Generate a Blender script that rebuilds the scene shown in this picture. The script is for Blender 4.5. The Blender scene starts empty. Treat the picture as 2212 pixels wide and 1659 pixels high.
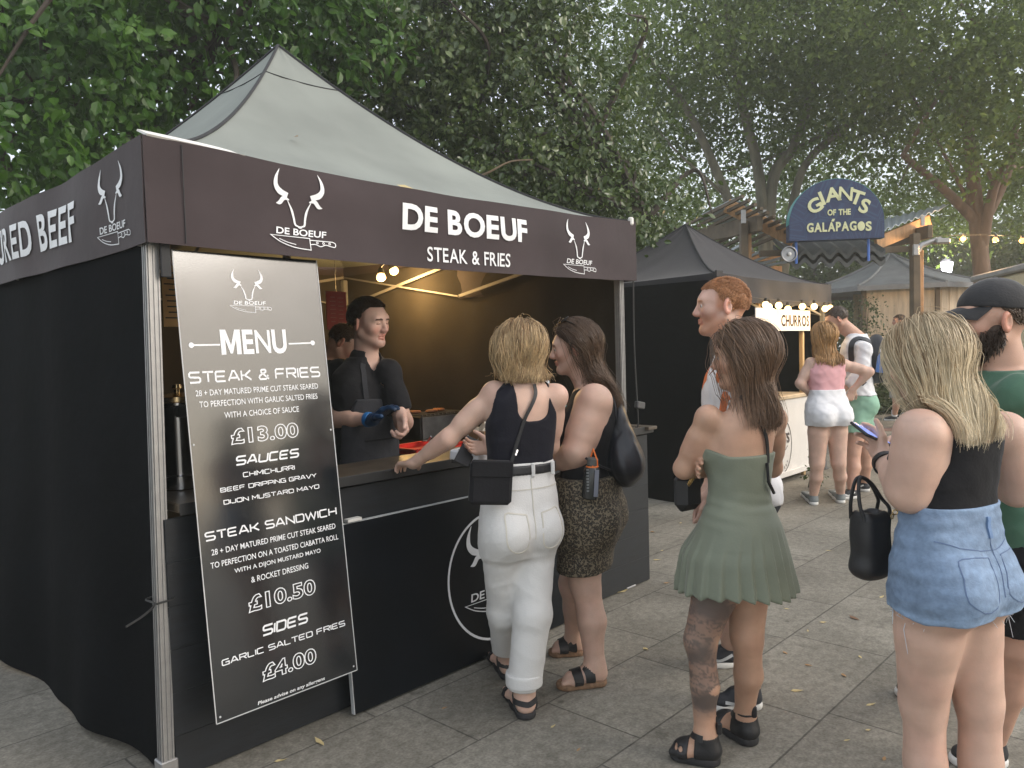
import bpy, math, random
import numpy as np
from mathutils import Vector, Matrix
SC = bpy.context.scene
COL = SC.collection
rad = math.radians
rng = np.random.default_rng(7)
random.seed(7)

# ------------------------------------------------------------------ camera
FPX, PCX, PCY, CAMH = 1680.0, 1106.0, 829.5, 1.52      # focal length and centre for a 2212 x 1659 reading of the picture
_p, _r = rad(-2.6), rad(1.6)
_f = np.array([0, math.cos(_p), math.sin(_p)]); _rt = np.array([1.0, 0, 0]); _up = np.cross(_rt, _f)
CR = _rt*math.cos(_r) - _up*math.sin(_r); CU = _up*math.cos(_r) + _rt*math.sin(_r); CF = _f
CPOS = np.array([0, 0, CAMH])
cd = bpy.data.cameras.new('camera'); cam = bpy.data.objects.new('camera', cd); COL.objects.link(cam)
cd.sensor_width = 36; cd.lens = 36*FPX/2212; cd.clip_start = .05; cd.clip_end = 600
cam.matrix_world = Matrix(((CR[0], CU[0], -CF[0], 0), (CR[1], CU[1], -CF[1], 0), (CR[2], CU[2], -CF[2], CAMH), (0, 0, 0, 1)))
SC.camera = cam
def at(px, py, z):                       # point seen at a pixel at a camera depth of z metres
    return CPOS + z*(CF + CR*((px-PCX)/FPX) - CU*((py-PCY)/FPX))
def gnd(px, py, h=0.0):                  # point seen at a pixel on the level h
    d = CF + CR*((px-PCX)/FPX) - CU*((py-PCY)/FPX)
    return CPOS + d*((h-CAMH)/d[2])
def depth(P): return float((np.asarray(P)-CPOS) @ CF)

# ------------------------------------------------------------------ light
W = bpy.data.worlds.new('World'); SC.world = W; W.use_nodes = True
nt = W.node_tree; bg = nt.nodes['Background']
sky = nt.nodes.new('ShaderNodeTexSky'); sky.sky_type = 'NISHITA'; sky.sun_disc = False
SUN_AZ = math.atan2(.97, -.30)           # sun low behind the viewer's right shoulder, compass style (0 = +Y, clockwise)
SUN_EL = rad(32)
sky.sun_elevation = SUN_EL; sky.sun_rotation = SUN_AZ
sky.air_density = 1.0; sky.dust_density = 3.0; sky.ozone_density = 1.0
hz = nt.nodes.new('ShaderNodeMix'); hz.data_type = 'RGBA'; hz.inputs['Factor'].default_value = .6
hz.inputs[7].default_value = (4.15, 4.15, 4.12, 1)
nt.links.new(sky.outputs[0], hz.inputs[6]); nt.links.new(hz.outputs[2], bg.inputs[0])
bg.inputs[1].default_value = .15
sd = bpy.data.lights.new('sun', 'SUN'); sd.energy = .5; sd.angle = rad(30); sd.color = (1, .96, .91)
so = bpy.data.objects.new('sun', sd); COL.objects.link(so)
_sd = Vector((math.sin(SUN_AZ)*math.cos(SUN_EL), math.cos(SUN_AZ)*math.cos(SUN_EL), math.sin(SUN_EL)))
so.rotation_euler = _sd.to_track_quat('Z', 'Y').to_euler()
so.location = (6, -6, 12)
SC.view_settings.view_transform = 'Standard'; SC.view_settings.look = 'None'
SC.view_settings.exposure = 1.2; SC.view_settings.gamma = 1
SC.cycles.max_bounces = 6; SC.cycles.transparent_max_bounces = 6; SC.cycles.caustics_reflective = False; SC.cycles.caustics_refractive = False
SC.cycles.use_denoising = True

# ------------------------------------------------------------------ materials
MATS = {}
def mat(name, base, rough=.6, var=.12, scale=8.0, bump=0.0, bscale=120.0, metal=0.0, spec=.5, emit=None, estr=0.0, attr=None, sss=0.0, sheen=0.0, trans=0.0, stretch=None, coat=0.0):
    """procedural Principled material: base colour varied by noise, noise bump; attr multiplies a vertex colour"""
    if name in MATS: return MATS[name]
    m = bpy.data.materials.new(name); m.use_nodes = True; t = m.node_tree; b = t.nodes['Principled BSDF']; L = t.links.new
    tc = t.nodes.new('ShaderNodeTexCoord'); src = tc.outputs['Object']
    if stretch:
        mp = t.nodes.new('ShaderNodeMapping'); mp.inputs['Scale'].default_value = stretch; L(src, mp.inputs[0]); src = mp.outputs[0]
    n = t.nodes.new('ShaderNodeTexNoise'); n.inputs['Scale'].default_value = scale; n.inputs['Detail'].default_value = 5; L(src, n.inputs['Vector'])
    cr = t.nodes.new('ShaderNodeValToRGB'); e = cr.color_ramp.elements
    e[0].position = .3; e[1].position = .7
    lo = [max(0, c*(1-var)) for c in base[:3]]; hi = [min(1, c*(1+var)) for c in base[:3]]
    e[0].color = (*lo, 1); e[1].color = (*hi, 1); L(n.outputs[0], cr.inputs[0]); out = cr.outputs[0]
    if attr:
        at_ = t.nodes.new('ShaderNodeAttribute'); at_.attribute_name = attr
        mx = t.nodes.new('ShaderNodeMix'); mx.data_type = 'RGBA'; mx.blend_type = 'MULTIPLY'; mx.inputs['Factor'].default_value = 1
        L(out, mx.inputs[6]); L(at_.outputs[0], mx.inputs[7]); out = mx.outputs[2]
    L(out, b.inputs['Base Color'])
    b.inputs['Roughness'].default_value = rough; b.inputs['Metallic'].default_value = metal; b.inputs['Specular IOR Level'].default_value = spec
    if sheen: b.inputs['Sheen Weight'].default_value = sheen; b.inputs['Sheen Roughness'].default_value = .4
    if coat: b.inputs['Coat Weight'].default_value = coat; b.inputs['Coat Roughness'].default_value = .12
    if sss:
        b.inputs['Subsurface Weight'].default_value = sss; b.inputs['Subsurface Radius'].default_value = (1, .35, .2); b.inputs['Subsurface Scale'].default_value = .012
    if trans: b.inputs['Transmission Weight'].default_value = trans
    if bump:
        nb = t.nodes.new('ShaderNodeTexNoise'); nb.inputs['Scale'].default_value = bscale; nb.inputs['Detail'].default_value = 4; L(src, nb.inputs['Vector'])
        bp = t.nodes.new('ShaderNodeBump'); bp.inputs['Strength'].default_value = bump; bp.inputs['Distance'].default_value = .004
        L(nb.outputs[0], bp.inputs['Height']); L(bp.outputs[0], b.inputs['Normal'])
    if emit: b.inputs['Emission Color'].default_value = (*emit, 1); b.inputs['Emission Strength'].default_value = estr
    MATS[name] = m
    return m

# ------------------------------------------------------------------ objects
def tag(o, label=None, cat=None, group=None, kind=None):
    if label: o['label'] = label
    if cat: o['category'] = cat
    if group: o['group'] = group
    if kind: o['kind'] = kind
    return o
def thing(name, label, cat, loc=(0, 0, 0), rz=0.0, group=None):
    o = bpy.data.objects.new(name, None); COL.objects.link(o); o.location = loc; o.rotation_euler = (0, 0, rz); o.empty_display_size = .1
    return tag(o, label, cat, group)
def copy_tree(o, parent=None):
    c = o.copy(); COL.objects.link(c)
    if parent: c.parent = parent
    for k in [x for x in o.children]: copy_tree(k, c)
    return c
def mk(name, V, F, m, parent=None, smooth=True, sharp=None, cols=None):
    """one mesh object from arrays; F is an (n,k) array or a list of index tuples"""
    me = bpy.data.meshes.new(name); V = np.asarray(V, np.float32).reshape(-1, 3)
    if isinstance(F, np.ndarray):
        n, k = F.shape
        me.vertices.add(len(V)); me.vertices.foreach_set('co', V.ravel())
        me.loops.add(n*k); me.loops.foreach_set('vertex_index', F.astype(np.int32).ravel())
        me.polygons.add(n); me.polygons.foreach_set('loop_start', np.arange(0, n*k, k, dtype=np.int32))
        me.update(calc_edges=True); me.validate()
    else:
        me.from_pydata([tuple(map(float, v)) for v in V], [], [tuple(map(int, f)) for f in F]); me.update()
    me.polygons.foreach_set('use_smooth', np.full(len(me.polygons), bool(smooth)))
    if smooth and sharp: me.set_sharp_from_angle(angle=rad(sharp))
    if cols is not None and len(cols) == len(me.vertices):
        a = me.color_attributes.new('Col', 'FLOAT_COLOR', 'POINT'); c4 = np.ones((len(V), 4), np.float32); c4[:, :3] = cols; a.data.foreach_set('color', c4.ravel())
    if m: me.materials.append(m)
    o = bpy.data.objects.new(name, me); COL.objects.link(o)
    if parent: o.parent = parent
    return o
def frame_of(t):
    t = t/np.linalg.norm(t); a = np.array([0, 0, 1.0]) if abs(t[2]) < .9 else np.array([1.0, 0, 0])
    x = np.cross(a, t); x /= np.linalg.norm(x); return x, np.cross(t, x)
class MB:
    """collects shapes into one mesh"""
    def __init__(s): s.v = []; s.f = []
    def add(s, V, F):
        o = len(s.v); s.v += [tuple(p) for p in V]; s.f += [tuple(i+o for i in f) for f in F]; return s
    def box(s, c, d, rot=None, ch=0.0):
        c = np.array(c, float); h = np.array(d, float)/2
        if ch:                                                # chamfered box
            V = []; F = []
            idx = {}
            for sx in (-1, 1):
                for sy in (-1, 1):
                    for sz in (-1, 1):
                        S = np.array([sx, sy, sz])
                        for a in range(3):
                            q = S*(h-ch); q[a] = S[a]*h[a]; idx[(sx, sy, sz, a)] = len(V); V.append(q)
            for a in range(3):
                b_, c_ = (a+1) % 3, (a+2) % 3
                for sg in (-1, 1):
                    r = []
                    for (p, q) in ((-1, -1), (1, -1), (1, 1), (-1, 1)):
                        k = [0, 0, 0]; k[a] = sg; k[b_] = p; k[c_] = q; r.append(idx[(*k, a)])
                    F.append(r if sg > 0 else r[::-1])
            for a in range(3):                                 # edges along a
                b_, c_ = (a+1) % 3, (a+2) % 3
                for p in (-1, 1):
                    for q in (-1, 1):
                        k0 = [0, 0, 0]; k0[b_] = p; k0[c_] = q; k1 = list(k0); k0[a] = -1; k1[a] = 1
                        r = [idx[(*k0, b_)], idx[(*k1, b_)], idx[(*k1, c_)], idx[(*k0, c_)]]
                        F.append(r if p*q > 0 else r[::-1])
            for sx in (-1, 1):
                for sy in (-1, 1):
                    for sz in (-1, 1):
                        r = [idx[(sx, sy, sz, a)] for a in range(3)]; F.append(r if sx*sy*sz > 0 else r[::-1])
            V = np.array(V)
        else:
            V = np.array([[x, y, z] for x in (-1, 1) for y in (-1, 1) for z in (-1, 1)])*h
            F = [(0, 1, 3, 2), (4, 6, 7, 5), (0, 4, 5, 1), (2, 3, 7, 6), (0, 2, 6, 4), (1, 5, 7, 3)]
        if rot is not None: V = V @ np.array(rot).T
        return s.add(V+c, F)
    def beam(s, a, b, w, h, up=(0, 0, 1), ch=0.0):
        a = np.array(a, float); b = np.array(b, float); t = b-a; L = np.linalg.norm(t); t = t/L; up = np.array(up, float)
        x = np.cross(t, up); x /= np.linalg.norm(x); y = np.cross(x, t)
        return s.box((a+b)/2, (L, w, h), np.stack([t, x, y], 1), ch)
    def tube(s, path, r, n=8, cap=True):
        path = np.array(path, float); k = len(path); r = np.full(k, r) if np.isscalar(r) else np.array(r, float)
        T = np.gradient(path, axis=0); x, y = frame_of(T[0]); V = []; F = []
        for i in range(k):
            t = T[i]/(np.linalg.norm(T[i])+1e-9); x = x-t*(x @ t); x /= np.linalg.norm(x)+1e-9; y = np.cross(t, x)
            for j in range(n):
                a = 2*math.pi*j/n; V.append(path[i]+r[i]*(math.cos(a)*x+math.sin(a)*y))
        for i in range(k-1):
            for j in range(n): F.append((i*n+j, i*n+(j+1) % n, (i+1)*n+(j+1) % n, (i+1)*n+j))
        if cap: F.append(tuple(range(n))[::-1]); F.append(tuple((k-1)*n+j for j in range(n)))
        return s.add(V, F)
    def lathe(s, c, prof, n=24, ax=None):
        """prof: (radius, height) pairs"""
        V = []; F = []; c = np.array(c, float); k = len(prof)
        R = np.eye(3)
        if ax is not None:
            z = np.array(ax, float); z /= np.linalg.norm(z); x, y = frame_of(z); R = np.stack([x, y, z], 1)
        for r, h in prof:
            for j in range(n):
                a = 2*math.pi*j/n; V.append(c+R @ np.array([r*math.cos(a), r*math.sin(a), h]))
        for i in range(k-1):
            for j in range(n): F.append((i*n+j, i*n+(j+1) % n, (i+1)*n+(j+1) % n, (i+1)*n+j))
        F.append(tuple(range(n))[::-1]); F.append(tuple((k-1)*n+j for j in range(n)))
        return s.add(V, F)
    def grid(s, P):
        """P: (a,b,3) points"""
        P = np.asarray(P, float); a, b = P.shape[:2]
        return s.add(P.reshape(-1, 3), [(i*b+j, (i+1)*b+j, (i+1)*b+j+1, i*b+j+1) for i in range(a-1) for j in range(b-1)])
    def slab(s, P, off):
        """a grid sheet given real thickness: off is the offset vector of its other face"""
        P = np.asarray(P, float); a, b = P.shape[:2]; Q = P+np.array(off, float)
        n = a*b; F = []
        for i in range(a-1):
            for j in range(b-1):
                q = (i*b+j, (i+1)*b+j, (i+1)*b+j+1, i*b+j+1); F.append(q); F.append(tuple(n+k for k in q[::-1]))
        ring = [j for j in range(b)]+[i*b+b-1 for i in range(1, a)]+[(a-1)*b+j for j in range(b-2, -1, -1)]+[i*b for i in range(a-2, 0, -1)]
        for k in range(len(ring)):
            p, q = ring[k], ring[(k+1) % len(ring)]; F.append((p, q, n+q, n+p))
        return s.add(np.concatenate([P.reshape(-1, 3), Q.reshape(-1, 3)]), F)
    def prism(s, poly, z0, z1, R=None, c=(0, 0, 0)):
        """poly in xy, extruded z0..z1, then rotated by R and moved to c"""
        n = len(poly); V = np.array([(x, y, z0) for x, y in poly]+[(x, y, z1) for x, y in poly])
        if R is not None: V = V @ np.array(R).T
        V = V+np.array(c)
        return s.add(V, [tuple(range(n))[::-1], tuple(range(n, 2*n))]+[(i, (i+1) % n, n+(i+1) % n, n+i) for i in range(n)])
    def build(s, name, m, parent=None, smooth=False, sharp=40):
        return mk(name, s.v, s.f, m, parent, smooth, sharp)

# ------------------------------------------------------------------ lettering (flat geometry in x,y; mapped onto a surface by a function)
def glyphs(txt, size, off=0.0, shear=0.0, sx=1.0, outline=0.0, spacing=1.0, align='CENTER'):
    c = bpy.data.curves.new('txt', 'FONT'); c.body = txt; c.size = size; c.offset = off*size; c.shear = shear; c.align_x = align; c.space_character = spacing
    c.resolution_u = 4
    if outline: c.fill_mode = 'NONE'; c.bevel_depth = outline; c.bevel_resolution = 0
    o = bpy.data.objects.new('txt', c); me = bpy.data.meshes.new_from_object(o)
    V = np.array([v.co[:] for v in me.vertices]).reshape(-1, 3); F = [tuple(p.vertices) for p in me.polygons]
    bpy.data.objects.remove(o); bpy.data.curves.remove(c); bpy.data.meshes.remove(me)
    V[:, 0] *= sx
    if outline: V[:, 2] *= .02
    return V, F
def ribbon(pts, w, closed=False):
    """flat stroke along pts with width w (scalar or per point), mitred"""
    P = np.array(pts, float); n = len(P); w = np.full(n, w) if np.isscalar(w) else np.array(w, float)
    if closed: T = np.roll(P, -1, 0)-np.roll(P, 1, 0)
    else:
        T = np.gradient(P, axis=0)
    d = np.diff(np.vstack([P, P[:1]]) if closed else P, axis=0); d /= np.linalg.norm(d, axis=1)[:, None]+1e-9
    T /= np.linalg.norm(T, axis=1)[:, None]+1e-9
    N = np.stack([-T[:, 1], T[:, 0]], 1)
    mit = np.ones(n)
    for i in range(n):
        a = d[i-1] if (i > 0 or closed) else d[0]; b = d[i % len(d)] if (i < len(d) or closed) else d[-1]
        t = a+b; t /= np.linalg.norm(t)+1e-9; N[i] = (-t[1], t[0]); mit[i] = 1/max(.45, abs(t @ a))
    A = P+N*(w*mit/2)[:, None]; B = P-N*(w*mit/2)[:, None]
    V = np.zeros((2*n, 3)); V[:n, :2] = A; V[n:, :2] = B
    F = [(n+i, n+i+1, i+1, i) for i in range(n-1)]
    if closed: F.append((2*n-1, n, 0, n-1))
    return V, F
SQ = {  # wide square display face drawn as strokes
 'S': [[(1.15, 1), (.15, 1), (0, .87), (0, .64), (.13, .52), (1.03, .48), (1.17, .36), (1.17, .13), (1.03, 0), (.02, 0)]],
 'T': [[(0, 1), (1.2, 1)], [(.6, 1), (.6, 0)]],
 'E': [[(1.1, 1), (.12, 1), (0, .88), (0, .12), (.12, 0), (1.1, 0)], [(0, .5), (1.0, .5)]],
 'A': [[(0, 0), (.5, 1), (.74, 1), (1.24, 0)], [(.2, .3), (1.04, .3)]],
 'K': [[(0, 0), (0, 1)], [(1.1, 1), (.4, .5), (1.15, 0)], [(0, .5), (.4, .5)]],
 '&': [[(1.2, 0), (.3, .75), (.3, .92), (.42, 1), (.78, 1), (.88, .9), (.86, .75), (.12, .4), (.02, .2), (.16, 0), (.85, 0), (1.15, .42)]],
 'F': [[(0, 0), (0, .88), (.12, 1), (1.1, 1)], [(0, .5), (1.0, .5)]],
 'R': [[(0, 0), (0, 1), (1.0, 1), (1.15, .88), (1.15, .6), (1.0, .48), (0, .48)], [(.62, .48), (1.15, 0)]],
 'I': [[(0, 0), (0, 1)]],
 'U': [[(0, 1), (0, .13), (.14, 0), (1.0, 0), (1.15, .13), (1.15, 1)]],
 'C': [[(1.12, 1), (.14, 1), (0, .87), (0, .13), (.14, 0), (1.12, 0)]],
 'H': [[(0, 0), (0, 1)], [(1.15, 0), (1.15, 1)], [(0, .5), (1.15, .5)]],
 'M': [[(0, 0), (0, 1), (.62, .35), (1.25, 1), (1.25, 0)]],
 'P': [[(0, 0), (0, 1), (1.0, 1), (1.15, .88), (1.15, .55), (1.0, .42), (0, .42)]],
 'G': [[(1.12, 1), (.14, 1), (0, .87), (0, .13), (.14, 0), (1.15, 0), (1.15, .5), (.55, .5)]],
 'D': [[(0, 0), (0, 1), (.98, 1), (1.15, .84), (1.15, .16), (.98, 0), (0, 0)]],
 'V': [[(0, 1), (.55, 0), (.7, 0), (1.25, 1)]],
 'Y': [[(0, 1), (.6, .45), (1.2, 1)], [(.6, .45), (.6, 0)]],
 'N': [[(0, 0), (0, 1), (1.15, 0), (1.15, 1)]],
 'O': [[(.14, 0), (0, .13), (0, .87), (.14, 1), (1.01, 1), (1.15, .87), (1.15, .13), (1.01, 0), (.14, 0)]],
 'J': [[(0, .2), (0, .1), (.12, 0), (.75, 0), (.88, .12), (.88, 1)]],
 'W': [[(0, 1), (.35, 0), (.8, .9), (1.25, 0), (1.6, 1)]],
 'L': [[(0, 1), (0, .12), (.12, 0), (1.05, 0)]],
 'B': [[(0, 0), (0, 1), (.93, 1), (1.07, .88), (1.07, .62), (.93, .5), (0, .5)], [(.93, .5), (1.15, .38), (1.15, .12), (1.0, 0), (0, 0)]],
 ' ': [],
}
SQW = {'I': 0, 'M': 1.25, 'W': 1.6, 'J': .88, ' ': .35, 'A': 1.24, 'L': 1.05}
def square_text(txt, h, width, stroke, shear=.0):
    """stroke lettering of cap height h fitted to a width, centred on x = 0"""
    V = []; F = []; x = 0.0; gap = .3
    for ch in txt:
        for st in SQ[ch]:
            pts = [(x+a, b) for a, b in st]
            v, f = ribbon(pts, stroke/h); o = len(V); V += list(v); F += [tuple(i+o for i in q) for q in f]
        x += SQW.get(ch, 1.15)+gap
    x -= gap; V = np.array(V); sx = width/(x*1.0)
    V[:, 0] = (V[:, 0]-x/2)*sx; V[:, 1] *= h; V[:, 0] += shear*(V[:, 1]-h/2)
    return V, F
def bez(p, n=10):
    """smooth path through points (Catmull-Rom)"""
    P = np.array(p, float); P = np.vstack([2*P[0]-P[1], P, 2*P[-1]-P[-2]]); out = []
    for i in range(1, len(P)-2):
        for t in np.linspace(0, 1, n, endpoint=False):
            a, b, c, d = P[i-1], P[i], P[i+1], P[i+2]
            out.append(.5*((2*b)+(-a+c)*t+(2*a-5*b+4*c-d)*t*t+(-a+3*b-3*c+d)*t**3))
    out.append(P[-2]); return np.array(out)
def merge(parts):
    V = []; F = []
    for v, f in parts:
        o = len(V); V += [tuple(p) for p in v]; F += [tuple(i+o for i in q) for q in f]
    return np.array(V).reshape(-1, 3), F
def bull_logo(s):
    """horned bull head over a word and a kitchen knife; s = overall height, centred"""
    parts = []
    for sg in (-1, 1):
        h = bez([(.50, .98), (.585, .84), (.60, .70), (.50, .60), (.30, .545)], 8)/1.0
        n = len(h); w = np.interp(np.linspace(0, 1, n), [0, .3, .75, 1], [.008, .06, .105, .085])
        P = h*[sg*.72, 1]; v, f = ribbon(P, w); parts.append((v, f))
        e = bez([(.26, .47), (.40, .49), (.50, .41), (.60, .39)], 5); n = len(e)
        w = np.interp(np.linspace(0, 1, n), [0, .35, .7, 1], [.02, .075, .07, .005]); parts.append(ribbon(e*[sg*.72, 1], w))
        c = bez([(.30, .46), (.20, .31), (.15, .17), (.125, .06), (.06, .02)], 7); n = len(c)
        w = np.interp(np.linspace(0, 1, n), [0, .3, .8, 1], [.012, .042, .035, .012]); parts.append(ribbon(c*[sg*.72, 1], w))
    m = bez([(-.06, .045), (-.03, .015), (.03, .015), (.06, .045)], 5)
    parts.append(ribbon(m*[.8, 1], np.interp(np.linspace(0, 1, len(m)), [0, .5, 1], [.01, .045, .01])))
    V, F = glyphs('DE BOEUF', .165, off=.018, shear=.12, sx=1.28); V[:, 1] -= .135; parts.append((V, F))
    bl = np.vstack([[(-.58, -.17), (.16, -.17), (.16, -.38)], bez([(.16, -.38), (-.15, -.355), (-.40, -.28), (-.58, -.17)], 6)[1:-1]])
    parts.append(ribbon(bl, .015, True))
    hd = np.vstack([[(.16, -.20), (.60, -.20)], bez([(.60, -.20), (.655, -.23), (.64, -.29), (.56, -.285), (.46, -.265), (.36, -.30), (.26, -.27), (.16, -.28)], 5)[1:]])
    parts.append(ribbon(hd, .015))
    parts.append(ribbon(bez([(-.43, -.225), (-.28, -.275), (-.12, -.305)], 5), .012))
    for x in (.30, .42, .54):
        a = np.linspace(0, 2*math.pi, 9)[:-1]; parts.append(ribbon(np.stack([x+.018*np.cos(a), -.237+.018*np.sin(a)], 1), .012, True))
    V, F = merge(parts); V[:, 1] -= .3; return V*(s/1.37), F
def place(V, F, fn, z=.0):
    """map flat lettering (x, y) through fn(x, y) -> 3D"""
    V = np.asarray(V); return fn(V[:, 0], V[:, 1], V[:, 2]+z), F
# ------------------------------------------------------------------ the ground
SL = np.array([-1.276, 2.725, 0]); SA = rad(46.873); SU = np.array([math.cos(SA), math.sin(SA), 0]); SV = np.array([-SU[1], SU[0], 0])
def st(u, v, z=0): return SL+u*SU+v*SV+np.array([0, 0, z])       # stall frame -> world
def ust(P): q = np.asarray(P)-SL; return np.array([q @ SU, q @ SV, q[2]])
def paving_mat():
    m = bpy.data.materials.new('paving'); m.use_nodes = True; t = m.node_tree; b = t.nodes['Principled BSDF']; L = t.links.new
    tc = t.nodes.new('ShaderNodeTexCoord'); mp = t.nodes.new('ShaderNodeMapping'); L(tc.outputs['Object'], mp.inputs[0]); mp.inputs['Location'].default_value = (-.27, .175, 0)
    br = t.nodes.new('ShaderNodeTexBrick'); L(mp.outputs[0], br.inputs['Vector'])
    br.inputs['Scale'].default_value = 1; br.inputs['Brick Width'].default_value = .66; br.inputs['Row Height'].default_value = .47
    br.inputs['Mortar Size'].default_value = .0045; br.inputs['Mortar Smooth'].default_value = .3; br.inputs['Bias'].default_value = -.1
    br.inputs['Color1'].default_value = (.215, .199, .168, 1); br.inputs['Color2'].default_value = (.265, .247, .21, 1); br.inputs['Mortar'].default_value = (.115, .107, .092, 1)
    br.offset = .37; br.offset_frequency = 2; br.squash = 1.25; br.squash_frequency = 3
    n1 = t.nodes.new('ShaderNodeTexNoise'); n1.inputs['Scale'].default_value = 1.6; n1.inputs['Detail'].default_value = 6; L(tc.outputs['Object'], n1.inputs['Vector'])
    n2 = t.nodes.new('ShaderNodeTexNoise'); n2.inputs['Scale'].default_value = 90; n2.inputs['Detail'].default_value = 4; L(tc.outputs['Object'], n2.inputs['Vector'])
    n3 = t.nodes.new('ShaderNodeTexNoise'); n3.inputs['Scale'].default_value = 4.5; n3.inputs['Detail'].default_value = 3; n3.inputs['Roughness'].default_value = .6; L(tc.outputs['Object'], n3.inputs['Vector'])
    def ramp(src, a, b_, ca, cb):
        r = t.nodes.new('ShaderNodeValToRGB'); e = r.color_ramp.elements; e[0].position = a; e[1].position = b_; e[0].color = (ca, ca, ca*.98, 1); e[1].color = (cb, cb, cb, 1); L(src, r.inputs[0]); return r.outputs[0]
    def mul(x, y, f=1.0):
        k = t.nodes.new('ShaderNodeMix'); k.data_type = 'RGBA'; k.blend_type = 'MULTIPLY'; k.inputs['Factor'].default_value = f; L(x, k.inputs[6]); L(y, k.inputs[7]); return k.outputs[2]
    n4 = t.nodes.new('ShaderNodeTexNoise'); n4.inputs['Scale'].default_value = 26; n4.inputs['Detail'].default_value = 6; L(tc.outputs['Object'], n4.inputs['Vector']); v5 = t.nodes.new('ShaderNodeTexVoronoi'); v5.inputs['Scale'].default_value = 3.1; L(tc.outputs['Object'], v5.inputs['Vector'])
    c = mul(br.outputs[0], ramp(n1.outputs[0], .25, .75, .62, 1.18)); c = mul(c, ramp(n2.outputs[0], .3, .7, .74, 1.2)); c = mul(c, ramp(n3.outputs[0], .30, .40, .55, 1.0), .7); c = mul(c, ramp(n4.outputs[0], .35, .65, .80, 1.12)); c = mul(c, ramp(v5.outputs['Distance'], .03, .055, .45, 1.0), .8)
    L(c, b.inputs['Base Color']); b.inputs['Roughness'].default_value = .78; b.inputs['Specular IOR Level'].default_value = .35
    ad = t.nodes.new('ShaderNodeMath'); ad.operation = 'MULTIPLY_ADD'; ad.inputs[1].default_value = -1.0; L(br.outputs[1], ad.inputs[0]); 
    mu = t.nodes.new('ShaderNodeMath'); mu.operation = 'MULTIPLY'; mu.inputs[1].default_value = .22; L(n2.outputs[0], mu.inputs[0]); L(mu.outputs[0], ad.inputs[2])
    bp = t.nodes.new('ShaderNodeBump'); bp.inputs['Strength'].default_value = .6; bp.inputs['Distance'].default_value = .006; L(ad.outputs[0], bp.inputs['Height']); L(bp.outputs[0], b.inputs['Normal'])
    return m
g = MB().grid([[(-22, -32, 0), (-22, 34, 0)], [(58, -32, 0), (58, 34, 0)]]).build('pavement', paving_mat())
g.location = SL; g.rotation_euler = (0, 0, SA); tag(g, kind='structure')
# a raised planting bed with a granite kerb far to the rear, beyond a strip of reddish setts
def strip(name, u0, u1, v0, v1, h, m, rz=SA):
    o = MB().box(((u0+u1)/2, (v0+v1)/2, h/2), (u1-u0, v1-v0, h), ch=.01 if h > .05 else 0).build(name, m); o.location = SL; o.rotation_euler = (0, 0, rz); tag(o, kind='structure'); return o
setts = mat('red_setts', (.20, .12, .095), .8, .25, 9, .5, 60)
gk = gnd(1900, 913); gu = ust(gk)
o = MB().box((0, 0, .002), (9, .45, .004)).build('brick_path', setts); o.location = (6.0, 12.9, .002); o.rotation_euler = (0, 0, rad(-4)); tag(o, kind='structure')

# ------------------------------------------------------------------ pop-up gazebos
fab_dark = mat('black_polyester', (.016, .015, .016), .75, .2, 5, .25, 90, sheen=.1, spec=.2)
fab_val = mat('printed_black_polyester', (.050, .037, .039), .75, .16, 3, .55, 9, sheen=.15, spec=.25)
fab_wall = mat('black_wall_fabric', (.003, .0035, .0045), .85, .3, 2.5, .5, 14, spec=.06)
fab_lamplit = mat('lamplit_wall_fabric', (.030, .026, .021), .85, .25, 2.5, .25, 60, spec=.15)  # same wall cloth, lamp warmth put into a paler brown
fab_roof = mat('faded_canopy_sky_sheen', (.215, .232, .21), .82, .16, 1.6, .6, 8)  # faded black cloth, its sky sheen put into the grey
trim_m = mat('canopy_piping', (.02, .02, .022), .7)
alu = mat('brushed_aluminium', (.34, .335, .33), .5, .08, 30, .1, 80, metal=.75)
white_cap = mat('white_plastic_cap', (.72, .70, .66), .5)
white_ink = mat('white_print', (.78, .79, .80), .6, .05, 30)

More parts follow.
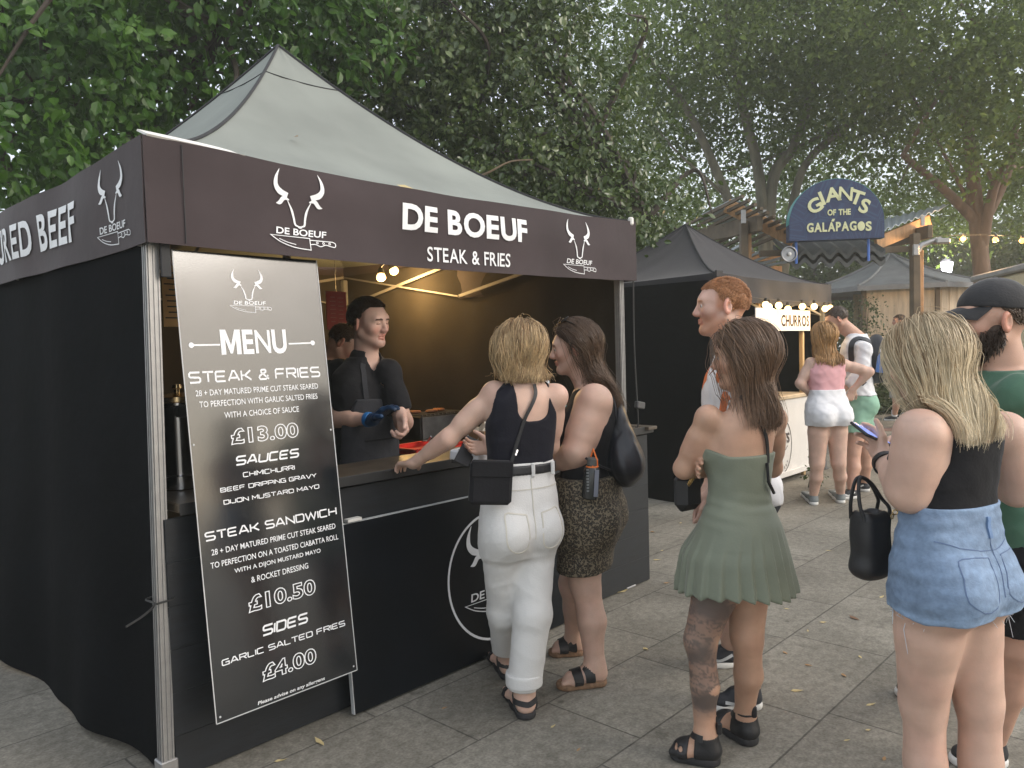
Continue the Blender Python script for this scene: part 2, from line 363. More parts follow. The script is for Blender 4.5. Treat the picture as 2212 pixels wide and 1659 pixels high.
def wav(u, z, amp=.012, ph=0.0):                         # gentle slack of hung cloth
    return amp*(.5*np.sin(z*21+u*2.3+1.2*np.sin(u*1.7))+np.sin(u*3.1+z*2.2+ph)+.6*np.sin(u*7.3-z*5.0+1.7+ph)+.35*np.sin(u*13+z*9+ph*2))
def valance_sheet(fn, L, z0, z1, n=40, k=7, amp=.010, ph=0.0, sagbot=.0, sagtop=.0):
    P = np.zeros((n, k, 3))
    for i, u in enumerate(np.linspace(0, L, n)):
        for j, q in enumerate(np.linspace(0, 1, k)):
            s = 4*(u/L)*(1-u/L)
            z = z0+(z1-z0)*q-s*(sagbot*(1-q)+sagtop*q)
            P[i, j] = fn(u, wav(u, z, amp, ph)*min(1, 6*(u/L)*(1-u/L)+.15), z)
    return P
def make_gazebo(name, label, loc, rz, sx, sy, eave, peak, vh, roof_m, val_m, leg_m, exp, walls, seam=True, bottom=None, sagtop=.03):
    R = thing(name, label, 'gazebo', loc, rz)
    cx, cy = sx/2, sy/2
    cor = [np.array([.02, -.03, eave]), np.array([sx+.0, -.03, eave]), np.array([sx+.03, sy+.03, eave]), np.array([.02, sy+.03, eave])]
    pk = np.array([cx, cy, peak])
    def ridge(c, t):
        q = pk+(c-pk)*t; q[2] = eave+(peak-eave)*(1-t)**exp; return q
    faces = []
    NT, NS = 26, 22
    roof = MB()
    for k in range(4):
        a, b = cor[k], cor[(k+1) % 4]; P = np.zeros((NT, NS, 3))
        for i, t in enumerate(np.linspace(0.0, 1, NT)):
            for j, s in enumerate(np.linspace(0, 1, NS)):
                q = ridge(a, t)*(1-s)+ridge(b, t)*s; sg = 4*s*(1-s)
                q[2] -= sg*(sagtop*t+.05*t*(1-t))*(1.0 if t < .999 else 1)
                q[2] += .004*math.sin(17*s+9*t)*math.sin(6*t+3*s)*sg
                P[i, j] = q
        roof.slab(P, (0, 0, -.004))
    canopy = roof.build('canopy', roof_m, R, smooth=True, sharp=60)
    tr = MB()
    for c in cor: tr.tube([ridge(c, t)+np.array([0, 0, .004]) for t in np.linspace(.0, 1, 24)], .009, 5)
    tr.build('piping', trim_m, canopy, True)
    if seam:
        sm = MB(); t = .17
        for k in range(4):
            sm.tube([ridge(cor[k], t)*(1-s)+ridge(cor[(k+1) % 4], t)*s+np.array([0, 0, .003-4*s*(1-s)*.012]) for s in np.linspace(0, 1, 12)], .0035, 4)
        sm.build('seam', trim_m, canopy, True)
    fns = [lambda u, w, z: (u, -.055+w, z), lambda u, w, z: (-.005+w, sy+.05-u, z), lambda u, w, z: (sx+.03+w, u-.05, z), lambda u, w, z: (u, sy+.055+w, z)]
    Ls = [sx+.03, sy+.1, sy+.1, sx+.03]; V = []
    for k in range(4):
        P = valance_sheet(fns[k], Ls[k], eave-vh, eave, ph=k*1.3, sagbot=.018 if k == 0 else .01, sagtop=sagtop)
        off = [(0, .004, 0), (.004, 0, 0), (-.004, 0, 0), (0, -.004, 0)][k]
        V.append(MB().slab(P, off).build('valance', val_m, R, True, 50))
    leg = MB()
    for (x, y) in ((.045, .02), (sx-.06, .02), (sx-.02, sy-.02), (.02, sy-.02)):
        m = MB(); b = (bottom or {}).get((x > cx, y > cy), (x, y))
        m.beam((*b, 0), (x, y, eave-.12), .041, .041, up=(0, 1, 0), ch=.006)
        t_ = np.array([x-b[0], y-b[1], eave]); t_ /= np.linalg.norm(t_)
        for s in (-.016, 0, .016):                          # extruded flutes on two sides
            m.beam((b[0]+s, b[1]-.022, .03), (x+s, y-.022, eave-.13), .006, .004, up=(0, 1, 0)); m.beam((b[0]-.022, b[1]+s, .03), (x-.022, y+s, eave-.13), .004, .006, up=(0, 1, 0))
        lg = m.build('leg', leg_m, R)
        f = MB().box((b[0], b[1], .008), (.10, .10, .012), ch=.003).box((b[0], b[1], .05), (.062, .062, .08), ch=.004)
        f.build('foot_plate', leg_m, lg)
    t = MB(); h0, h1 = eave-.36, eave-.10
    for (a, b) in (((.02, .03), (sx-.03, .03)), ((sx-.03, .03), (sx-.03, sy-.03)), ((sx-.03, sy-.03), (.02, sy-.03)), ((.02, sy-.03), (.02, .03))):
        a = np.array(a); b = np.array(b); mid = (a+b)/2
        for (p, q) in ((a, mid), (mid, b)):
            t.beam((*p, h1), (*q, h0), .012, .022); t.beam((*p, h0), (*q, h1), .022, .012)
    t.beam((cx, cy, eave-.45), (cx, cy, peak-.06), .035, .035, up=(0, 1, 0))
    for (x, y) in ((.02, cy), (sx-.03, cy), (cx, .03), (cx, sy-.03)): t.beam((x, y, h1-.05), (cx, cy, peak-.45), .018, .03)
    t.build('roof_truss', mat('dull_truss', (.20, .19, .18), .5, .1), R)
    for w in walls:
        MB().slab(w['P'], w['off']).build('side_wall', w.get('m', fab_wall), R, True, 60)
    return R, V, canopy

def wall_sheet(fn, L, z1, flare=lambda u: 0.0, zb=lambda u: 0.0, amp=.02, n=44, k=22, ph=0.0):
    P = np.zeros((n, k, 3))
    for i, u in enumerate(np.linspace(0, L, n)):
        for j, q in enumerate(np.linspace(0, 1, k)):
            z = zb(u)+(z1-zb(u))*q; s = min(1, 8*(u/L)*(1-u/L)+.05)
            w = (amp*math.sin(u*5.2+ph)+.5*amp*math.sin(u*11+2*ph+z))*s*(.35+.65*(1-q))+flare(u)*(1-q)**2.2
            P[i, j] = fn(u, w, z)
    return P
flare_l = lambda u: -(.02+.075*math.exp(-((u-.58)/.25)**2)+.10*math.exp(-((u-1.75)/.35)**2)+.05*math.exp(-((u-1.1)/.2)**2)*.2)
zb_l = lambda u: .02+.02*math.sin(4*u)
stall, VAL, roof0 = make_gazebo('gazebo', 'food stall gazebo with a grey peaked roof, black printed valances and black fabric walls', SL, SA, 2.94, 3.0, 2.285, 3.40, .365,
    fab_roof, fab_val, alu, 1.55, [
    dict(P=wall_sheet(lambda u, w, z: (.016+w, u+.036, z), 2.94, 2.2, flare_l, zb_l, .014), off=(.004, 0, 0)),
    dict(P=wall_sheet(lambda u, w, z: (2.955+w, u+.05, z), 2.93, 2.2, ph=1, amp=.018), off=(-.004, 0, 0), m=fab_lamplit),
    dict(P=wall_sheet(lambda u, w, z: (u+.03, 2.99+w, z), 2.86, 2.2, ph=2, amp=.03), off=(0, .004, 0), m=fab_lamplit)], bottom={(False, False): (.0, .0)})
# white corner webbing where the roof cloth is worn, and the corner cap at the far end
c0 = MB(); P = []
for t in np.linspace(0, 1, 10):
    P.append([(.012+.36*t, -.064+.02*t*0, 2.288-.016*t), (.012+.36*t, -.035+.05*(1-t), 2.288+.032*(1-t)**.5*1-.010*t)])
c0.slab(np.array(P), (0, .006, -.006)).build('corner_patch', white_cap, roof0, True)
MB().box((2.93, -.045, 2.283), (.035, .03, .05), ch=.008).build('corner_cap', white_cap, roof0)
# folded double edge at the corner of the front valance: a stitched seam
MB().beam((.13, -.066, 1.925), (.13, -.066, 2.27), .003, .003, up=(0, 1, 0)).build('stitch', trim_m, VAL[0])
MB().box((.07, -.028, 1.87), (.036, .012, .13), ch=.003).build('velcro_tab', trim_m, VAL[0])
# lettering on the front valance follows its cloth
def on_front(x, y, z):
    u = np.asarray(x); zz = np.asarray(y); s = np.minimum(1, 6*(u/2.97)*(1-u/2.97)+.15)
    return np.stack([u, -.0585+wav(u, zz, .010, 0)*s-z, zz], 1)
def on_side(x, y, z):
    # x runs towards the viewer along the side; local v = -x
    v = -np.asarray(x); zz = np.asarray(y); u = 3.05-v; s = np.minimum(1, 6*(u/3.1)*(1-u/3.1)+.15)
    return np.stack([-.0085+wav(u, zz, .010, 1.3)*s-z, v, zz], 1)
def letter_obj(V, F, fn, parent, m=None, name='lettering', z=.002):
    v, f = place(V, F, fn, z); return mk(name, v, f, m or white_ink, parent, False)
def shift(VF, dx, dy): V = np.array(VF[0]); V[:, 0] += dx; V[:, 1] += dy; return V, VF[1]
def fit(VF, x0, x1, y0, y1):
    V = np.array(VF[0]); a = V.min(0); b = V.max(0)
    V[:, 0] = x0+(V[:, 0]-a[0])/(b[0]-a[0])*(x1-x0); V[:, 1] = y0+(V[:, 1]-a[1])/(b[1]-a[1])*(y1-y0); return V, VF[1]
def pxv(px, py, v):                      # pixel -> stall (u, z) on the plane v
    d = CF+CR*((px-PCX)/FPX)-CU*((py-PCY)/FPX); q = CPOS+d*((v-(CPOS-SL) @ SV)/(d @ SV)); q = ust(q); return q[0], q[2]
def pxu(px, py, uu):
    d = CF+CR*((px-PCX)/FPX)-CU*((py-PCY)/FPX); q = CPOS+d*((uu-(CPOS-SL) @ SU)/(d @ SU)); q = ust(q); return q[1], q[2]
def bold(txt, k=.022, **kw): return glyphs(txt, 1.0, off=k, **kw)
def word(txt, k): 
    """upright heavy capitals: each letter fattened on its own so no faces overlap"""
    x = 0; parts = []
    for ch in txt:
        if ch == ' ': x += .32; continue
        if ch == 'M':
            h = glyphs('E', 1.0)[0][:, 1].max()+k; t_ = .13+2*k; w = .82; V = np.array([(0, -k), (0, h), (t_*1.2, h), (w/2, h*.34), (w-t_*1.2, h), (w, h), (w, -k), (w-t_, -k), (w-t_, h*.60), (w/2+.05, 0), (w/2-.05, 0), (t_, h*.60), (t_, -k)]); V = np.hstack([V, np.zeros((13, 1))]); F = [tuple(range(13))[::-1]]; V[:, 0] += x; parts.append((V, F)); x += w+.075; continue
        V, F = glyphs(ch, 1.0, off=min(k, .013) if ch in 'MNWK&' else k, align='LEFT'); w = V[:, 0].max()-V[:, 0].min(); V[:, 0] += x-V[:, 0].min(); parts.append((V, F)); x += w+.075
    return merge(parts)
a = pxv(872, 480, -.06); b = pxv(1133, 500, -.06); zt = pxv(880, 438, -.06)[1]; zb = pxv(880, 496, -.06)[1]
letter_obj(*fit(word('DE BOEUF', .034), a[0], b[0], zb, zt), on_front, VAL[0])
a = pxv(929, 545, -.06); b = pxv(1100, 560, -.06); zt = pxv(935, 532, -.06)[1]; zb = pxv(935, 564, -.06)[1]
letter_obj(*fit(word('STEAK & FRIES', .012), a[0], b[0], zb, zt), on_front, VAL[0])
def logo_at(x0, x1, y0, y1, fn, parent, **kw): return letter_obj(*fit(bull_logo(1), x0, x1, y0, y1), fn, parent, name='bull_emblem', **kw)
logo_at(pxv(582, 520, -.06)[0], pxv(727, 530, -.06)[0], pxv(655, 540, -.06)[1], pxv(655, 372, -.06)[1], on_front, VAL[0])
logo_at(pxv(1217, 580, -.06)[0], pxv(1287, 580, -.06)[0], pxv(1250, 592, -.06)[1], pxv(1250, 476, -.06)[1], on_front, VAL[0])
logo_at(-pxu(206, 520, -.01)[0], -pxu(279, 510, -.01)[0], pxu(240, 530, -.01)[1], pxu(240, 352, -.01)[1], on_side, VAL[1])
b1 = pxu(160, 470, -.01); zt = pxu(150, 436, -.01)[1]; zb = pxu(150, 524, -.01)[1]
W_ = word('MATURED BEEF', .026); letter_obj(*fit(W_, -2.25, -b1[0], zb, zt), on_side, VAL[1])

# ------------------------------------------------------------------ counter
bl_paint = mat('black_painted_boards', (.006, .008, .011), .55, .35, 6, .3, 40, stretch=(1, 1, 8))
top_m = mat('worn_brown_counter', (.085, .065, .045), .42, .3, 9, .2, 60)
edge_m = mat('black_edge', (.02, .02, .02), .5)
ctr = thing('counter', 'long black serving counter with a worn brown top along the stall front', 'counter', SL, SA)
m = MB()
for k in range(6): m.box((1.56, -.012, .085+k*.157), (3.07, .022, .1562), ch=.0012)
m.build('front_boards', bl_paint, ctr)
m = MB()
for k in range(6): m.box((3.085, .14, .085+k*.157), (.022, .28, .1562), ch=.0012)
m.build('end_boards', bl_paint, ctr)
MB().box((1.60, .125, .982), (3.06, .33, .034), ch=.005).build('counter_top', top_m, ctr)
MB().box((1.60, -.048, .98), (3.06, .008, .042), ch=.002).build('edge_strip', edge_m, ctr)
MB().box((3.08, .10, .992), (.10, .36, .022), ch=.004).build('end_ledge', top_m, ctr)
for u in (.35, 1.0, 1.7, 2.4): MB().box((u, .25, .48), (.04, .03, .94)).build('rear_post', bl_paint, ctr)
# the branded panel that leans on it
pan_m = mat('black_sign_panel', (.004, .0055, .008), .34, .35, 3, .06, 90, spec=.2)
pale_edge = mat('pale_panel_edge', (.45, .46, .46), .6)
pn = thing('sign_panel', 'large black panel with a circular bull emblem leaning against the counter front', 'sign panel', SL, SA)
pu0, pu1 = .735, 2.42; pb, pt = np.array([-.10, .01]), np.array([-.042, .80])
def on_panel(x, y, z):
    q = np.asarray(y)/.80; return np.stack([np.asarray(x), pb[0]+(pt[0]-pb[0])*q-.0125-z, pb[1]+(pt[1]-pb[1])*q], 1)
MB().beam(((pu0+pu1)/2, *pb), ((pu0+pu1)/2, *pt), pu1-pu0, .018, up=(0, 1, 0)).build('board', pan_m, pn)
e = MB(); e.beam((pu0-.002, *pb), (pu0-.002, *pt), .004, .02, up=(0, 1, 0)); e.beam((pu0, pt[0], pt[1]+.002), (pu1, pt[0], pt[1]+.002), .02, .004); e.build('edge', pale_edge, pn)
th = np.linspace(0, 2*math.pi, 65)[:-1]; CUx, CZ, CR_ = 1.615, .39, .315
letter_obj(*ribbon(np.stack([CUx+CR_*np.cos(th), CZ+CR_*np.sin(th)], 1), .012, True), on_panel, pn, name='ring')
logo_at(1.39, 1.85, .21, .66, on_panel, pn)
MB().box((.80, -.052, .815), (.07, .03, .012)).build('clip', white_cap, pn)

# ------------------------------------------------------------------ menu board
def board_mat():
    m = mat('scuffed_black_board', (.007, .009, .012), .18, .35, 5, .03, 150, spec=1.0, coat=1.0)
    t = m.node_tree; b = t.nodes['Principled BSDF']; n = t.nodes.new('ShaderNodeTexNoise'); n.inputs['Scale'].default_value = 4; n.inputs['Detail'].default_value = 8
    tc = t.nodes.new('ShaderNodeTexCoord'); t.links.new(tc.outputs['Object'], n.inputs['Vector'])
    r = t.nodes.new('ShaderNodeMapRange'); r.inputs['From Min'].default_value = .35; r.inputs['From Max'].default_value = .75; r.inputs['To Min'].default_value = .10; r.inputs['To Max'].default_value = .24
    t.links.new(n.outputs[0], r.inputs[0]); t.links.new(r.outputs[0], b.inputs['Roughness']); return m
mb = thing('menu_board', 'tall black menu board with white lettering and prices, leaning at the stall corner', 'menu board', SL, SA)
B0, B1 = np.array([-.19, .236]), np.array([-.012, 1.905]); BL = np.linalg.norm(B1-B0); BX0, BX1 = .100, .694; BN = np.array([-(B1-B0)[1], (B1-B0)[0]])/BL
def on_board(x, y, z):                                    # x from the board's centre line, y up from its foot
    q = np.asarray(y)/BL; P = B0+(B1-B0)*q[:, None]+BN*(np.asarray(z)[:, None]+.0035); return np.stack([np.asarray(x)+(BX0+BX1)/2, P[:, 0], P[:, 1]], 1)
MB().beam(((BX0+BX1)/2, *B0), ((BX0+BX1)/2, *B1), BX1-BX0, .006, up=(0, 1, 0)).build('panel', board_mat(), mb)
e = MB(); hw = (BX1-BX0)/2
for pts in ([(-hw, 0), (-hw, BL)], [(hw, 0), (hw, BL)], [(-hw, 0), (hw, 0)]):
    v, f = ribbon(pts, .004); e.add(place(v, f, on_board, .0006)[0], f)
for (x, y) in ((-hw+.015, .02), (hw-.015, .02), (-hw+.012, .98), (hw-.012, .98)):
    a = np.linspace(0, 2*math.pi, 9)[:-1]; v = np.stack([x+.004*np.cos(a), y+.004*np.sin(a), 0*a], 1); e.add(place(v, 0, on_board, .001)[0], [tuple(range(8))])
e.build('edge', pale_edge, mb)
for u in (.17, .62):
    y = .60; P = B0+(B1-B0)*(y/BL); MB().beam((u, P[0]+.003, P[1]), (u, -.024, P[1]), .03, .02).build('bracket', alu, mb)
_pn = np.array([0, BN[0], BN[1]]); _pnw = SV*BN[0]+np.array([0, 0, BN[1]]); _p0 = st((BX0+BX1)/2, B0[0], B0[1])
def bxy(px, py):
    d = CF+CR*((px-PCX)/FPX)-CU*((py-PCY)/FPX); q = ust(CPOS+d*(((_p0-CPOS) @ _pnw)/(d @ _pnw))); return q[0]-(BX0+BX1)/2, float(np.linalg.norm(q[1:]-B0))
def bline(VF, pl, pr, hpx, name='lettering'):
    """fit lettering between two pixel positions of its baseline ends, cap height from pixels"""
    x0, y0 = bxy(*pl); x1, y1 = bxy(*pr); xt, yt = bxy(pl[0], pl[1]-hpx)
    return letter_obj(*fit(VF, x0, x1, (y0+y1)/2, (y0+y1)/2+(yt-y0)), on_board, mb, name=name, z=.0008)
def sq(txt, stroke=.2, shear=0.0): return square_text(txt, 1, len(txt)*1.35, stroke, shear)
x0, _ = bxy(495, 668); x1, _ = bxy(586, 668); _, y0 = bxy(540, 676); _, y1 = bxy(540, 583)
logo_at(x0, x1, y0, y1, on_board, mb, z=.0008)
bline(word('MENU', .03), (478, 768), (620, 763), 55)
def menu_rule(pa, pb, dot):
    a = np.array(bxy(*pa)); b = np.array(bxy(*pb)); v, f = ribbon([a, b], .006); d = np.array(bxy(*dot)); t = np.linspace(0, 2*math.pi, 17)[:-1]
    v2 = np.stack([d[0]+.010*np.cos(t), d[1]+.010*np.sin(t), 0*t], 1); letter_obj(*merge([(v, f), (v2+np.array([0, 0, .0004]), [tuple(range(16))])]), on_board, mb, name='rule', z=.0008)
menu_rule((412, 746), (474, 745), (412, 746)); menu_rule((622, 743), (674, 741), (674, 741))
bline(sq('STEAK & FRIES', .19), (407, 829), (691, 815), 26)
bline(glyphs('28 + DAY MATURED PRIME CUT STEAK SEARED', 1, .006), (422, 857), (686, 839), 13)
bline(glyphs('TO PERFECTION WITH GARLIC SALTED FRIES', 1, .006), (430, 880), (685, 862), 13)
bline(glyphs('WITH A CHOICE OF SAUCE', 1, .006), (484, 903), (645, 890), 13)
bline(glyphs('£13.00', 1, .03, outline=.022, spacing=1.05), (498, 962), (645, 945), 36, 'price')
bline(sq('SAUCES', .22, .2), (509, 1005), (646, 989), 21)
bline(sq('CHIMICHURRI', .2), (524, 1030), (636, 1016), 12)
bline(sq('BEEF DRIPPING GRAVY', .2), (475, 1064), (683, 1033), 12)
bline(sq('DIJON MUSTARD MAYO', .2), (482, 1090), (689, 1057), 12)
bline(sq('STEAK SANDWICH', .2), (442, 1171), (727, 1115), 24)
bline(glyphs('28 + DAY MATURED PRIME CUT STEAK SEARED', 1, .006), (456, 1197), (724, 1144), 13)
bline(glyphs('TO PERFECTION ON A TOASTED CIABATTA ROLL', 1, .006), (454, 1225), (730, 1168), 13)
bline(glyphs('WITH A DIJON MUSTARD MAYO', 1, .006), (506, 1240), (692, 1197), 13)
bline(glyphs('& ROCKET DRESSING', 1, .006), (542, 1258), (665, 1228), 13)
bline(glyphs('£10.50', 1, .03, outline=.022, spacing=1.05), (536, 1325), (682, 1283), 38, 'price')
bline(sq('SIDES', .22, .2), (567, 1374), (665, 1345), 24)
bline(sq('GARLIC SALTED FRIES', .2), (478, 1436), (745, 1354), 14)
bline(glyphs('£4.00', 1, .03, outline=.022, spacing=1.05), (566, 1471), (684, 1434), 38, 'price')
bline(glyphs('Please advise on any allergens', 1, .014, shear=.15), (556, 1524), (701, 1471), 10)

# zip tie on the stall leg
zt = MB(); P_ = bez([(-.02, -.03, .66), (.04, -.03, .665), (.04, .03, .67), (-.03, .03, .668), (-.03, -.04, .665), (-.09, -.10, .655), (-.16, -.13, .642)], 6)
zt.tube(P_, .004, 5); o = zt.build('cable_tie', edge_m, None, True); o.location = SL; o.rotation_euler = (0, 0, SA); tag(o, 'black cable tie with a long loose tail around the corner leg', 'cable tie')
# ------------------------------------------------------------------ inside the stall
warm = (1.0, .62, .24)
def bulb_mat(name, c, s): return mat(name, c, .3, .02, emit=c, estr=s)
bulb_m = bulb_mat('lit_bulb', (1.0, .62, .22), 2.2)
lamp = thing('clip_lamp', 'twin spot lamp glowing under the stall roof truss', 'lamp', SL, SA); LV = 2.0
bq = [pxv(823, 597, LV), pxv(850, 583, LV)]; mu, mz = (bq[0][0]+bq[1][0])/2, bq[1][1]
MB().tube([(mu, LV, mz+.5), (mu, LV, mz+.1), (mu+.01, LV, mz+.06)], .008, 6).tube([(bq[0][0], LV, bq[0][1]+.07), (mu, LV, mz+.07), (bq[1][0], LV, bq[1][1]+.07)], .007, 6).build('arm', edge_m, lamp, True)
for (u, z), dx in zip(bq, (-.5, .5)):
    ax = np.array([dx*.5, -.35, -.8]); c = np.array([u, LV, z])
    MB().lathe(c-ax/np.linalg.norm(ax)*.075, [(.012, 0), (.02, .005), (.03, .05), (.034, .062)], 16, ax).build('socket', edge_m, lamp, True)
    MB().lathe(c-ax/np.linalg.norm(ax)*.012, [(.03, 0), (.036, .018), (.034, .034), (.022, .046), (.006, .05)], 16, ax).build('bulb', bulb_m, lamp, True)
    pl = bpy.data.lights.new('bulb_light', 'POINT'); pl.energy = 11; pl.color = warm; pl.shadow_soft_size = .04
    po = bpy.data.objects.new('bulb_light', pl); COL.objects.link(po); po.location = st(u, LV, z)+(SU*ax[0]+SV*ax[1]+np.array([0, 0, ax[2]]))*.09
def local(o): o.location = SL; o.rotation_euler = (0, 0, SA); return o
steel = mat('polished_steel', (.62, .62, .63), .16, .06, 6, 0, metal=1.0)
dull_steel = mat('dull_steel', (.30, .30, .31), .38, .2, 12, .1, 60, metal=.8)
# hot urn on the counter, seen between leg and menu board
q = ust(gnd(392, 1052, 1.0)); urn = thing('drinks_urn', 'tall stainless steel urn on the counter between the stall leg and the menu board', 'urn', st(q[0], q[1], 1.0), SA)
MB().lathe((0, 0, 0), [(.095, 0), (.10, .005), (.10, .055), (.092, .06), (.085, .062), (.085, .33), (.09, .335), (.09, .345)], 28).build('body', steel, urn, True)
MB().lathe((0, 0, .345), [(.088, 0), (.092, .004), (.086, .022), (.03, .036), (.012, .036), (.012, .05), (.02, .055), (.016, .07), (.0, .072)], 24).build('lid', mat('lamp_gold_lid', (.75, .55, .28), .25, .1, metal=1), urn, True)  # steel lid, the lamp's golden reflection put into its colour
MB().box((-.02, -.087, .31), (.05, .05, .045), ch=.008).build('handle', edge_m, urn)
# paper notices
pap = mat('orange_paper', (.70, .42, .16), .8, .08, 20)
for k, (px, py, v, w, h, z, nm) in enumerate(((366, 640, .55, .12, .26, 1.63, 'amber paper notice hanging just inside the stall corner'),)):
    q = pxv(px, py, v); n = MB().box((q[0]+.03, v, q[1]), (w, .004, h)).build('paper_notice', pap); local(n); tag(n, nm, 'notice')
    t = MB()
    for j in range(9): t.box((q[0]+.03-.005*(j % 3), v-.004, q[1]+.10-j*.024), (.085-.02*(j % 2), .002, .005))
    o = t.build('print_rows', edge_m, n)
red_p = mat('red_card', (.36, .045, .03), .6, .1, 20)
q = pxv(727, 671, 1.45); po = MB().box((q[0], 1.45, q[1]), (.15, .006, .245)).build('poster', red_p); local(po); tag(po, 'small red poster with pale print hanging behind the vendor', 'poster')
t = MB()
for j in range(7):
    for i in range(2): t.box((q[0]-.03+.06*i, 1.445, q[1]+.085-j*.026-.004*i), (.034+.010*((i+j) % 2), .002, .006))
t.build('print_rows', mat('pale_red_print', (.42, .16, .12), .7), po)
MB().tube([(q[0], 1.45, q[1]+.12), (q[0], 1.45, q[1]+.5)], .002, 4).build('cord', edge_m, po, True)
# the work table behind the counter and what stands on it
tb = thing('work_table', 'dark worktable inside the stall holding the grill and the red tray', 'table', SL, SA)
MB().box((2.05, .80, .885), (1.70, .62, .03), ch=.004).build('table_top', edge_m, tb)
for u in (1.25, 2.85):
    for v in (.53, 1.07): MB().box((u, v, .435), (.04, .04, .87)).build('leg', edge_m, tb)
red_m = mat('red_plastic', (.62, .03, .018), .35, .1, 10)
def tray(P, sx, sy, h, rz, m, name, label, cat):
    o = thing(name, label, cat, P, rz); t = MB(); t.box((0, 0, .004), (sx, sy, .008), ch=.002)
    for s in (-1, 1): t.beam((s*sx/2, -sy/2-.012, h*.55), (s*sx/2, sy/2+.012, h*.55), .006, h); t.beam((-sx/2+.003, s*sy/2, h*.55), (sx/2-.003, s*sy/2, h*.55), .006, h)
    for s in (-1, 1): t.beam((s*(sx/2+.008), -sy/2-.012, h*1.02), (s*(sx/2+.008), sy/2+.012, h*1.02), .022, .005); t.beam((-sx/2, s*(sy/2+.008), h*1.021), (sx/2, s*(sy/2+.008), h*1.021), .022, .005)
    t.build('dish', m, o); return o
tc = gnd(918, 962, .93); q = ust(tc)
TT = tray(st(q[0], q[1], .90), .40, .26, .035, SA+.05, red_m, 'food_tray', 'shallow red plastic tray on the worktable beside the vendor', 'tray')
t = thing('spatula', 'steel spatula lying in the red tray', 'spatula', st(q[0]+.03, q[1], .945), SA+1.0)
MB().tube([(-.12, 0, .05), (0, 0, .012), (.03, 0, .006)], .005, 6).build('handle', dull_steel, t, True); MB().box((.075, 0, .004), (.09, .07, .003)).build('blade', steel, t)
gb = thing('grill', 'charred black box grill with a steel front behind the red tray', 'grill', st(*ust(gnd(992, 935, .93))[:2], .90)+SV*.16, SA)
MB().box((-.10, 0, .085), (.46, .26, .17), ch=.006).build('body', edge_m, gb)
MB().box((-.10, -.136, .09), (.44, .008, .15), ch=.002).build('front_plate', dull_steel, gb)
gm = MB()
for k in range(12): gm.box((-.30+k*.037, 0, .176), (.009, .24, .010))
gm.build('grate', dull_steel, gb)
steak_m = mat('grilled_steak', (.30, .12, .05), .6, .4, 30, .5, 60)
for k in range(3):
    s = MB().lathe((0, 0, 0), [(.0, -.006), (.04, -.004), (.052, .004), (.045, .014), (.0, .017)], 14).build('steak', steak_m, None, True); s.location = st(*ust(np.array(gb.location))[:2], 1.088)+SU*(-.26+.12*k)+SV*(.03*(-1)**k); s.rotation_euler = (0, 0, k*1.1); s.scale = (1.15, .75, 1)
    tag(s, ['browned steak on the grill, the one nearest the vendor', 'browned steak in the middle of the grill', 'browned steak on the grill, nearest the food basket'][k], 'steak', 'steaks on the grill')
card_m = mat('brown_card', (.34, .20, .10), .8, .15, 15)
bk = thing('food_basket', 'brown card basket with crumpled paper beside the grill', 'basket', st(*ust(gnd(1062, 950, .98))[:2], .90)+SV*.05, SA)
t = MB(); t.box((0, 0, .006), (.17, .14, .012))
for s in (-1, 1): t.beam((s*.088, -.07, .07), (s*.088, .07, .07), .006, .14); t.beam((-.088, s*.073, .07), (.088, s*.073, .07), .006, .14)
t.build('box', card_m, bk)
P = np.zeros((9, 9, 3))
for i in range(9):
    for j in range(9):
        a, b = (i-4)/4, (j-4)/4; P[i, j] = (.09*a+.01*math.sin(7*b+i), .08*b, .12+.06*math.sin(2.1*a+1)*math.cos(1.7*b)+.018*math.sin(9*a+5*b)+.015*math.cos(8*b-4*a))
MB().slab(P, (0, 0, -.003)).build('paper', mat('greaseproof_paper', (.62, .58, .50), .7, .1, 30), bk, False)
wh = mat('white_card', (.66, .68, .72), .6, .05)
P0 = gnd(1012, 976, 1.05); q = ust(P0)
cr_ = thing('card_reader', 'pale card reader standing on the counter beside the blonde bob customer', 'card reader', st(q[0], q[1], 1.0), SA+.3)
MB().box((0, 0, .03), (.085, .16, .05), rot=Matrix.Rotation(.12, 3, 'X'), ch=.008).build('casing', wh, cr_); MB().box((0, -.01, .0575), (.07, .09, .004), rot=Matrix.Rotation(.12, 3, 'X')).build('screen', mat('pale_screen', (.5, .58, .66), .2), cr_); MB().box((0, .02, .012), (.08, .10, .022)).build('stand', edge_m, cr_)
bo = thing('squash_bottle', 'green drink bottle on the counter between the two customers', 'bottle', at(1182, 950, 4.45)*np.array([1, 1, 0])+np.array([0, 0, 1.0]), 0)
MB().lathe((0, 0, 0), [(.045, 0), (.05, .01), (.05, .20), (.045, .24), (.022, .285), (.018, .30)], 20).build('body', mat('green_plastic', (.10, .34, .12), .25, .1, 20), bo, True)
MB().lathe((0, 0, .30), [(.021, 0), (.021, .032), (.01, .034)], 16).build('cap', wh, bo, True)
MB().lathe((0, 0, .21), [(.0512, 0), (.0512, .035)], 20).build('label_band', edge_m, bo, True)
tq = thing('snack_tub', 'turquoise carton on the counter behind the leopard print customer', 'carton', at(1200, 950, 4.3)*np.array([1, 1, 0])+np.array([0, 0, 1.0]), .4)
MB().box((0, 0, .11), (.10, .10, .22), ch=.006).build('carton', mat('turquoise_card', (.02, .42, .50), .5, .08), tq)
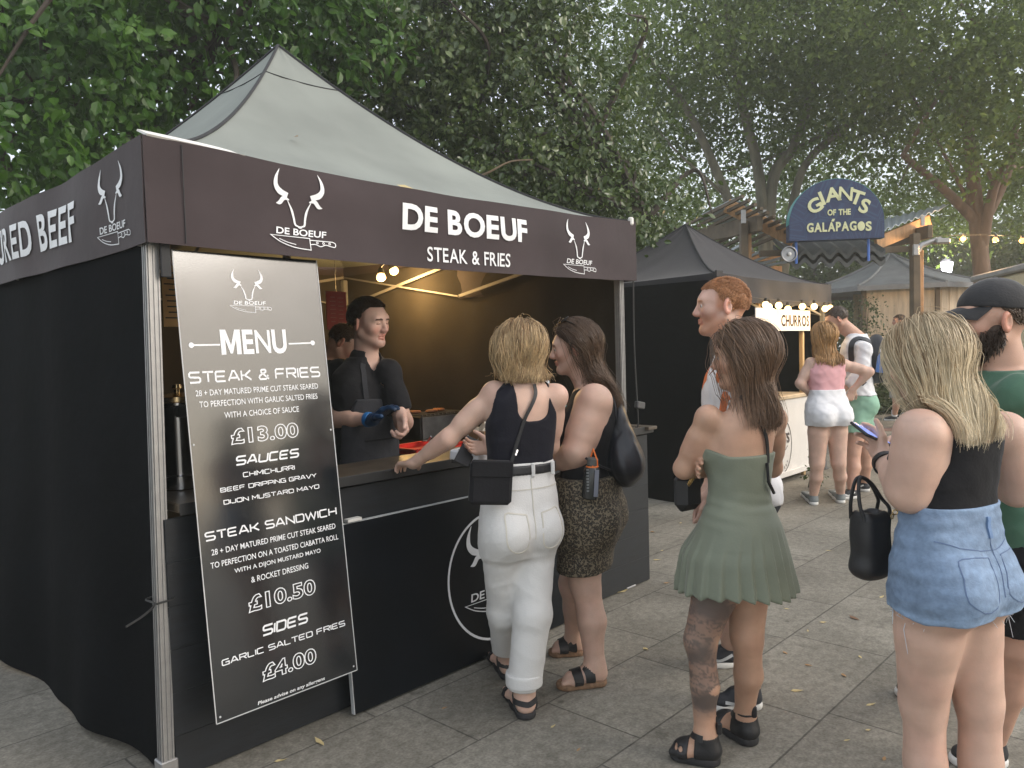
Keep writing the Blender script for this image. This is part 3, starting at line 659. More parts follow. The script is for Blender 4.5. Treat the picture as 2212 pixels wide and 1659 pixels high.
t = MB(); t.tube(bez([(-.02, -.052, .19), (.0, -.053, .17), (.02, -.053, .185), (.01, -.053, .20), (-.02, -.053, .16)], 5), .004, 4); t.build('swirl_mark', edge_m, tq, True); MB().box((0, 0, .223), (.102, .102, .012), ch=.003).build('lid', mat('turquoise_lid', (.03, .36, .44), .4), tq)

# ------------------------------------------------------------------ second stall
fab_ch = mat('charcoal_polyester', (.030, .028, .031), .7, .15, 5, .2, 90, sheen=.15, spec=.25)
dark_leg = mat('dark_steel_leg', (.12, .12, .12), .5, .1)
CL = st(5.40, .76)
ch, CV, _ = make_gazebo('gazebo', 'smaller all black gazebo over the white dessert counter', CL, SA, 2.70, 2.1, 2.165, 2.87, .25, fab_ch, fab_ch, dark_leg, 1.45, [
    dict(P=wall_sheet(lambda u, w, z: (-.03+w, u+.02, z), 2.05, 2.1, ph=3, amp=.02), off=(.004, 0, 0)),
    dict(P=wall_sheet(lambda u, w, z: (2.71+w, u+.02, z), 2.05, 2.1, ph=4, amp=.02), off=(-.004, 0, 0)),
    dict(P=wall_sheet(lambda u, w, z: (u+.03, 2.09+w, z), 2.62, 2.1, ph=5, amp=.03), off=(0, .004, 0))], seam=False, sagtop=.02)
MB().box((.03, -.06, 2.155), (.12, .02, .06), ch=.004).build('corner_flap', fab_ch, ch)
cream = mat('cream_counter', (.72, .70, .67), .5, .06, 4)
cc = thing('counter', 'white dessert counter with an oval printed emblem under the warm bulbs', 'counter', st(6.36, .76), SA)
MB().box((.615, .25, .47), (1.22, .48, .84), ch=.004).build('cabinet', cream, cc)
MB().box((.615, .25, .914), (1.26, .52, .042), ch=.006).build('counter_top', mat('pale_wood_top', (.55, .44, .30), .5, .2, 6), cc)
MB().box((.615, -.004, .09), (1.25, .02, .06), ch=.004).build('skirting', cream, cc)
for u in (.06, 1.17):
    for v in (.06, .44): MB().lathe((u, v, 0), [(.02, 0), (.02, .03), (.012, .05)], 10).build('castor', dark_leg, cc, True)
def on_cc(x, y, z): return np.stack([np.asarray(x), .0075-np.asarray(z)+0*np.asarray(x), np.asarray(y)], 1)
ink = mat('dark_print', (.035, .022, .022), .8, spec=.1)
oc = (.50, .40); t = np.linspace(0, 2*math.pi, 41)[:-1]
parts = [ribbon(np.stack([oc[0]+.26*np.cos(t), oc[1]+.30*np.sin(t)], 1), .010, True)]
parts.append(fit(glyphs('NTS', 1, 0, outline=.03), oc[0]-.08, oc[0]+.21, oc[1]+.02, oc[1]+.13))
parts.append(ribbon(bez([(oc[0]-.14, oc[1]-.03), (oc[0]-.08, oc[1]+.0), (oc[0]-.07, oc[1]-.06), (oc[0], oc[1]-.01), (oc[0]+.01, oc[1]-.06), (oc[0]+.08, oc[1]), (oc[0]+.09, oc[1]-.05), (oc[0]+.16, oc[1]-.01)], 6), .008))
for i, chh in enumerate('DESSERT'):
    a = rad(-118+i*12); V, F = glyphs(chh, .045, .01); c_, s_ = math.cos(a+math.pi/2), math.sin(a+math.pi/2); X = V[:, 0]*c_-V[:, 1]*s_; Y = V[:, 0]*s_+V[:, 1]*c_
    parts.append((np.stack([oc[0]+.235*math.cos(a)+X, oc[1]+.27*math.sin(a)+Y, 0*X], 1), F))
v, f = merge(parts); v, f = place(v, f, on_cc, .0015); mk('emblem', v, f, ink, cc, False)
sg = thing('shop_sign', 'long white sign in dark capitals hanging under the bulbs of the black gazebo', 'sign', st(6.36, .735), SA)
bw = mat('white_banner', (.78, .75, .72), .6, .04)
MB().box((.66, .02, 1.742), (1.20, .008, .225)).build('panel', bw, sg)
v, f = fit(word('CHURROS', .026), .50, 1.225, 1.675, 1.80); v, f = place(v, f, lambda x, y, z: np.stack([x, .014-z+0*x, y], 1), .0); mk('lettering', v, f, ink, sg, False)
MB().beam((1.16, .075, 0), (1.16, .075, 1.95), .045, .045, up=(0, 1, 0), ch=.005).build('post', mat('yellow_pine_post', (.55, .38, .19), .6, .2, 5, stretch=(8, 8, 1)), sg)
MB().beam((.08, .075, 0), (.08, .075, 1.95), .045, .045, up=(0, 1, 0), ch=.005).build('post', MATS['yellow_pine_post'], sg)
s2 = MB().box((.30, -.03, 1.77), (.42, .008, .17)).build('price_card', bw); s2.location = st(6.0, .70); s2.rotation_euler = (0, 0, SA); tag(s2, 'small white card partly hidden behind the red haired man', 'sign')
def string_lights(name, label, pts, bulbs, r, m, wire_r=.004, light=0, lcol=warm):
    o = thing(name, label, 'string lights', pts[0]); P = bez(pts, 10)-np.array(pts[0]); MB().tube(P, wire_r, 5).build('wire', edge_m, o, True)
    for b in bulbs:
        b = np.array(b)-np.array(pts[0])
        MB().lathe(b+np.array([0, 0, .9*r]), [(.45*r, 0), (.5*r, .3*r), (.5*r, 1.0*r), (.3*r, 1.1*r)], 10).build('socket', edge_m, o, True)
        MB().lathe(b, [(.02*r, -1.05*r), (.55*r, -.85*r), (.95*r, -.3*r), (1.0*r, .1*r), (.8*r, .6*r), (.45*r, .95*r)], 14).build('bulb', m, o, True)
    return o
us = [6.30, 6.37, 6.60, 6.82, 7.19, 7.51, 7.82, 7.965]; zs = [1.885, 1.865, 1.885, 1.852, 1.886, 1.893, 1.876, 1.886]
string_lights('string_lights', 'row of glowing warm bulbs along the edge of the smaller black gazebo', [st(5.5, .66, 1.97), st(6.3, .66, 1.945), st(7.2, .66, 1.94), st(8.1, .66, 1.955)], [st(u, .66, z) for u, z in zip(us, zs)], .036, bulb_mat('festoon_bulb', (1, .66, .26), 2.2))
for u, e in ((6.5, 2.4), (7.1, 2.8), (7.8, 6)):
    pl = bpy.data.lights.new('festoon_light', 'POINT'); pl.energy = e; pl.color = (1, .66, .30); pl.shadow_soft_size = .12; po = bpy.data.objects.new('festoon_light', pl); COL.objects.link(po); po.location = st(u, .52, 1.80)

# ------------------------------------------------------------------ pergola, arched sign, hut
wood_w = mat('warm_timber', (.42, .23, .10), .6, .25, 3, .15, 40, stretch=(6, 6, 1.5))
wood_d = mat('weathered_timber', (.13, .095, .06), .75, .3, 4, .2, 40)
tin = mat('corrugated_sheet', (.30, .34, .38), .4, .15, 3, metal=.4)
pg = thing('pergola', 'timber pergola with a butterfly roof of corrugated sheet and slats behind the gazebos', 'pergola', at(1790, 860, 13.4)*np.array([1, 1, 0]))
PO = np.array(pg.location)
def A(px, py, z): return at(px, py, z)-PO
def fl(P): P = np.array(P); P[2] = 0; return P
for (px, py, z, w) in ((1606, 478, 13.2, .12), (1617, 478, 13.35, .07), (1976, 505, 13.0, .12), (1988, 540, 13.1, .07)):
    t = A(px, py, z); MB().beam(fl(t), t, w, w*1.2, up=(0, 1, 0), ch=.008).build('post', wood_w if w < .1 else wood_d, pg)
for (px, py, z) in ((1672, 575, 16.5), (1682, 575, 16.6)):
    t = A(px, py, z); MB().beam(fl(t), t, .11, .11, up=(0, 1, 0), ch=.008).build('post', wood_w, pg)
for a, b, w, h, m in ((A(1570, 444, 13.6), A(1716, 518, 13.0), .06, .24, wood_w), (A(1892, 526, 13.0), A(2008, 478, 13.5), .06, .22, wood_w), (A(1470, 520, 16.0), A(1642, 482, 12.9), .10, .26, wood_d), (A(1580, 560, 16.5), A(1740, 545, 16.3), .06, .2, wood_w), (A(1640, 548, 13.25), A(1970, 538, 13.1), .06, .10, wood_d), (A(1900, 528, 14.8), A(2010, 500, 12.9), .08, .22, wood_d)):
    MB().beam(a, b, w, h, ch=.006).build('beam', m, pg)
for k in range(9):                                        # slats of the left roof
    q = k/8; a = A(1445+24*q*8*.6, 505-16*q+72*q, 16.2); b = A(1605+108*q, 424+70*q, 12.75); MB().beam(a, b, .05, .05).build('slat', wood_d, pg)
for k in range(6):
    q = k/5; a = A(1500+150*q, 585-10*q, 16.4); b = A(1600+110*q, 530+34*q, 13.6); MB().beam(a, b, .05, .04).build('slat', tin, pg)
def corr(a0, a1, b0, b1, n=60, amp=.02):
    P = np.zeros((n, 6, 3))
    for i, s in enumerate(np.linspace(0, 1, n)):
        for j, t_ in enumerate(np.linspace(0, 1, 6)): P[i, j] = (a0*(1-s)+a1*s)*(1-t_)+(b0*(1-s)+b1*s)*t_+np.array([0, 0, amp*math.sin(s*2*math.pi*n/6)])
    return P
MB().slab(corr(A(1885, 505, 12.8), A(2030, 452, 13.4), A(1880, 480, 16), A(2050, 440, 16.6)), (0, 0, -.012)).build('roof_sheet', tin, pg, True)
MB().slab(corr(A(1585, 428, 14.3), A(1706, 497, 13.6), A(1500, 470, 17), A(1690, 515, 17)), (0, 0, -.012)).build('roof_sheet', tin, pg, True)
MB().box(A(1652, 466, 13.25), (.05, .03, .2)).build('bracket', alu, pg); MB().box(A(1606, 468, 13.0), (.07, .05, .22)).build('bracket', alu, pg)
MB().box(A(1993, 477, 13.1), (.06, .03, .16)).build('bracket', alu, pg)
sgn = thing('arched_sign', 'navy arched sign with raised pale yellow letters rising above the pergola', 'sign', at(1806, 862, 12.6)*np.array([1, 1, 0]), rad(-6))
s0 = at(1806, 862, 12.6); sc = 12.6/FPX; zb_ = s0[2]-(s0[2]) ; zbase = at(1806, 521, 12.6)[2]
Wd, Hd = 97*sc, 127*sc
arch = [(-Wd, 0), (Wd, 0)]+[(Wd*math.cos(a)*1.0, .26+(Hd-.26)*math.sin(a)) for a in np.linspace(0, math.pi, 40)][0:]
Rx = np.array(Matrix.Rotation(rad(90), 3, 'X'))
def sign_mat():
    m = bpy.data.materials.new('navy_shell_pattern'); m.use_nodes = True; t = m.node_tree; b = t.nodes['Principled BSDF']; L = t.links.new
    tc = t.nodes.new('ShaderNodeTexCoord'); v = t.nodes.new('ShaderNodeTexVoronoi'); v.feature = 'DISTANCE_TO_EDGE'; v.inputs['Scale'].default_value = 2.6; v.inputs['Randomness'].default_value = .55; L(tc.outputs['Object'], v.inputs['Vector'])
    mm = t.nodes.new('ShaderNodeMath'); mm.operation = 'MULTIPLY'; mm.inputs[1].default_value = 62; L(v.outputs['Distance'], mm.inputs[0]); s = t.nodes.new('ShaderNodeMath'); s.operation = 'SINE'; L(mm.outputs[0], s.inputs[0])
    r = t.nodes.new('ShaderNodeValToRGB'); e = r.color_ramp.elements; e[0].position = .55; e[0].color = (.020, .032, .095, 1); e[1].position = .95; e[1].color = (.028, .060, .135, 1); L(s.outputs[0], r.inputs[0]); L(r.outputs[0], b.inputs['Base Color']); b.inputs['Roughness'].default_value = .5; return m
MB().prism(arch, -.11, .11, Rx, (0, 0, zbase)).build('panel', sign_mat(), sgn, False)
teal = mat('teal_edge', (.10, .34, .34), .5); e = MB(); n = len(arch)
ring = [(x*1.004, y*1.004+(.0 if y > 0 else -.004)) for x, y in arch]
P = np.zeros((n-1, 2, 3))
for i, (x, y) in enumerate(ring[1:]): P[i, 0] = (x, -.105, zbase+y); P[i, 1] = (x, .105, zbase+y)
e.slab(P, (0, 0, .006)).build('edge_band', teal, sgn)
yel = mat('pale_yellow_letters', (.72, .72, .42), .5, .04); parts = []
gl = ((-.335, .545, 30, 'G'), (-.225, .655, 21, 'I'), (-.058, .71, 8, 'A'), (.140, .71, -6, 'N'), (.310, .645, -21, 'T'), (.425, .505, -24, 'S'))
for x, y, a, c in gl:
    V, F = word(c, .030); V = V*.30; V[:, :2] -= (V[:, :2].max(0)+V[:, :2].min(0))/2; b_ = rad(a); V[:, 0] *= 1.08
    parts.append((np.stack([x+V[:, 0]*math.cos(b_)-V[:, 1]*math.sin(b_), y+V[:, 0]*math.sin(b_)+V[:, 1]*math.cos(b_), 0*V[:, 0]], 1), F))
parts.append(fit(word('OF THE', .030), -.14, .215, .378, .475)); parts.append(fit(word('GALAPAG', .034), -.46, .30, .125, .275)); parts.append(fit(word('S', .034), .44, .53, .112, .262))
tt = np.linspace(0, 2*math.pi, 25)[:-1]; parts.append((np.stack([.372+.056*np.cos(tt), .192+.074*np.sin(tt), 0*tt], 1), [tuple(range(24))])); parts.append((np.array([(-.085, .285, 0), (-.045, .285, 0), (-.025, .325, 0), (-.065, .325, 0)]), [(0, 1, 2, 3)]))
v, f = merge(parts); n = len(v); v3 = np.stack([v[:, 0], 0*v[:, 0]-.125, zbase+v[:, 1]], 1)
# raised letters: front face plus a shallow body
vb = v3+np.array([0, .013, 0]); from collections import Counter
ec = Counter(); 
for q in f:
    for i in range(len(q)): ec[frozenset((q[i], q[(i+1) % len(q)]))] += 1
F2 = [tuple(q) for q in f]
for q in f:
    for i in range(len(q)):
        a, b = q[i], q[(i+1) % len(q)]
        if ec[frozenset((a, b))] == 1: F2.append((a, b, b+n, a+n))
mk('lettering', np.vstack([v3, vb]), F2, yel, sgn, False)
blue_m = mat('blue_rod', (.05, .16, .55), .4)
for x in (-.60, .52): MB().tube([(x, 0, zbase-.35), (x, 0, zbase)], .022, 8).build('rod', blue_m, sgn, True)
tile = mat('dark_roof_tile', (.075, .078, .075), .6, .2, 8)
tr = thing('tiled_canopy', 'two wavy rows of dark roof sheet hanging below the arched sign', 'canopy', at(1800, 862, 12.9)*np.array([1, 1, 0]), rad(-6)); z0 = at(1800, 545, 12.9)[2]
for r_ in range(2):
    xs = np.linspace(-.74, .80, 110); P = np.zeros((110, 2, 3))
    for i, x in enumerate(xs): w = .055*math.sin(x*2*math.pi/.265); P[i, 0] = (x, -.12, z0-.01-.14*r_+w); P[i, 1] = (x, .9, z0+.34-.14*r_+w)
    MB().slab(P, (0, 0, -.075)).build('tile_row', tile, tr, True, 60)
dl = thing('round_lamp', 'round unlit lamp with a pale ring at the end of the wavy sheets', 'lamp', at(1705, 549, 12.5), 0)
a = np.linspace(0, 2*math.pi, 29); MB().tube([(.118*math.cos(t), 0, .118*math.sin(t)) for t in a], .013, 8, False).build('ring', dull_steel, dl, True)
MB().lathe((0, .02, 0), [(.1, 0), (.09, .03), (.03, .10), (.0, .1)], 20, (0, 1, 0)).build('reflector', dull_steel, dl, True); MB().lathe((0, -.0, 0), [(.03, 0), (.028, .03), (.0, .04)], 12, (0, -1, 0)).build('bulb', white_cap, dl, True); MB().tube([(0, .1, 0), (.1, .45, .05)], .018, 6).build('bracket', dark_leg, dl, True)
fl_ = thing('floodlight', 'grey floodlight on a curved arm bolted to the pergola post', 'floodlight', at(1985, 535, 12.9), 0)
def Fl(px, py, z=12.9): return at(px, py, z)-np.array(fl_.location)
MB().tube([Fl(1982, 543), Fl(1990, 530), Fl(2010, 522), Fl(2032, 515)], [.05, .05, .04, .035], 8).build('arm', alu, fl_, True); MB().box(Fl(2033, 521), (.24, .16, .09), ch=.02).build('head', alu, fl_); MB().box(Fl(1978, 540, 12.85), (.10, .05, .18), ch=.01).build('bracket', alu, fl_)
# hut
hut = thing('garden_hut', 'octagonal timber hut with a grey felt roof behind the pergola', 'hut', at(1925, 862, 19.5)*np.array([1, 1, 0]), rad(0))
pine = mat('silvered_pine_boards', (.64, .53, .40), .75, .22, 2.5, .15, 30, stretch=(5, 5, .6)); pine_d = mat('dark_corner_board', (.16, .12, .085), .75, .25, 4)
felt = mat('grey_roof_felt', (.24, .26, .29), .7, .15, 3, .2, 80); HR = 1.95; a0 = rad(270-22.5-20)
corners = [np.array([HR*math.cos(a0+k*math.pi/4), HR*math.sin(a0+k*math.pi/4), 0]) for k in range(8)]
HZ = 2.74
for k in range(8):
    a, b = corners[k], corners[(k+1) % 8]; m = MB(); nn = 11; out = (a+b)/2; out /= np.linalg.norm(out)
    if k > 4: continue
    for i in range(nn):
        p = a+(b-a)*(i+.5)/nn; wd = np.linalg.norm(b-a)/nn; t_ = (b-a)/np.linalg.norm(b-a)
        m.box(p+out*(.012 if i % 2 else 0)+np.array([0, 0, HZ/2]), (wd*(1.12 if i % 2 else .9), .02, HZ), rot=np.stack([t_, out, [0, 0, 1]], 1))
    m.build('wall', pine, hut)
    MB().beam(a+(a/HR)*.012, a+(a/HR)*.012+np.array([0, 0, HZ]), .09, .09, up=(0, 1, 0)).build('corner_post', pine_d, hut)
apex = np.array([0, 0, 3.62]); rf = MB(); ER = HR+.38
ev = [np.array([ER*math.cos(a0+k*math.pi/4), ER*math.sin(a0+k*math.pi/4), HZ-.02]) for k in range(8)]
for k in range(8):
    P = np.zeros((8, 5, 3))
    for i, t_ in enumerate(np.linspace(0, 1, 8)):
        for j, s in enumerate(np.linspace(0, 1, 5)):
            q = ev[k]*(1-s)+ev[(k+1) % 8]*s; q = apex+(q-apex)*t_; q[2] -= .12*math.sin(math.pi*t_)*(1); P[i, j] = q
    rf.slab(P, (0, 0, -.03))
ro = rf.build('roof', felt, hut, True, 20)
hp = MB()
for k in range(8): hp.tube([apex+(ev[k]-apex)*t_+np.array([0, 0, .01-.12*math.sin(math.pi*t_)]) for t_ in np.linspace(0, 1, 8)], .035, 6)
hp.build('hip_trim', felt, ro, True)
for k in range(8): MB().beam(ev[k]-np.array([0, 0, .06]), ev[(k+1) % 8]-np.array([0, 0, .06]), .03, .10).build('fascia', felt, hut)
# lamp post
lp = thing('street_lamp', 'lit white lantern on a dark post beyond the timber hut', 'street lamp', at(2046, 862, 21.5)*np.array([1, 1, 0])); z1 = at(2046, 590, 21.5)[2]
MB().tube([(0, 0, 0), (0, 0, .5), (0, 0, z1)], [.09, .06, .04], 10).build('post', dark_leg, lp, True)
MB().lathe((0, 0, z1), [(.09, 0), (.13, .02), (.175, .27), (.165, .28)], 4).build('lantern', bulb_mat('lantern_light', (.95, .93, 1.0), 9), lp); MB().lathe((0, 0, z1+.28), [(.20, 0), (.05, .12), (.02, .2), (.0, .2)], 4).build('cap', dark_leg, lp)
pl = bpy.data.lights.new('lantern_glow', 'POINT'); pl.energy = 60; pl.color = (.95, .93, 1); pl.shadow_soft_size = .2; po = bpy.data.objects.new('lantern_glow', pl); COL.objects.link(po); po.location = at(2046, 574, 21.1)
for px in (2080, 2150): pl = bpy.data.lights.new('amber_light', 'POINT'); pl.energy = 34; pl.color = (1, .60, .26); pl.shadow_soft_size = .1; po = bpy.data.objects.new('amber_light', pl); COL.objects.link(po); po.location = at(px, 524, 13.1)
string_lights('string_lights', 'sparse glowing bulbs strung across the trees above the cap wearing man', [at(2000, 512, 13.5), at(2080, 508, 13.3), at(2150, 508, 13), at(2230, 512, 12.8)], [at(2080, 516, 13.3), at(2150, 518, 13), at(2208, 520, 12.85)], .045, bulb_mat('amber_bulb', (1, .50, .13), 1.3))
# food trailer at the right edge
tl = thing('food_trailer', 'cream food trailer with a grey roof rail behind the man in the cap', 'trailer', at(2322, 862, 9.5)*np.array([1, 1, 0]), rad(-14)); z1 = at(2180, 575, 9.5)[2]
MB().box((.45, 1.0, (z1-.05+.45)/2), (1.9, 2.0, z1-.5), ch=.03).build('body', mat('cream_panel', (.60, .53, .36), .5, .06), tl); MB().box((.45, .98, z1), (2.0, 2.1, .09), ch=.02).build('roof', mat('grey_roof_rail', (.30, .30, .30), .5), tl); MB().box((-.49, -.005, 1.4), (.05, .03, 1.9), ch=.006).build('corner_rail', alu, tl)
for x in (-.05, .95):
    w = MB().lathe((x, -.03, .29), [(.10, -.08), (.27, -.08), (.29, -.05), (.29, .05), (.27, .08), (.10, .08)], 24, (0, 1, 0)).build('wheel', edge_m, tl, True); MB().lathe((x, -.12, .29), [(.16, 0), (.15, .02), (.05, .03), (0, .03)], 16, (0, -1, 0)).build('rim', alu, w, True)
# parasol far behind, orange glow put into its cloth colour
um = thing('parasol', 'small parasol with an orange glow put into its cloth, behind the cap man', 'parasol', at(2052, 862, 21)*np.array([1, 1, 0])); z1 = at(2052, 655, 21)[2]
MB().lathe((0, 0, z1-.42), [(.62, 0), (.60, .02), (.3, .25), (.03, .42)], 8).build('canopy', mat('orange_glow_cloth', (.75, .22, .04), .7), um); MB().tube([(0, 0, 0), (0, 0, z1)], .025, 8).build('pole', dark_leg, um, True)
string_lights('string_lights', 'cluster of tiny golden bulbs hanging by the orange parasol', [at(2030, 655, 20.5), at(2050, 668, 20.3), at(2072, 660, 20.4)], [at(2033, 668, 20.5), at(2042, 660, 20.3), at(2050, 672, 20.3), at(2062, 662, 20.4), at(2040, 678, 20.4)], .045, MATS['amber_bulb'])

jb = thing('junction_box', 'small grey cable box dangling on a black cord beside the far stall leg', 'cable box', st(2.995, -.02, 1.14), SA); MB().box((.03, 0, 0), (.085, .03, .045), rot=Matrix.Rotation(.18, 3, 'Y'), ch=.006).build('casing', mat('grey_plastic_box', (.06, .06, .06), .5), jb); MB().tube(bez([(-.015, 0, .80), (-.005, .01, .4), (.0, 0, .02), (.005, .0, -.12), (-.01, .01, -.14)], 6), .005, 5).build('cord', edge_m, jb, True)
# ------------------------------------------------------------------ trees and shrubs
def leaf_mat(name, base, var=.35, rough=.42, tr=.35, spec=.5):
    m = bpy.data.materials.new(name); m.use_nodes = True; t = m.node_tree; L = t.links.new; b = t.nodes['Principled BSDF']; out = t.nodes['Material Output']
    at_ = t.nodes.new('ShaderNodeAttribute'); at_.attribute_name = 'Col'
    mx = t.nodes.new('ShaderNodeMix'); mx.data_type = 'RGBA'; mx.blend_type = 'MULTIPLY'; mx.inputs['Factor'].default_value = 1; mx.inputs[6].default_value = (*base, 1); L(at_.outputs[0], mx.inputs[7])
    n = t.nodes.new('ShaderNodeTexNoise'); n.inputs['Scale'].default_value = 25; tc = t.nodes.new('ShaderNodeTexCoord'); L(tc.outputs['Object'], n.inputs[0])
    r = t.nodes.new('ShaderNodeValToRGB'); r.color_ramp.elements[0].color = (.8, .8, .8, 1); r.color_ramp.elements[1].color = (1.15, 1.15, 1.1, 1); L(n.outputs[0], r.inputs[0])
    m2 = t.nodes.new('ShaderNodeMix'); m2.data_type = 'RGBA'; m2.blend_type = 'MULTIPLY'; m2.inputs['Factor'].default_value = 1; L(mx.outputs[2], m2.inputs[6]); L(r.outputs[0], m2.inputs[7])
    L(m2.outputs[2], b.inputs['Base Color']); b.inputs['Roughness'].default_value = rough; b.inputs['Specular IOR Level'].default_value = spec
    tl_ = t.nodes.new('ShaderNodeBsdfTranslucent'); L(m2.outputs[2], tl_.inputs[0]); ms = t.nodes.new('ShaderNodeMixShader'); ms.inputs[0].default_value = tr
    L(b.outputs[0], ms.inputs[1]); L(tl_.outputs[0], ms.inputs[2]); L(ms.outputs[0], out.inputs[0]); return m
def bark_mat(name, c, bs=18): return mat(name, c, .85, .35, 2.2, .9, bs, stretch=(3, 3, .7))
TPL6 = np.array([(0, 0, 0), (.5, 0, -.05), (1, 0, -.16), (.30, .30, .05), (.68, .27, .0), (.30, -.30, .05), (.68, -.27, .0)], float); TRI6 = np.array([(0, 1, 3), (1, 4, 3), (1, 2, 4), (0, 5, 1), (1, 5, 6), (1, 6, 2)])
TPL2 = np.array([(0, 0, 0), (1, 0, -.1), (.45, .32, .06), (.45, -.32, .06)], float); TRI2 = np.array([(0, 1, 2), (0, 3, 1)])
def crown(name, lobes, ncl, nl, size, m, parent, hue, detail=True, droop=.5, spread=.35, shell=.45, flat=.8, seed=1, tint=((.75, .85, .55), (1.25, 1.2, 1.2))):
    R = np.random.default_rng(seed); vol = np.array([l[1][0]*l[1][1]*l[1][2] for l in lobes])**.8; pick = R.choice(len(lobes), ncl, p=vol/vol.sum())
    d = R.normal(size=(ncl, 3)); d /= np.linalg.norm(d, axis=1)[:, None]; rr = (shell+(1-shell)*R.random(ncl))**.6
    rr *= 1+.16*np.sin(d[:, 0]*5+pick)*np.cos(d[:, 2]*6+2*pick)                       # uneven outline
    C_ = np.array([lobes[i][0] for i in pick]); S = np.array([lobes[i][1] for i in pick]); cc_ = C_+d*rr[:, None]*S
    tw = d*np.array([1, 1, .4])+R.normal(size=(ncl, 3))*.45; tw[:, 2] -= droop; tw /= np.linalg.norm(tw, axis=1)[:, None]
    k = np.repeat(np.arange(ncl), nl); N = len(k); t_ = np.tile(np.linspace(0, 1, nl), ncl)
    pos = cc_[k]+tw[k]*((t_-.3)*spread*2.2)[:, None]+R.normal(size=(N, 3))*spread*.32
    pos[:, 2] -= (t_**2)*spread*.5*droop
    ld = tw[k]*.6+R.normal(size=(N, 3))*.75; ld[:, 2] -= droop*.6; ld /= np.linalg.norm(ld, axis=1)[:, None]
    nrm = np.array([0, 0, 1.0])*flat+d[k]*.5+R.normal(size=(N, 3))*.45; y = np.cross(nrm, ld); y /= np.linalg.norm(y, axis=1)[:, None]+1e-9; z = np.cross(ld, y)
    sz = size*(.35+.9*R.random(N)); T, TR = (TPL6, TRI6) if detail else (TPL2, TRI2)
    V = pos[:, None, :]+sz[:, None, None]*(T[None, :, 0, None]*ld[:, None, :]+T[None, :, 1, None]*y[:, None, :]+T[None, :, 2, None]*z[:, None, :])
    F = (TR[None]+(np.arange(N)*len(T))[:, None, None]).reshape(-1, 3)
    ct = R.random(ncl)[k]*.6+R.random(N)*.4; a, b = np.array(tint[0]), np.array(tint[1]); col = a+(b-a)*ct[:, None]
    return mk(name, V.reshape(-1, 3), F, m, parent, False, None, np.repeat(col, len(T), 0))
def limb(pts, r0, r1, n=8): P = bez(pts, 8); return P, np.linspace(r0, r1, len(P))
def tree(name, label, base, limbs, lobes, ncl, nl, size, lm, bm, group=None, twig_to=0, **kw):
    base = np.array(base, float); o = thing(name, label, 'tree', base, 0, group); t = MB()
    for pts, r0, r1 in limbs: P, r = limb(np.array(pts)-base, r0, r1); t.tube(P, r, 9)
    R = np.random.default_rng(kw.get('seed', 1)+50)
    for i in range(twig_to):                                 # branches that run out into the crown
        lb = lobes[i % len(lobes)]; src = np.array(limbs[i % len(limbs)][0]); s = src[-1 if i % 3 else len(src)//2]; e = np.array(lb[0])+R.normal(size=3)*.55*np.array(lb[1])
        t.tube(bez([s-base, (s+e)/2-base+R.normal(size=3)*.25+np.array([0, 0, .2]), e-base], 6), np.linspace(.05, .008, 13), 5)
    t.build('trunk', bm, o, True)
    crown('crown', [(np.array(c)-base, s) for c, s in lobes], ncl, nl, size, lm, o, 0, **kw); return o
g_near = leaf_mat('maple_leaf', (.060, .150, .020), tr=.42, rough=.36); g_mid = leaf_mat('evergreen_leaf', (.075, .122, .038), tr=.28, rough=.27, spec=.8); g_far = leaf_mat('plane_leaf', (.150, .220, .060), tr=.6, rough=.5); g_shrub = leaf_mat('shrub_leaf', (.055, .085, .03), tr=.3)
bk_d = bark_mat('dark_bark', (.055, .042, .032)); bk_p = bark_mat('plane_bark', (.17, .155, .115), 9); bk_r = bark_mat('red_brown_bark', (.16, .105, .075), 9)
def lob(px, py, z, sx, sy, sz): return (at(px, py, z), (sx, sy, sz))
def G(px, z): P = at(px, 860, z); P[2] = 0; return P
b = G(150, 9.5)
tree('maple_tree', 'broad leaved tree with large bright leaves overhanging the stall roof at its far corner', b, [([b, b+(0, 0, 2), at(130, 300, 9.2), at(90, 40, 8.6)], .17, .07), ([b+(0, 0, 2.2), at(300, 260, 9.2), at(480, 60, 8.6)], .10, .04), ([b+(0, 0, 1.9), at(0, 330, 8.8), at(-120, 250, 8)], .09, .03)],
     [lob(110, 120, 7.9, 1.9, 1.3, 1.2), lob(500, 30, 8.6, 1.7, 1.3, 1.1), lob(-40, 330, 7.2, 1.25, 1.1, .62), lob(230, -120, 8.2, 2.4, 1.5, 1.2), lob(160, 330, 8.2, .9, .8, .5), lob(700, 40, 9.0, 1.0, 1.0, .9), lob(260, 170, 10.2, 2.6, .8, 1.7), lob(40, 40, 10.2, 2.6, .8, 1.9)], 1250, 22, .125, g_near, bk_d, twig_to=26, seed=3, droop=.8, spread=.27, shell=.12, flat=.55, tint=((.45, .55, .40), (1.6, 1.4, 1.2)))
b = G(1000, 11.5)
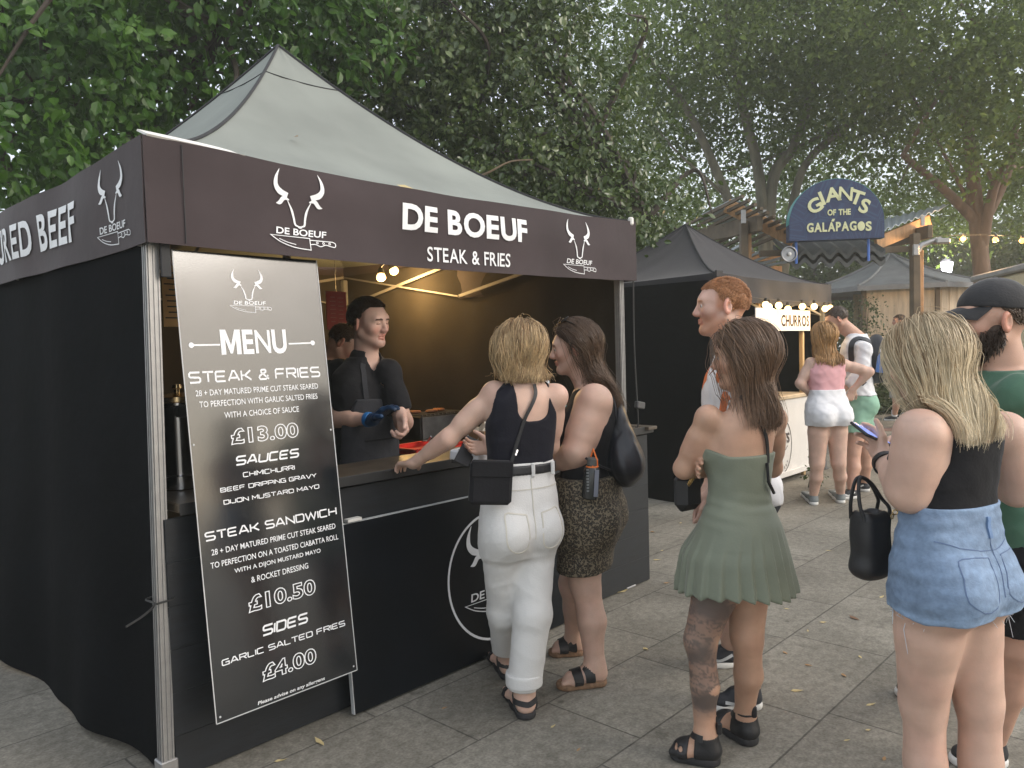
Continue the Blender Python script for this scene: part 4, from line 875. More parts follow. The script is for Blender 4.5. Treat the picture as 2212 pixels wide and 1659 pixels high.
tree('holm_oak', 'dense evergreen tree with small glossy leaves rising behind the middle of the stall', b, [([b, b+(0, 0, 2), at(1010, 300, 11), at(980, 60, 10.6)], .20, .08), ([b+(0, 0, 1.8), at(1180, 420, 10.6), at(1280, 300, 10)], .11, .04), ([b+(0, 0, 1.6), at(1280, 540, 10.3), at(1400, 470, 9.6)], .08, .03)],
     [lob(860, 110, 9.8, 1.7, 1.2, 1.5), lob(1130, 210, 9.7, 1.45, 1.2, 1.5), lob(1320, 430, 9.4, .95, 1.0, .95), lob(1050, 400, 9.9, 1.6, 1.0, 1.1), lob(1110, -10, 10.2, 1.3, 1.2, 1.1), lob(1420, 545, 9.6, .62, .7, .5), lob(760, 290, 9.9, 1.1, .9, 1.0), lob(950, 0, 10.2, 1.8, 1.3, 1.2), lob(1000, 250, 11.6, 2.6, .8, 2.0), lob(1250, 330, 11.0, 1.3, .7, 1.4), lob(1200, 560, 10.5, 1.4, .8, .7)], 2900, 23, .085, g_mid, bk_d, twig_to=30, seed=5, droop=.45, spread=.22, shell=.15, flat=.6, tint=((.5, .58, .5), (1.75, 1.5, 1.25)))
# bare twig in front of the evergreen
tg = MB().tube(bez([at(1150, 345, 8.3), at(1100, 350, 8.35), at(1050, 375, 8.4), at(980, 400, 8.7)], 6), np.linspace(.006, .016, 19), 5).build('dead_branch', mat('pale_twig', (.22, .16, .10), .8), None, True); tag(tg, 'thin bare branch sticking out of the evergreen tree above the roof slope', 'branch')
b = G(1660, 19)
tree('plane_tree', 'tall many stemmed plane tree whose trunks rise above the pergola', b, [([b, b+(-.1, 0, 2.5), at(1570, 425, 18.6), at(1480, 230, 18), at(1370, 90, 17.4)], .17, .06), ([b+(0, .1, .3), at(1645, 425, 19), at(1600, 210, 18.6), at(1565, -20, 18)], .16, .08), ([b+(.1, 0, .3), at(1665, 425, 19), at(1712, 320, 18.8), at(1752, 200, 18.6), at(1778, -30, 18.2)], .16, .07), ([b+(.2, 0, 1.6), at(1715, 430, 18.9), at(1760, 330, 18.5), at(1850, 260, 18)], .13, .06)],
     [lob(1480, 60, 17, 2.6, 2.4, 1.6), lob(1720, 40, 18.5, 2.8, 2.2, 1.7), lob(1620, 240, 20.5, 2.6, 1.3, 1.7), lob(1850, 180, 18, 2.3, 2.0, 1.5), lob(1420, 250, 20.5, 1.4, 1.2, 1.3), lob(1560, -90, 18, 2.4, 1.6, .9), lob(1800, 360, 21, 2.0, 1.0, .9), lob(1500, 430, 22, 1.2, .8, .8)], 2300, 24, .14, g_far, bk_p, twig_to=10, seed=8, detail=False, droop=.2, spread=.55, shell=.2, tint=((.6, .65, .6), (1.3, 1.2, 1.1)))
b = G(2128, 17)
tree('plane_tree', 'thick reddish trunk tree with spreading branches behind the string of amber bulbs', b, [([b, b+(0, 0, 2), at(2110, 470, 17), at(2098, 340, 16.6), at(2085, 220, 16.2)], .22, .10), ([at(2112, 480, 17), at(2040, 410, 16.8), at(1950, 335, 16.5)], .13, .06), ([at(2120, 540, 17), at(2150, 400, 16.6), at(2215, 300, 16.2)], .13, .06), ([at(2115, 500, 17), at(2180, 360, 16.8), at(2200, 200, 16.2)], .13, .06)],
     [lob(2050, 60, 15.5, 2.8, 2.0, 1.7), lob(2230, 180, 14.5, 1.9, 1.6, 1.7), lob(1980, 240, 18.2, 2.0, 1.2, 1.2), lob(2140, 330, 19.5, 2.1, 1.0, 1.2), lob(2240, 400, 18.5, 1.3, 1.0, 1.2), lob(1990, 440, 21, 1.6, 1.0, 1.1), lob(1900, -70, 16.5, 2.0, 1.4, .8)], 1700, 24, .135, g_far, bk_r, twig_to=8, seed=9, detail=False, droop=.2, spread=.5, shell=.2, tint=((.6, .62, .55), (1.25, 1.15, 1.0)))
for i, (px, z, zc, sx, sz, lab) in enumerate(((1350, 27, 4.6, 2.9, 4.2, 'distant tree filling the gap over the ridge of the smaller gazebo'), (1560, 31, 4.4, 2.9, 3.8, 'distant tree seen between the pergola posts'), (1760, 33, 5.2, 3.2, 4.6, 'distant tree standing straight behind the arched sign'), (1960, 30, 3.8, 2.7, 3.4, 'distant tree behind the roof of the timber hut'), (2140, 32, 4.2, 3.0, 3.9, 'distant tree beyond the lit white lantern'), (2330, 27, 4.6, 2.9, 4.2, 'distant tree at the far edge beyond the cream trailer'))):
    b = G(px, z); tree('broadleaf_tree', lab, b, [([b, b+(0, 0, zc*.6), b+(.1, 0, zc*1.3)], .2, .08)], [(b+(0, 0, zc), (sx, 1.8, sz)), (b+(-1.2, .5, zc*.6), (1.8, 1.4, zc*.55)), (b+(1.3, -.3, zc*.7), (1.7, 1.4, zc*.6))], 750, 22, .24, g_far, bk_d, 'distant trees behind the market', seed=20+i, detail=False, droop=.2, spread=.7, shell=.1, tint=((.5, .55, .5), (1.0, .95, .9)))
def shrub(label, px, z, lobes, ncl, nl, size, seed, m=None, name='shrub', **kw):
    b = G(px, z); o = thing(name, label, 'shrub', b); t = MB(); R = np.random.default_rng(seed)
    for c, s in lobes: t.tube(bez([(0, 0, 0), (c[0]*.5+R.normal()*.05, c[1]*.5, c[2]*.6), c], 5), np.linspace(.022, .006, 11), 5)
    t.build('stem', bk_d, o, True); crown('foliage', lobes, ncl, nl, size, m or g_shrub, o, 0, seed=seed, detail=False, **kw); return o
shrub('leafy shrub growing up the silvered boards of the hut', 1862, 16.4, [((0, 0, 1.5), (.3, .3, .7)), ((.15, 0, 2.2), (.25, .2, .3)), ((.5, -.1, 1.55), (.5, .2, .15)), ((-.2, 0, .7), (.4, .3, .5))], 90, 13, .075, 31, spread=.2)
shrub('low dark hedge of shrubs at the foot of the hut wall', 1930, 15.9, [((-.8, 0, .35), (.7, .45, .42)), ((.3, 0, .35), (.9, .45, .40)), ((1.4, .1, .4), (.8, .45, .45))], 420, 18, .09, 32, spread=.2)
shrub('small green sprig at the foot of the white counter', 1747, 8.0, [((0, 0, .25), (.07, .07, .2))], 9, 10, .06, 33, spread=.08)
# fallen leaves on the paving
lf = np.array([(0, 0, 0), (.25, .18, .06), (.6, .22, .02), (1, 0, .10), (.6, -.2, .05), (.25, -.2, .0), (.45, 0, .015)])*np.array([1, 1, 1.0]); LFc = [mat('dry_leaf_straw', (.50, .40, .20), .7, .2, 40), mat('dry_leaf_tan', (.34, .20, .09), .7, .3, 40), mat('dry_leaf_brown', (.16, .085, .045), .7, .3, 40)]
LN = ['straw coloured', 'tan curled', 'dark brown']
def dry_leaf(i):
    o = mk('fallen_leaf', lf-np.array([.5, 0, 0]), [(0, 6, 1), (1, 6, 2), (2, 6, 3), (3, 6, 4), (4, 6, 5), (5, 6, 0)], LFc[i], None, False); tag(o, LN[i]+' dry leaf lying on the grey paving slabs', 'leaf', LN[i]+' leaves scattered on the paving'); return o
proto = [dry_leaf(i) for i in range(3)]; used = [0, 0, 0]
def roof_leaf(u, v, z, k, s):
    o = dry_leaf(k); o.location = st(u, v, z); o.scale = (s, s*.7, s); o.rotation_euler = (.3, .35, u*5); return o
_q = pxv(640, 300, .62); tag(roof_leaf(_q[0], .62, _q[1]+.01, 1, .07), 'single tan leaf lying on the grey roof cloth', 'leaf', 'leaves on the roof cloth'); _q = pxv(885, 408, .02); tag(roof_leaf(_q[0], .02, _q[1], 0, .13), 'pale curled leaf caught on the roof edge over the printed valance', 'leaf', 'leaves on the roof cloth')
spots = [(1345, 1277, 0, .14), (690, 1604, 0, .075), (607, 1644, 0, .05), (960, 1530, 1, .03), (1195, 1570, 0, .03), (1512, 1300, 0, .06), (1420, 1210, 0, .06), (1505, 1256, 0, .04), (1590, 1225, 1, .05), (1700, 1230, 0, .05), (1778, 1345, 0, .05), (1745, 1363, 0, .03), (1845, 1336, 2, .07), (1696, 1411, 1, .035), (1858, 1420, 0, .03), (1747, 1438, 1, .04), (1722, 1493, 0, .055), (1823, 1460, 1, .05), (1882, 1523, 0, .05), (1875, 1578, 0, .03), (1700, 1290, 0, .04), (1700, 1316, 0, .035), (1640, 1320, 1, .05), (1470, 1130, 0, .05), (1410, 1150, 1, .06), (1430, 1190, 0, .05), (1560, 1130, 1, .05), (1620, 1150, 0, .05), (1400, 1250, 1, .04), (1490, 1275, 0, .05), (1395, 1403, 0, .05), (1640, 1500, 0, .03), (1590, 1600, 1, .03), (1230, 1400, 1, .03), (1440, 1260, 1, .06), (1790, 1190, 0, .05), (1690, 1180, 1, .06), (1880, 1150, 2, .06), (1620, 1080, 1, .07), (1650, 1100, 1, .05), (1905, 1290, 0, .05), (1860, 1230, 0, .04), (1560, 1500, 2, .03), (1250, 1620, 1, .03), (1830, 1600, 0, .03), (1910, 1640, 1, .03)]
for (px, py, k, s) in spots:
    P = gnd(px, py)
    o = proto[k] if not used[k] else proto[k].copy()
    if used[k]: COL.objects.link(o)
    used[k] = 1; o.location = P+np.array([0, 0, .002]); s *= 1.0; o.scale = (s, s*(.6+.5*random.random()), s*(.5+random.random())); o.rotation_euler = (0, 0, random.random()*6.28)
proto[0]['label'] = proto[0]['label']
# ------------------------------------------------------------------ implicit-surface modelling for people, clothes and shoes
def nrm(v): v = np.asarray(v, float); return v/(np.linalg.norm(v)+1e-12)
CUR = [None, None, None]                                     # the chunk of points being meshed and its box
def culled(f, lo, hi, m=.075):
    """skip a shape for a chunk of points that lies well away from it"""
    def g(P):
        if P is CUR[0]:
            q = np.maximum(np.maximum(lo-CUR[2], CUR[1]-hi), 0); d = math.sqrt(q @ q)
            if d > m: return np.full(len(P), d)
        return f(P)
    return g
def cap(a, b, ra, rb=None, flat=None):
    """tapered capsule; flat=(direction, factor) squashes its section"""
    a = np.asarray(a, float); b = np.asarray(b, float); rb = ra if rb is None else rb; ba = b-a; L2 = ba @ ba+1e-12
    lo = np.minimum(a-ra, b-rb); hi = np.maximum(a+ra, b+rb)
    if flat is not None: n = nrm(flat[0]); fs = flat[1]
    def f(P):
        t = np.clip(((P-a) @ ba)/L2, 0, 1); q = P-a-t[:, None]*ba
        if flat is not None: q = q+(q @ n)[:, None]*n*(1/fs-1); return (np.sqrt((q*q).sum(1))-(ra+t*(rb-ra)))*min(1, fs)
        return np.sqrt((q*q).sum(1))-(ra+t*(rb-ra))
    return culled(f, lo, hi)
def ell(c, r, M=None):
    c = np.asarray(c, float); r = np.asarray(r, float); Mt = None if M is None else np.asarray(M)
    def f(P):
        q = P-c
        if Mt is not None: q = q @ Mt
        k0 = np.sqrt(((q/r)**2).sum(1)); k1 = np.sqrt(((q/(r*r))**2).sum(1))+1e-9; return k0*(k0-1)/k1
    return culled(f, c-r.max(), c+r.max())
def rbox(c, h, r, M=None):
    c = np.asarray(c, float); h = np.asarray(h, float)-r
    def f(P):
        q = P-c
        if M is not None: q = q @ np.asarray(M)
        q = np.abs(q)-h; return np.sqrt((np.maximum(q, 0)**2).sum(1))+np.minimum(q.max(1), 0)-r
    return f
def smin(a, b, k):
    if k <= 0: return np.minimum(a, b)
    h = np.maximum(k-np.abs(a-b), 0)/k; return np.minimum(a, b)-h*h*k*.25
def smax(a, b, k): return -smin(-a, -b, k)
def union(fs, k=.02):
    def f(P):
        d = fs[0](P)
        for g in fs[1:]: d = smin(d, g(P), k)
        return d
    return f
def inter(f, g, k=.0): return lambda P: smax(f(P), g(P), k)
def sub(f, g, k=.0): return lambda P: smax(f(P), -g(P), k)
def grow(f, t): return lambda P: f(P)-t
def half(p, n): p = np.asarray(p, float); n = nrm(n); return lambda P: (P-p) @ n     # negative on the side n points away from
def noise3(P, f, ph=0.0):
    x, y, z = (P*f).T; return (np.sin(x+1.3*np.sin(y*.9+ph)+ph)*np.cos(y*1.1-.7*np.sin(z+ph))+np.sin(z*1.3+1.1*np.sin(x*.8-ph)+2*ph))*.5
def crease(P, f, ph=0.0):
    a = noise3(P*np.array([1, 1, 1.25]), f, ph); b = noise3(P*np.array([1.2, 1.2, .8]), f*1.7, ph+2); return (1-np.abs(a)*1.6).clip(0, 1)**2*.7+(1-np.abs(b)*1.8).clip(0, 1)**2*.4
def surf(f, lo, hi, h, block=8):
    """surface nets of f(P)=0; blocks far from the surface are skipped"""
    lo = np.asarray(lo, float)-2*h; n = (np.ceil((np.asarray(hi)+2*h-lo)/h/block).astype(int))*block+1
    V = np.ones(n, np.float32); nb = (n-1)//block
    bi = np.stack(np.meshgrid(*[np.arange(k) for k in nb], indexing='ij'), -1).reshape(-1, 3)
    cc_ = lo+(bi+.5)*block*h; d = f(cc_); act = np.abs(d) < block*h*.9*1.45
    for i in np.nonzero(~act)[0]:
        if d[i] < 0: a = bi[i]*block; V[a[0]:a[0]+block+1, a[1]:a[1]+block+1, a[2]:a[2]+block+1] = -1
    off = np.stack(np.meshgrid(*[np.arange(block+1)]*3, indexing='ij'), -1).reshape(-1, 3); A_ = bi[act]
    CH = 27
    if len(A_): q = A_//3; A_ = A_[np.lexsort((q[:, 0], q[:, 1], q[:, 2]))]
    for s in range(0, len(A_), CH):
        B_ = A_[s:s+CH]; idx = (B_[:, None, :]*block+off[None]).reshape(-1, 3); Pc = lo+idx*h; CUR[0] = Pc; CUR[1] = Pc.min(0); CUR[2] = Pc.max(0)
        V[idx[:, 0], idx[:, 1], idx[:, 2]] = f(Pc)
    CUR[0] = None
    S = V < 0
    c8 = [(i, j, k) for i in (0, 1) for j in (0, 1) for k in (0, 1)]
    cnt = np.zeros(n-1, np.int8)
    for i, j, k in c8: cnt += S[i:n[0]-1+i, j:n[1]-1+j, k:n[2]-1+k]
    cells = np.argwhere((cnt > 0) & (cnt < 8)); N = len(cells)
    if N == 0: return np.zeros((0, 3)), np.zeros((0, 4), int)
    vals = np.stack([V[cells[:, 0]+i, cells[:, 1]+j, cells[:, 2]+k] for i, j, k in c8], 1); acc = np.zeros((N, 3)); w = np.zeros(N)
    for e0, p in enumerate(c8):
        for ax in range(3):
            if p[ax]: continue
            q = list(p); q[ax] = 1; e1 = c8.index(tuple(q)); a, b = vals[:, e0], vals[:, e1]; m = (a < 0) != (b < 0)
            t = np.where(m, a/np.where(m, a-b, 1), 0); pt = np.array(p, float)[None].repeat(N, 0); pt[:, ax] = t; acc[m] += pt[m]; w[m] += 1
    verts = lo+(cells+acc/w[:, None])*h
    ID = np.full(n-1, -1, np.int32); ID[tuple(cells.T)] = np.arange(N); Q = []
    for ax in range(3):
        u, v = (ax+1) % 3, (ax+2) % 3; sl0 = [slice(None)]*3; sl1 = [slice(None)]*3; sl0[ax] = slice(0, -1); sl1[ax] = slice(1, None)
        a = S[tuple(sl0)]; b = S[tuple(sl1)]; E = np.argwhere(a != b); E = E[(E[:, u] > 0) & (E[:, v] > 0) & (E[:, u] < n[u]-1) & (E[:, v] < n[v]-1)]
        if not len(E): continue
        r = []
        for du, dv in ((-1, -1), (0, -1), (0, 0), (-1, 0)):
            q = E.copy(); q[:, u] += du; q[:, v] += dv; r.append(ID[tuple(q.T)])
        r = np.stack(r, 1); fl_ = ~a[tuple(E.T)]; r[fl_] = r[fl_][:, ::-1]; Q.append(r)
    Q = np.concatenate(Q); return verts, Q[(Q >= 0).all(1)]
def grad(f, P, e=.003):
    g = np.stack([f(P+np.eye(3)[i]*e)-f(P-np.eye(3)[i]*e) for i in range(3)], 1); return g/(np.linalg.norm(g, axis=1)[:, None]+1e-9)

# ------------------------------------------------------------------ the human figure
skin_m = {}
def skin(name, c): return mat('skin_'+name, c, .47, .10, 14, .12, 260, spec=.42, attr='Col', sss=.12)
def hairm(name, c): return mat('hair_'+name, c, .42, .12, 30, spec=.45, attr='Col')
FEM = [(-.06, .150, .105, 0), (.0, .166, .115, -.005), (.12, .178, .122, -.012), (.25, .165, .112, -.008), (.42, .128, .092, .0), (.55, .132, .094, .004), (.70, .148, .102, .008), (.82, .152, .096, .0), (.90, .140, .080, -.008), (.96, .088, .062, -.012), (1.0, .060, .056, -.010)]
MAL = [(-.06, .150, .105, 0), (.0, .163, .115, -.004), (.12, .168, .118, -.006), (.25, .162, .112, .0), (.42, .152, .106, .006), (.55, .158, .108, .006), (.70, .174, .114, .006), (.82, .184, .110, .0), (.90, .172, .092, -.008), (.96, .116, .070, -.012), (1.0, .068, .060, -.010)]
class Person:
    def __init__(s, label, Z, root_px, face, hface=None, skin_c=None, group=None, h=.0075):
        """Z: camera depth of the feet; root_px: pixel of the ground point between the feet"""
        s.Z = Z; P = at(root_px[0], root_px[1], Z); s.root = np.array([P[0], P[1], 0.0]); s.o = thing('person', label, 'person', s.root, 0, group); s.h = h
        s.f = nrm([face[0], face[1], 0]); s.r = np.array([s.f[1], -s.f[0], 0]); s.hf = nrm(hface) if hface is not None else s.f
        s.sk = skin_c; s.prims = []; s.hands = []; s.boxes = []; s.k = .034; s.hd = None
    def j(s, px, py, dz=0.0): return at(px, py, s.Z+dz)-s.root
    def loc(s, r, f, z): return s.r*r+s.f*f+np.array([0, 0, z])
    def torso(s, crotch, neck, table, ws=1.0, ds=1.0, f1=None, bend=(), wmul=None):
        """crotch, neck: points; f1: facing of the shoulders; bend: (t, offset vector) list"""
        c0, c1 = np.asarray(crotch), np.asarray(neck); T = np.array(table, float); tt = np.linspace(T[0, 0], 1, 72)
        def sm(y): y = np.interp(tt, T[:, 0], y); return np.convolve(np.pad(y, 3, mode='edge'), np.ones(7)/7, 'valid')
        w = sm(T[:, 1])*ws; d = sm(T[:, 2])*ds; fo = sm(T[:, 3])
        if wmul: w *= np.interp(tt, [a for a, _ in wmul], [b for _, b in wmul])
        f1 = s.f if f1 is None else nrm(f1); fr = s.f[None]*(1-np.clip(tt, 0, 1))[:, None]+f1[None]*np.clip(tt, 0, 1)[:, None]; fr[:, 2] = 0; fr /= np.linalg.norm(fr, axis=1)[:, None]
        C_ = c0+(c1-c0)*tt[:, None]+fr*fo[:, None]
        for t0, ov, sg in bend: C_ = C_+np.exp(-((tt-t0)/sg)**2)[:, None]*np.asarray(ov)
        z = C_[:, 2]; s.tz = z; s.tC = C_; s.tw = w; s.td = d; s.tf = fr; s.f1 = f1; s.r1 = np.array([f1[1], -f1[0], 0]); s.tt = tt
        def f(P):
            zz = P[:, 2]; cx = np.interp(zz, z, C_[:, 0]); cy = np.interp(zz, z, C_[:, 1]); fx = np.interp(zz, z, fr[:, 0]); fy = np.interp(zz, z, fr[:, 1]); W_ = np.interp(zz, z, w); D_ = np.interp(zz, z, d)
            qx = P[:, 0]-cx; qy = P[:, 1]-cy; lx = qx*fy-qy*fx; ly = qx*fx+qy*fy
            n = (np.abs(lx/W_)**2.3+np.abs(ly/D_)**2.3)**(1/2.3); e = (n-1)*np.minimum(W_, D_); o = np.maximum(np.maximum(zz-z[-1], z[0]-zz), 0)
            return np.where(o > 0, np.sqrt(np.maximum(e, 0)**2+o*o), e)
        f = culled(f, C_.min(0)-.26, C_.max(0)+.26); s.tor = f; s.crotch = c0; s.neck = c1; return f
    def tp(s, t, lat=0.0, fw=0.0, dz=0.0):
        """point in the trunk: t along it, lat (units of its half width), fw (units of its half depth)"""
        C_ = np.array([np.interp(t, s.tt, s.tC[:, i]) for i in range(3)]); f = nrm([np.interp(t, s.tt, s.tf[:, i]) for i in range(3)]); r = np.array([f[1], -f[0], 0]); return C_+r*lat*np.interp(t, s.tt, s.tw)+f*fw*np.interp(t, s.tt, s.td)+np.array([0, 0, dz])
    def soft(s, bust=.0, glute=.09, br=.075):
        L = [s.tor]
        for sg in (-1, 1):
            if glute: L.append(ell(s.tp(.07, .46*sg, -.50), (glute, glute, glute*1.05)))
            if bust: L.append(ell(s.tp(.69, .46*sg, .66), (br, br, br*.95)))
        return union(L, .035)
    def leg(s, hip, knee, ank, rt=.082, rk=.052, rc=.052, ra=.034, back=None):
        hip, knee, ank = map(np.asarray, (hip, knee, ank)); b = -s.f if back is None else nrm(back)
        thigh = union([cap(hip, knee, rt, rk), ell((hip*.7+knee*.3), (rt*.98,)*3), cap(hip*.5+knee*.5, knee*.95+hip*.05, (rt+rk)*.5*1.02, rk*1.02)], .03)
        calf = union([cap(knee, ank, rk*.86, ra), cap(knee*.86+ank*.14+b*.010, knee*.55+ank*.45+b*.014, rc*.86, rc*.92), cap(knee*.55+ank*.45+b*.014, knee*.15+ank*.85, rc*.85, ra*.98)], .025)
        return thigh, calf
    def arm(s, sh, el, wr, ru=.044, re=.035, rw=.023, rd=None):
        sh, el, wr = map(np.asarray, (sh, el, wr)); rd = rd or ru*1.16
        return union([ell(sh, (rd, rd, rd)), cap(sh, el, ru, re), cap(sh*.6+el*.4, sh*.35+el*.65, ru*.98, ru*.93)], .03), union([cap(el, wr, re*.92, rw), cap(el*.8+wr*.2, el*.5+wr*.5, re*1.02, re*.82)], .02)
    def foot(s, ank, heel, toe, sandal=False, w=.036):
        """bare foot with toes; heel and toe are ground points"""
        ank, heel, toe = map(np.asarray, (ank, heel, toe)); d = toe-heel; L = np.linalg.norm(d); d = d/L; sd = np.array([d[1], -d[0], 0]); up = np.array([0, 0, 1.0]); z0 = .018 if sandal else .0
        H = heel+d*.032+up*(.030+z0); B = heel+d*(L*.70)+up*(.020+z0)
        L_ = [cap(ank, H, .034, .031), cap(ank+up*.0, heel+d*L*.42+up*(.036+z0), .036, .030), cap(H, B, .031, .034, (up, .66)), cap(heel+d*L*.42+up*(.034+z0), B, .030, .026), cap(B-sd*.026, B+sd*.026, .021, .018, (up, .8))]
        toes = []
        for i in range(5):
            o = (-.030+.0155*i); l = L*(.29-.030*abs(i-.6)) ; a = B+sd*o*1.0; toes.append(cap(a, a+d*l*.55+up*(-.004), .0115 if i else .0125, .010)); toes.append(cap(a+d*l*.5-up*.003, a+d*l*.86-up*.008, .0095 if i else .012, .0085 if i else .011))
        return lambda P, A_=union(L_, .03), T=union(toes, .002): smin(A_(P), T(P), .008)
    def hand(s, wr, d, n, thumb, curl=(.5, .6, .4), spread=.10, size=1.0, tcurl=.4, flat_palm=True):
        """wr wrist, d finger direction, n palm normal (way the fingers curl), thumb = side (unit vector) of the thumb"""
        wr = np.asarray(wr, float); d = nrm(d); n = nrm(np.asarray(n)-d*(np.asarray(n) @ d)); t = np.cross(d, n); t = t if t @ np.asarray(thumb) > 0 else -t; S = size
        L = []; off = [.030, .010, -.010, -.029]; mc = [.088, .092, .087, .078]; ln = [.072, .080, .074, .058]; rr = [.0092, .0095, .0090, .0080]
        palm = [cap(wr+t*.012*S-d*.012, wr+d*.012*S+t*.018*S, .019*S, .017*S, (n, .75)), cap(wr-t*.010*S-d*.012, wr+d*.012*S-t*.016*S, .019*S, .016*S, (n, .75))]
        fing = []
        for i in range(4):
            k = wr+d*mc[i]*S+t*off[i]*S; palm.append(cap(wr+d*.008*S+t*off[i]*.55*S, k, .0155*S, .0125*S, (n, .85))); a = k; ang = 0.0; base = nrm(d+t*off[i]*spread*25*.12)
            for q, fr in enumerate((.46, .31, .23)):
                ang += curl[q]*(1+.08*(i-1.5)*(1 if q == 0 else .4)); v = base*math.cos(ang)+n*math.sin(ang); b = a+v*ln[i]*fr*S; fing.append(cap(a, b, rr[i]*(1.0-.06*q)*S, rr[i]*(.94-.08*q)*S)); a = b
        th0 = wr+d*.022*S+t*.022*S+n*.004; v1 = nrm(d*.62+t*.75+n*.30); th1 = th0+v1*.040*S; v2 = nrm(v1+n*tcurl*.5+d*.45-t*tcurl*.2); th2 = th1+v2*.032*S; v3 = nrm(v2+n*tcurl*.4+d*.2-t*tcurl*.35); th3 = th2+v3*.026*S
        palm.append(cap(th0, th1, .0165*S, .0125*S)); fing += [cap(th1, th2, .0115*S, .0100*S), cap(th2, th3, .0100*S, .0082*S)]
        f = lambda P, A_=union(palm, .012), T=union(fing, .0025): smin(A_(P), T(P), .006)
        lo = wr-.05*S; c = wr+d*.09*S; s.boxes.append((np.minimum(lo, c-.125*S), np.maximum(wr+.05*S, c+.125*S), f)); s.handc = c; return f
    def head(s, c, up=(0, 0, 1), scale=1.0, jaw=1.0, neck_to=None, rn=.052, mouth=0.0, nose=1.0):
        """c: centre of the head; builds a face with brow, sockets, nose, lips, jaw and ears"""
        c = np.asarray(c, float); u = nrm(up); f = nrm(s.hf-u*(s.hf @ u)); r = np.cross(f, u); M = np.stack([r, f, u], 1)*1.0; s.hM = M; s.hc = c; s.hs = scale; K = scale
        X = lambda x, y, z: c+M @ (np.array([x, y, z])*K)
        big = [ell(X(0, -.014, .030), (.075*K, .096*K, .086*K), M), ell(X(0, .034, -.028), (.058*K, .057*K, .086*K), M), ell(X(0, .02, .02), (.068*K, .074*K, .07*K), M)]
        for sg in (-1, 1): big.append(cap(X(.050*sg*jaw, -.002, -.050), X(.016*sg, .066, -.094), .022*K, .019*K)); big.append(ell(X(.040*sg, .058, -.022), (.026*K,)*3))
        big.append(ell(X(0, .073, -.096), (.021*K, .019*K, .018*K), M)); big.append(cap(X(-.034, .076, .026), X(.034, .076, .026), .016*K))
        fb = union(big, .022*K)
        det = [cap(X(0, .090, .012), X(0, .108*nose, -.026), .0085*K, .0125*K), ell(X(.0105, .099, -.031), (.0095*K,)*3), ell(X(-.0105, .099, -.031), (.0095*K,)*3)]
        lips = [cap(X(-.020, .0845, -.056), X(0, .0925, -.0545), .0040*K, .0052*K), cap(X(.020, .0845, -.056), X(0, .0925, -.0545), .0040*K, .0052*K), cap(X(-.016, .0845, -.0645-mouth), X(0, .0905, -.0660-mouth), .0045*K, .0060*K), cap(X(.016, .0845, -.0645-mouth), X(0, .0905, -.0660-mouth), .0045*K, .0060*K)]
        soc = union([ell(X(.031, .101, .007), (.017*K, .016*K, .0115*K), M), ell(X(-.031, .101, .007), (.017*K, .016*K, .0115*K), M)], .0)
        lids = union([ell(X(.031, .0765, .0075), (.0135*K,)*3), ell(X(-.031, .0765, .0075), (.0135*K,)*3)], 0)
        ears = []
        for sg in (-1, 1):
            e = X(.074*sg, -.008, -.004); ax = nrm(M @ np.array([.25*sg, -.20, 1])); sd = nrm(M @ np.array([1.0*sg, -.55, 0])); MM = np.stack([sd, np.cross(ax, sd), ax], 1); ears.append(sub(ell(e+sd*.006*K, (.010*K, .019*K, .032*K), MM), ell(e+sd*.017*K+MM[:, 1]*.0, (.010*K, .011*K, .020*K), MM), .006))
        nk = None
        if neck_to is not None: nk = union([cap(X(0, -.020, -.050), np.asarray(neck_to), rn*.98, rn*1.10), cap(X(0, .012, -.075), np.asarray(neck_to)+f*.012, rn*.80, rn*.9)], .02)
        def F(P):
            d = fb(P); d = smax(d, -soc(P), .014*K)
            for g in det: d = smin(d, g(P), .010*K)
            d = smin(d, lids(P), .004*K)
            for g in lips: d = smin(d, g(P), .005*K)
            if mouth: d = smax(d, -ell(X(0, .097, -.0605-mouth*.5), (.012*K, .012*K, .003*K+mouth*.4), M)(P), .002)
            for g in ears: d = smin(d, g(P), .006*K)
            if nk: d = smin(d, nk(P), .025)
            return d
        s.hd = F; s.hX = X; s.hbig = fb; s.hbox = (c-.16*K, c+.16*K); s.mouth = mouth; return F
    def build_body(s, prims, cols=None, hh=.0035, k=None, name='body', head_cols=True):
        """one continuous skin: trunk and limbs coarse, head and hands re-meshed finer where they are"""
        k = s.k if k is None else k; fb = union(prims, k)
        def full(P):
            d = fb(P)
            if s.hd is not None: d = smin(d, s.hd(P), .02)
            for lo, hi, f in s.boxes: d = smin(d, f(P), .012)
            return d
        s.full = full; big = []
        pts = s.pts; lo = pts.min(0)-.17; hi = pts.max(0)+.17; lo[2] = max(lo[2], -.03)
        if s.hd is not None: lo = np.minimum(lo, s.hbox[0]); hi = np.maximum(hi, s.hbox[1])
        V, Q = surf(full, lo, hi, s.h); fine = [(l, h_) for l, h_, _ in s.boxes]
        if s.hd is not None: fine.append((s.hbox[0]*1.0, s.hbox[1]*1.0))
        VV = [V]; QQ = [Q]
        for i, (l, h_) in enumerate(fine):
            inb = lambda p, m: ((p > l+m) & (p < h_-m)).all(1)
            cq = VV[0][QQ[0]].mean(1); QQ[0] = QQ[0][~inb(cq, .004)]
            v, q = surf(full, l, h_, hh if i >= len(s.boxes) else min(hh, .0032)); q = q[inb(v[q].mean(1), 0)]
            for l2, h2 in fine[:i]: q = q[~((v[q].mean(1) > l2+.002) & (v[q].mean(1) < h2-.002)).all(1)]
            o = sum(len(a) for a in VV); VV.append(v); QQ.append(q+o)
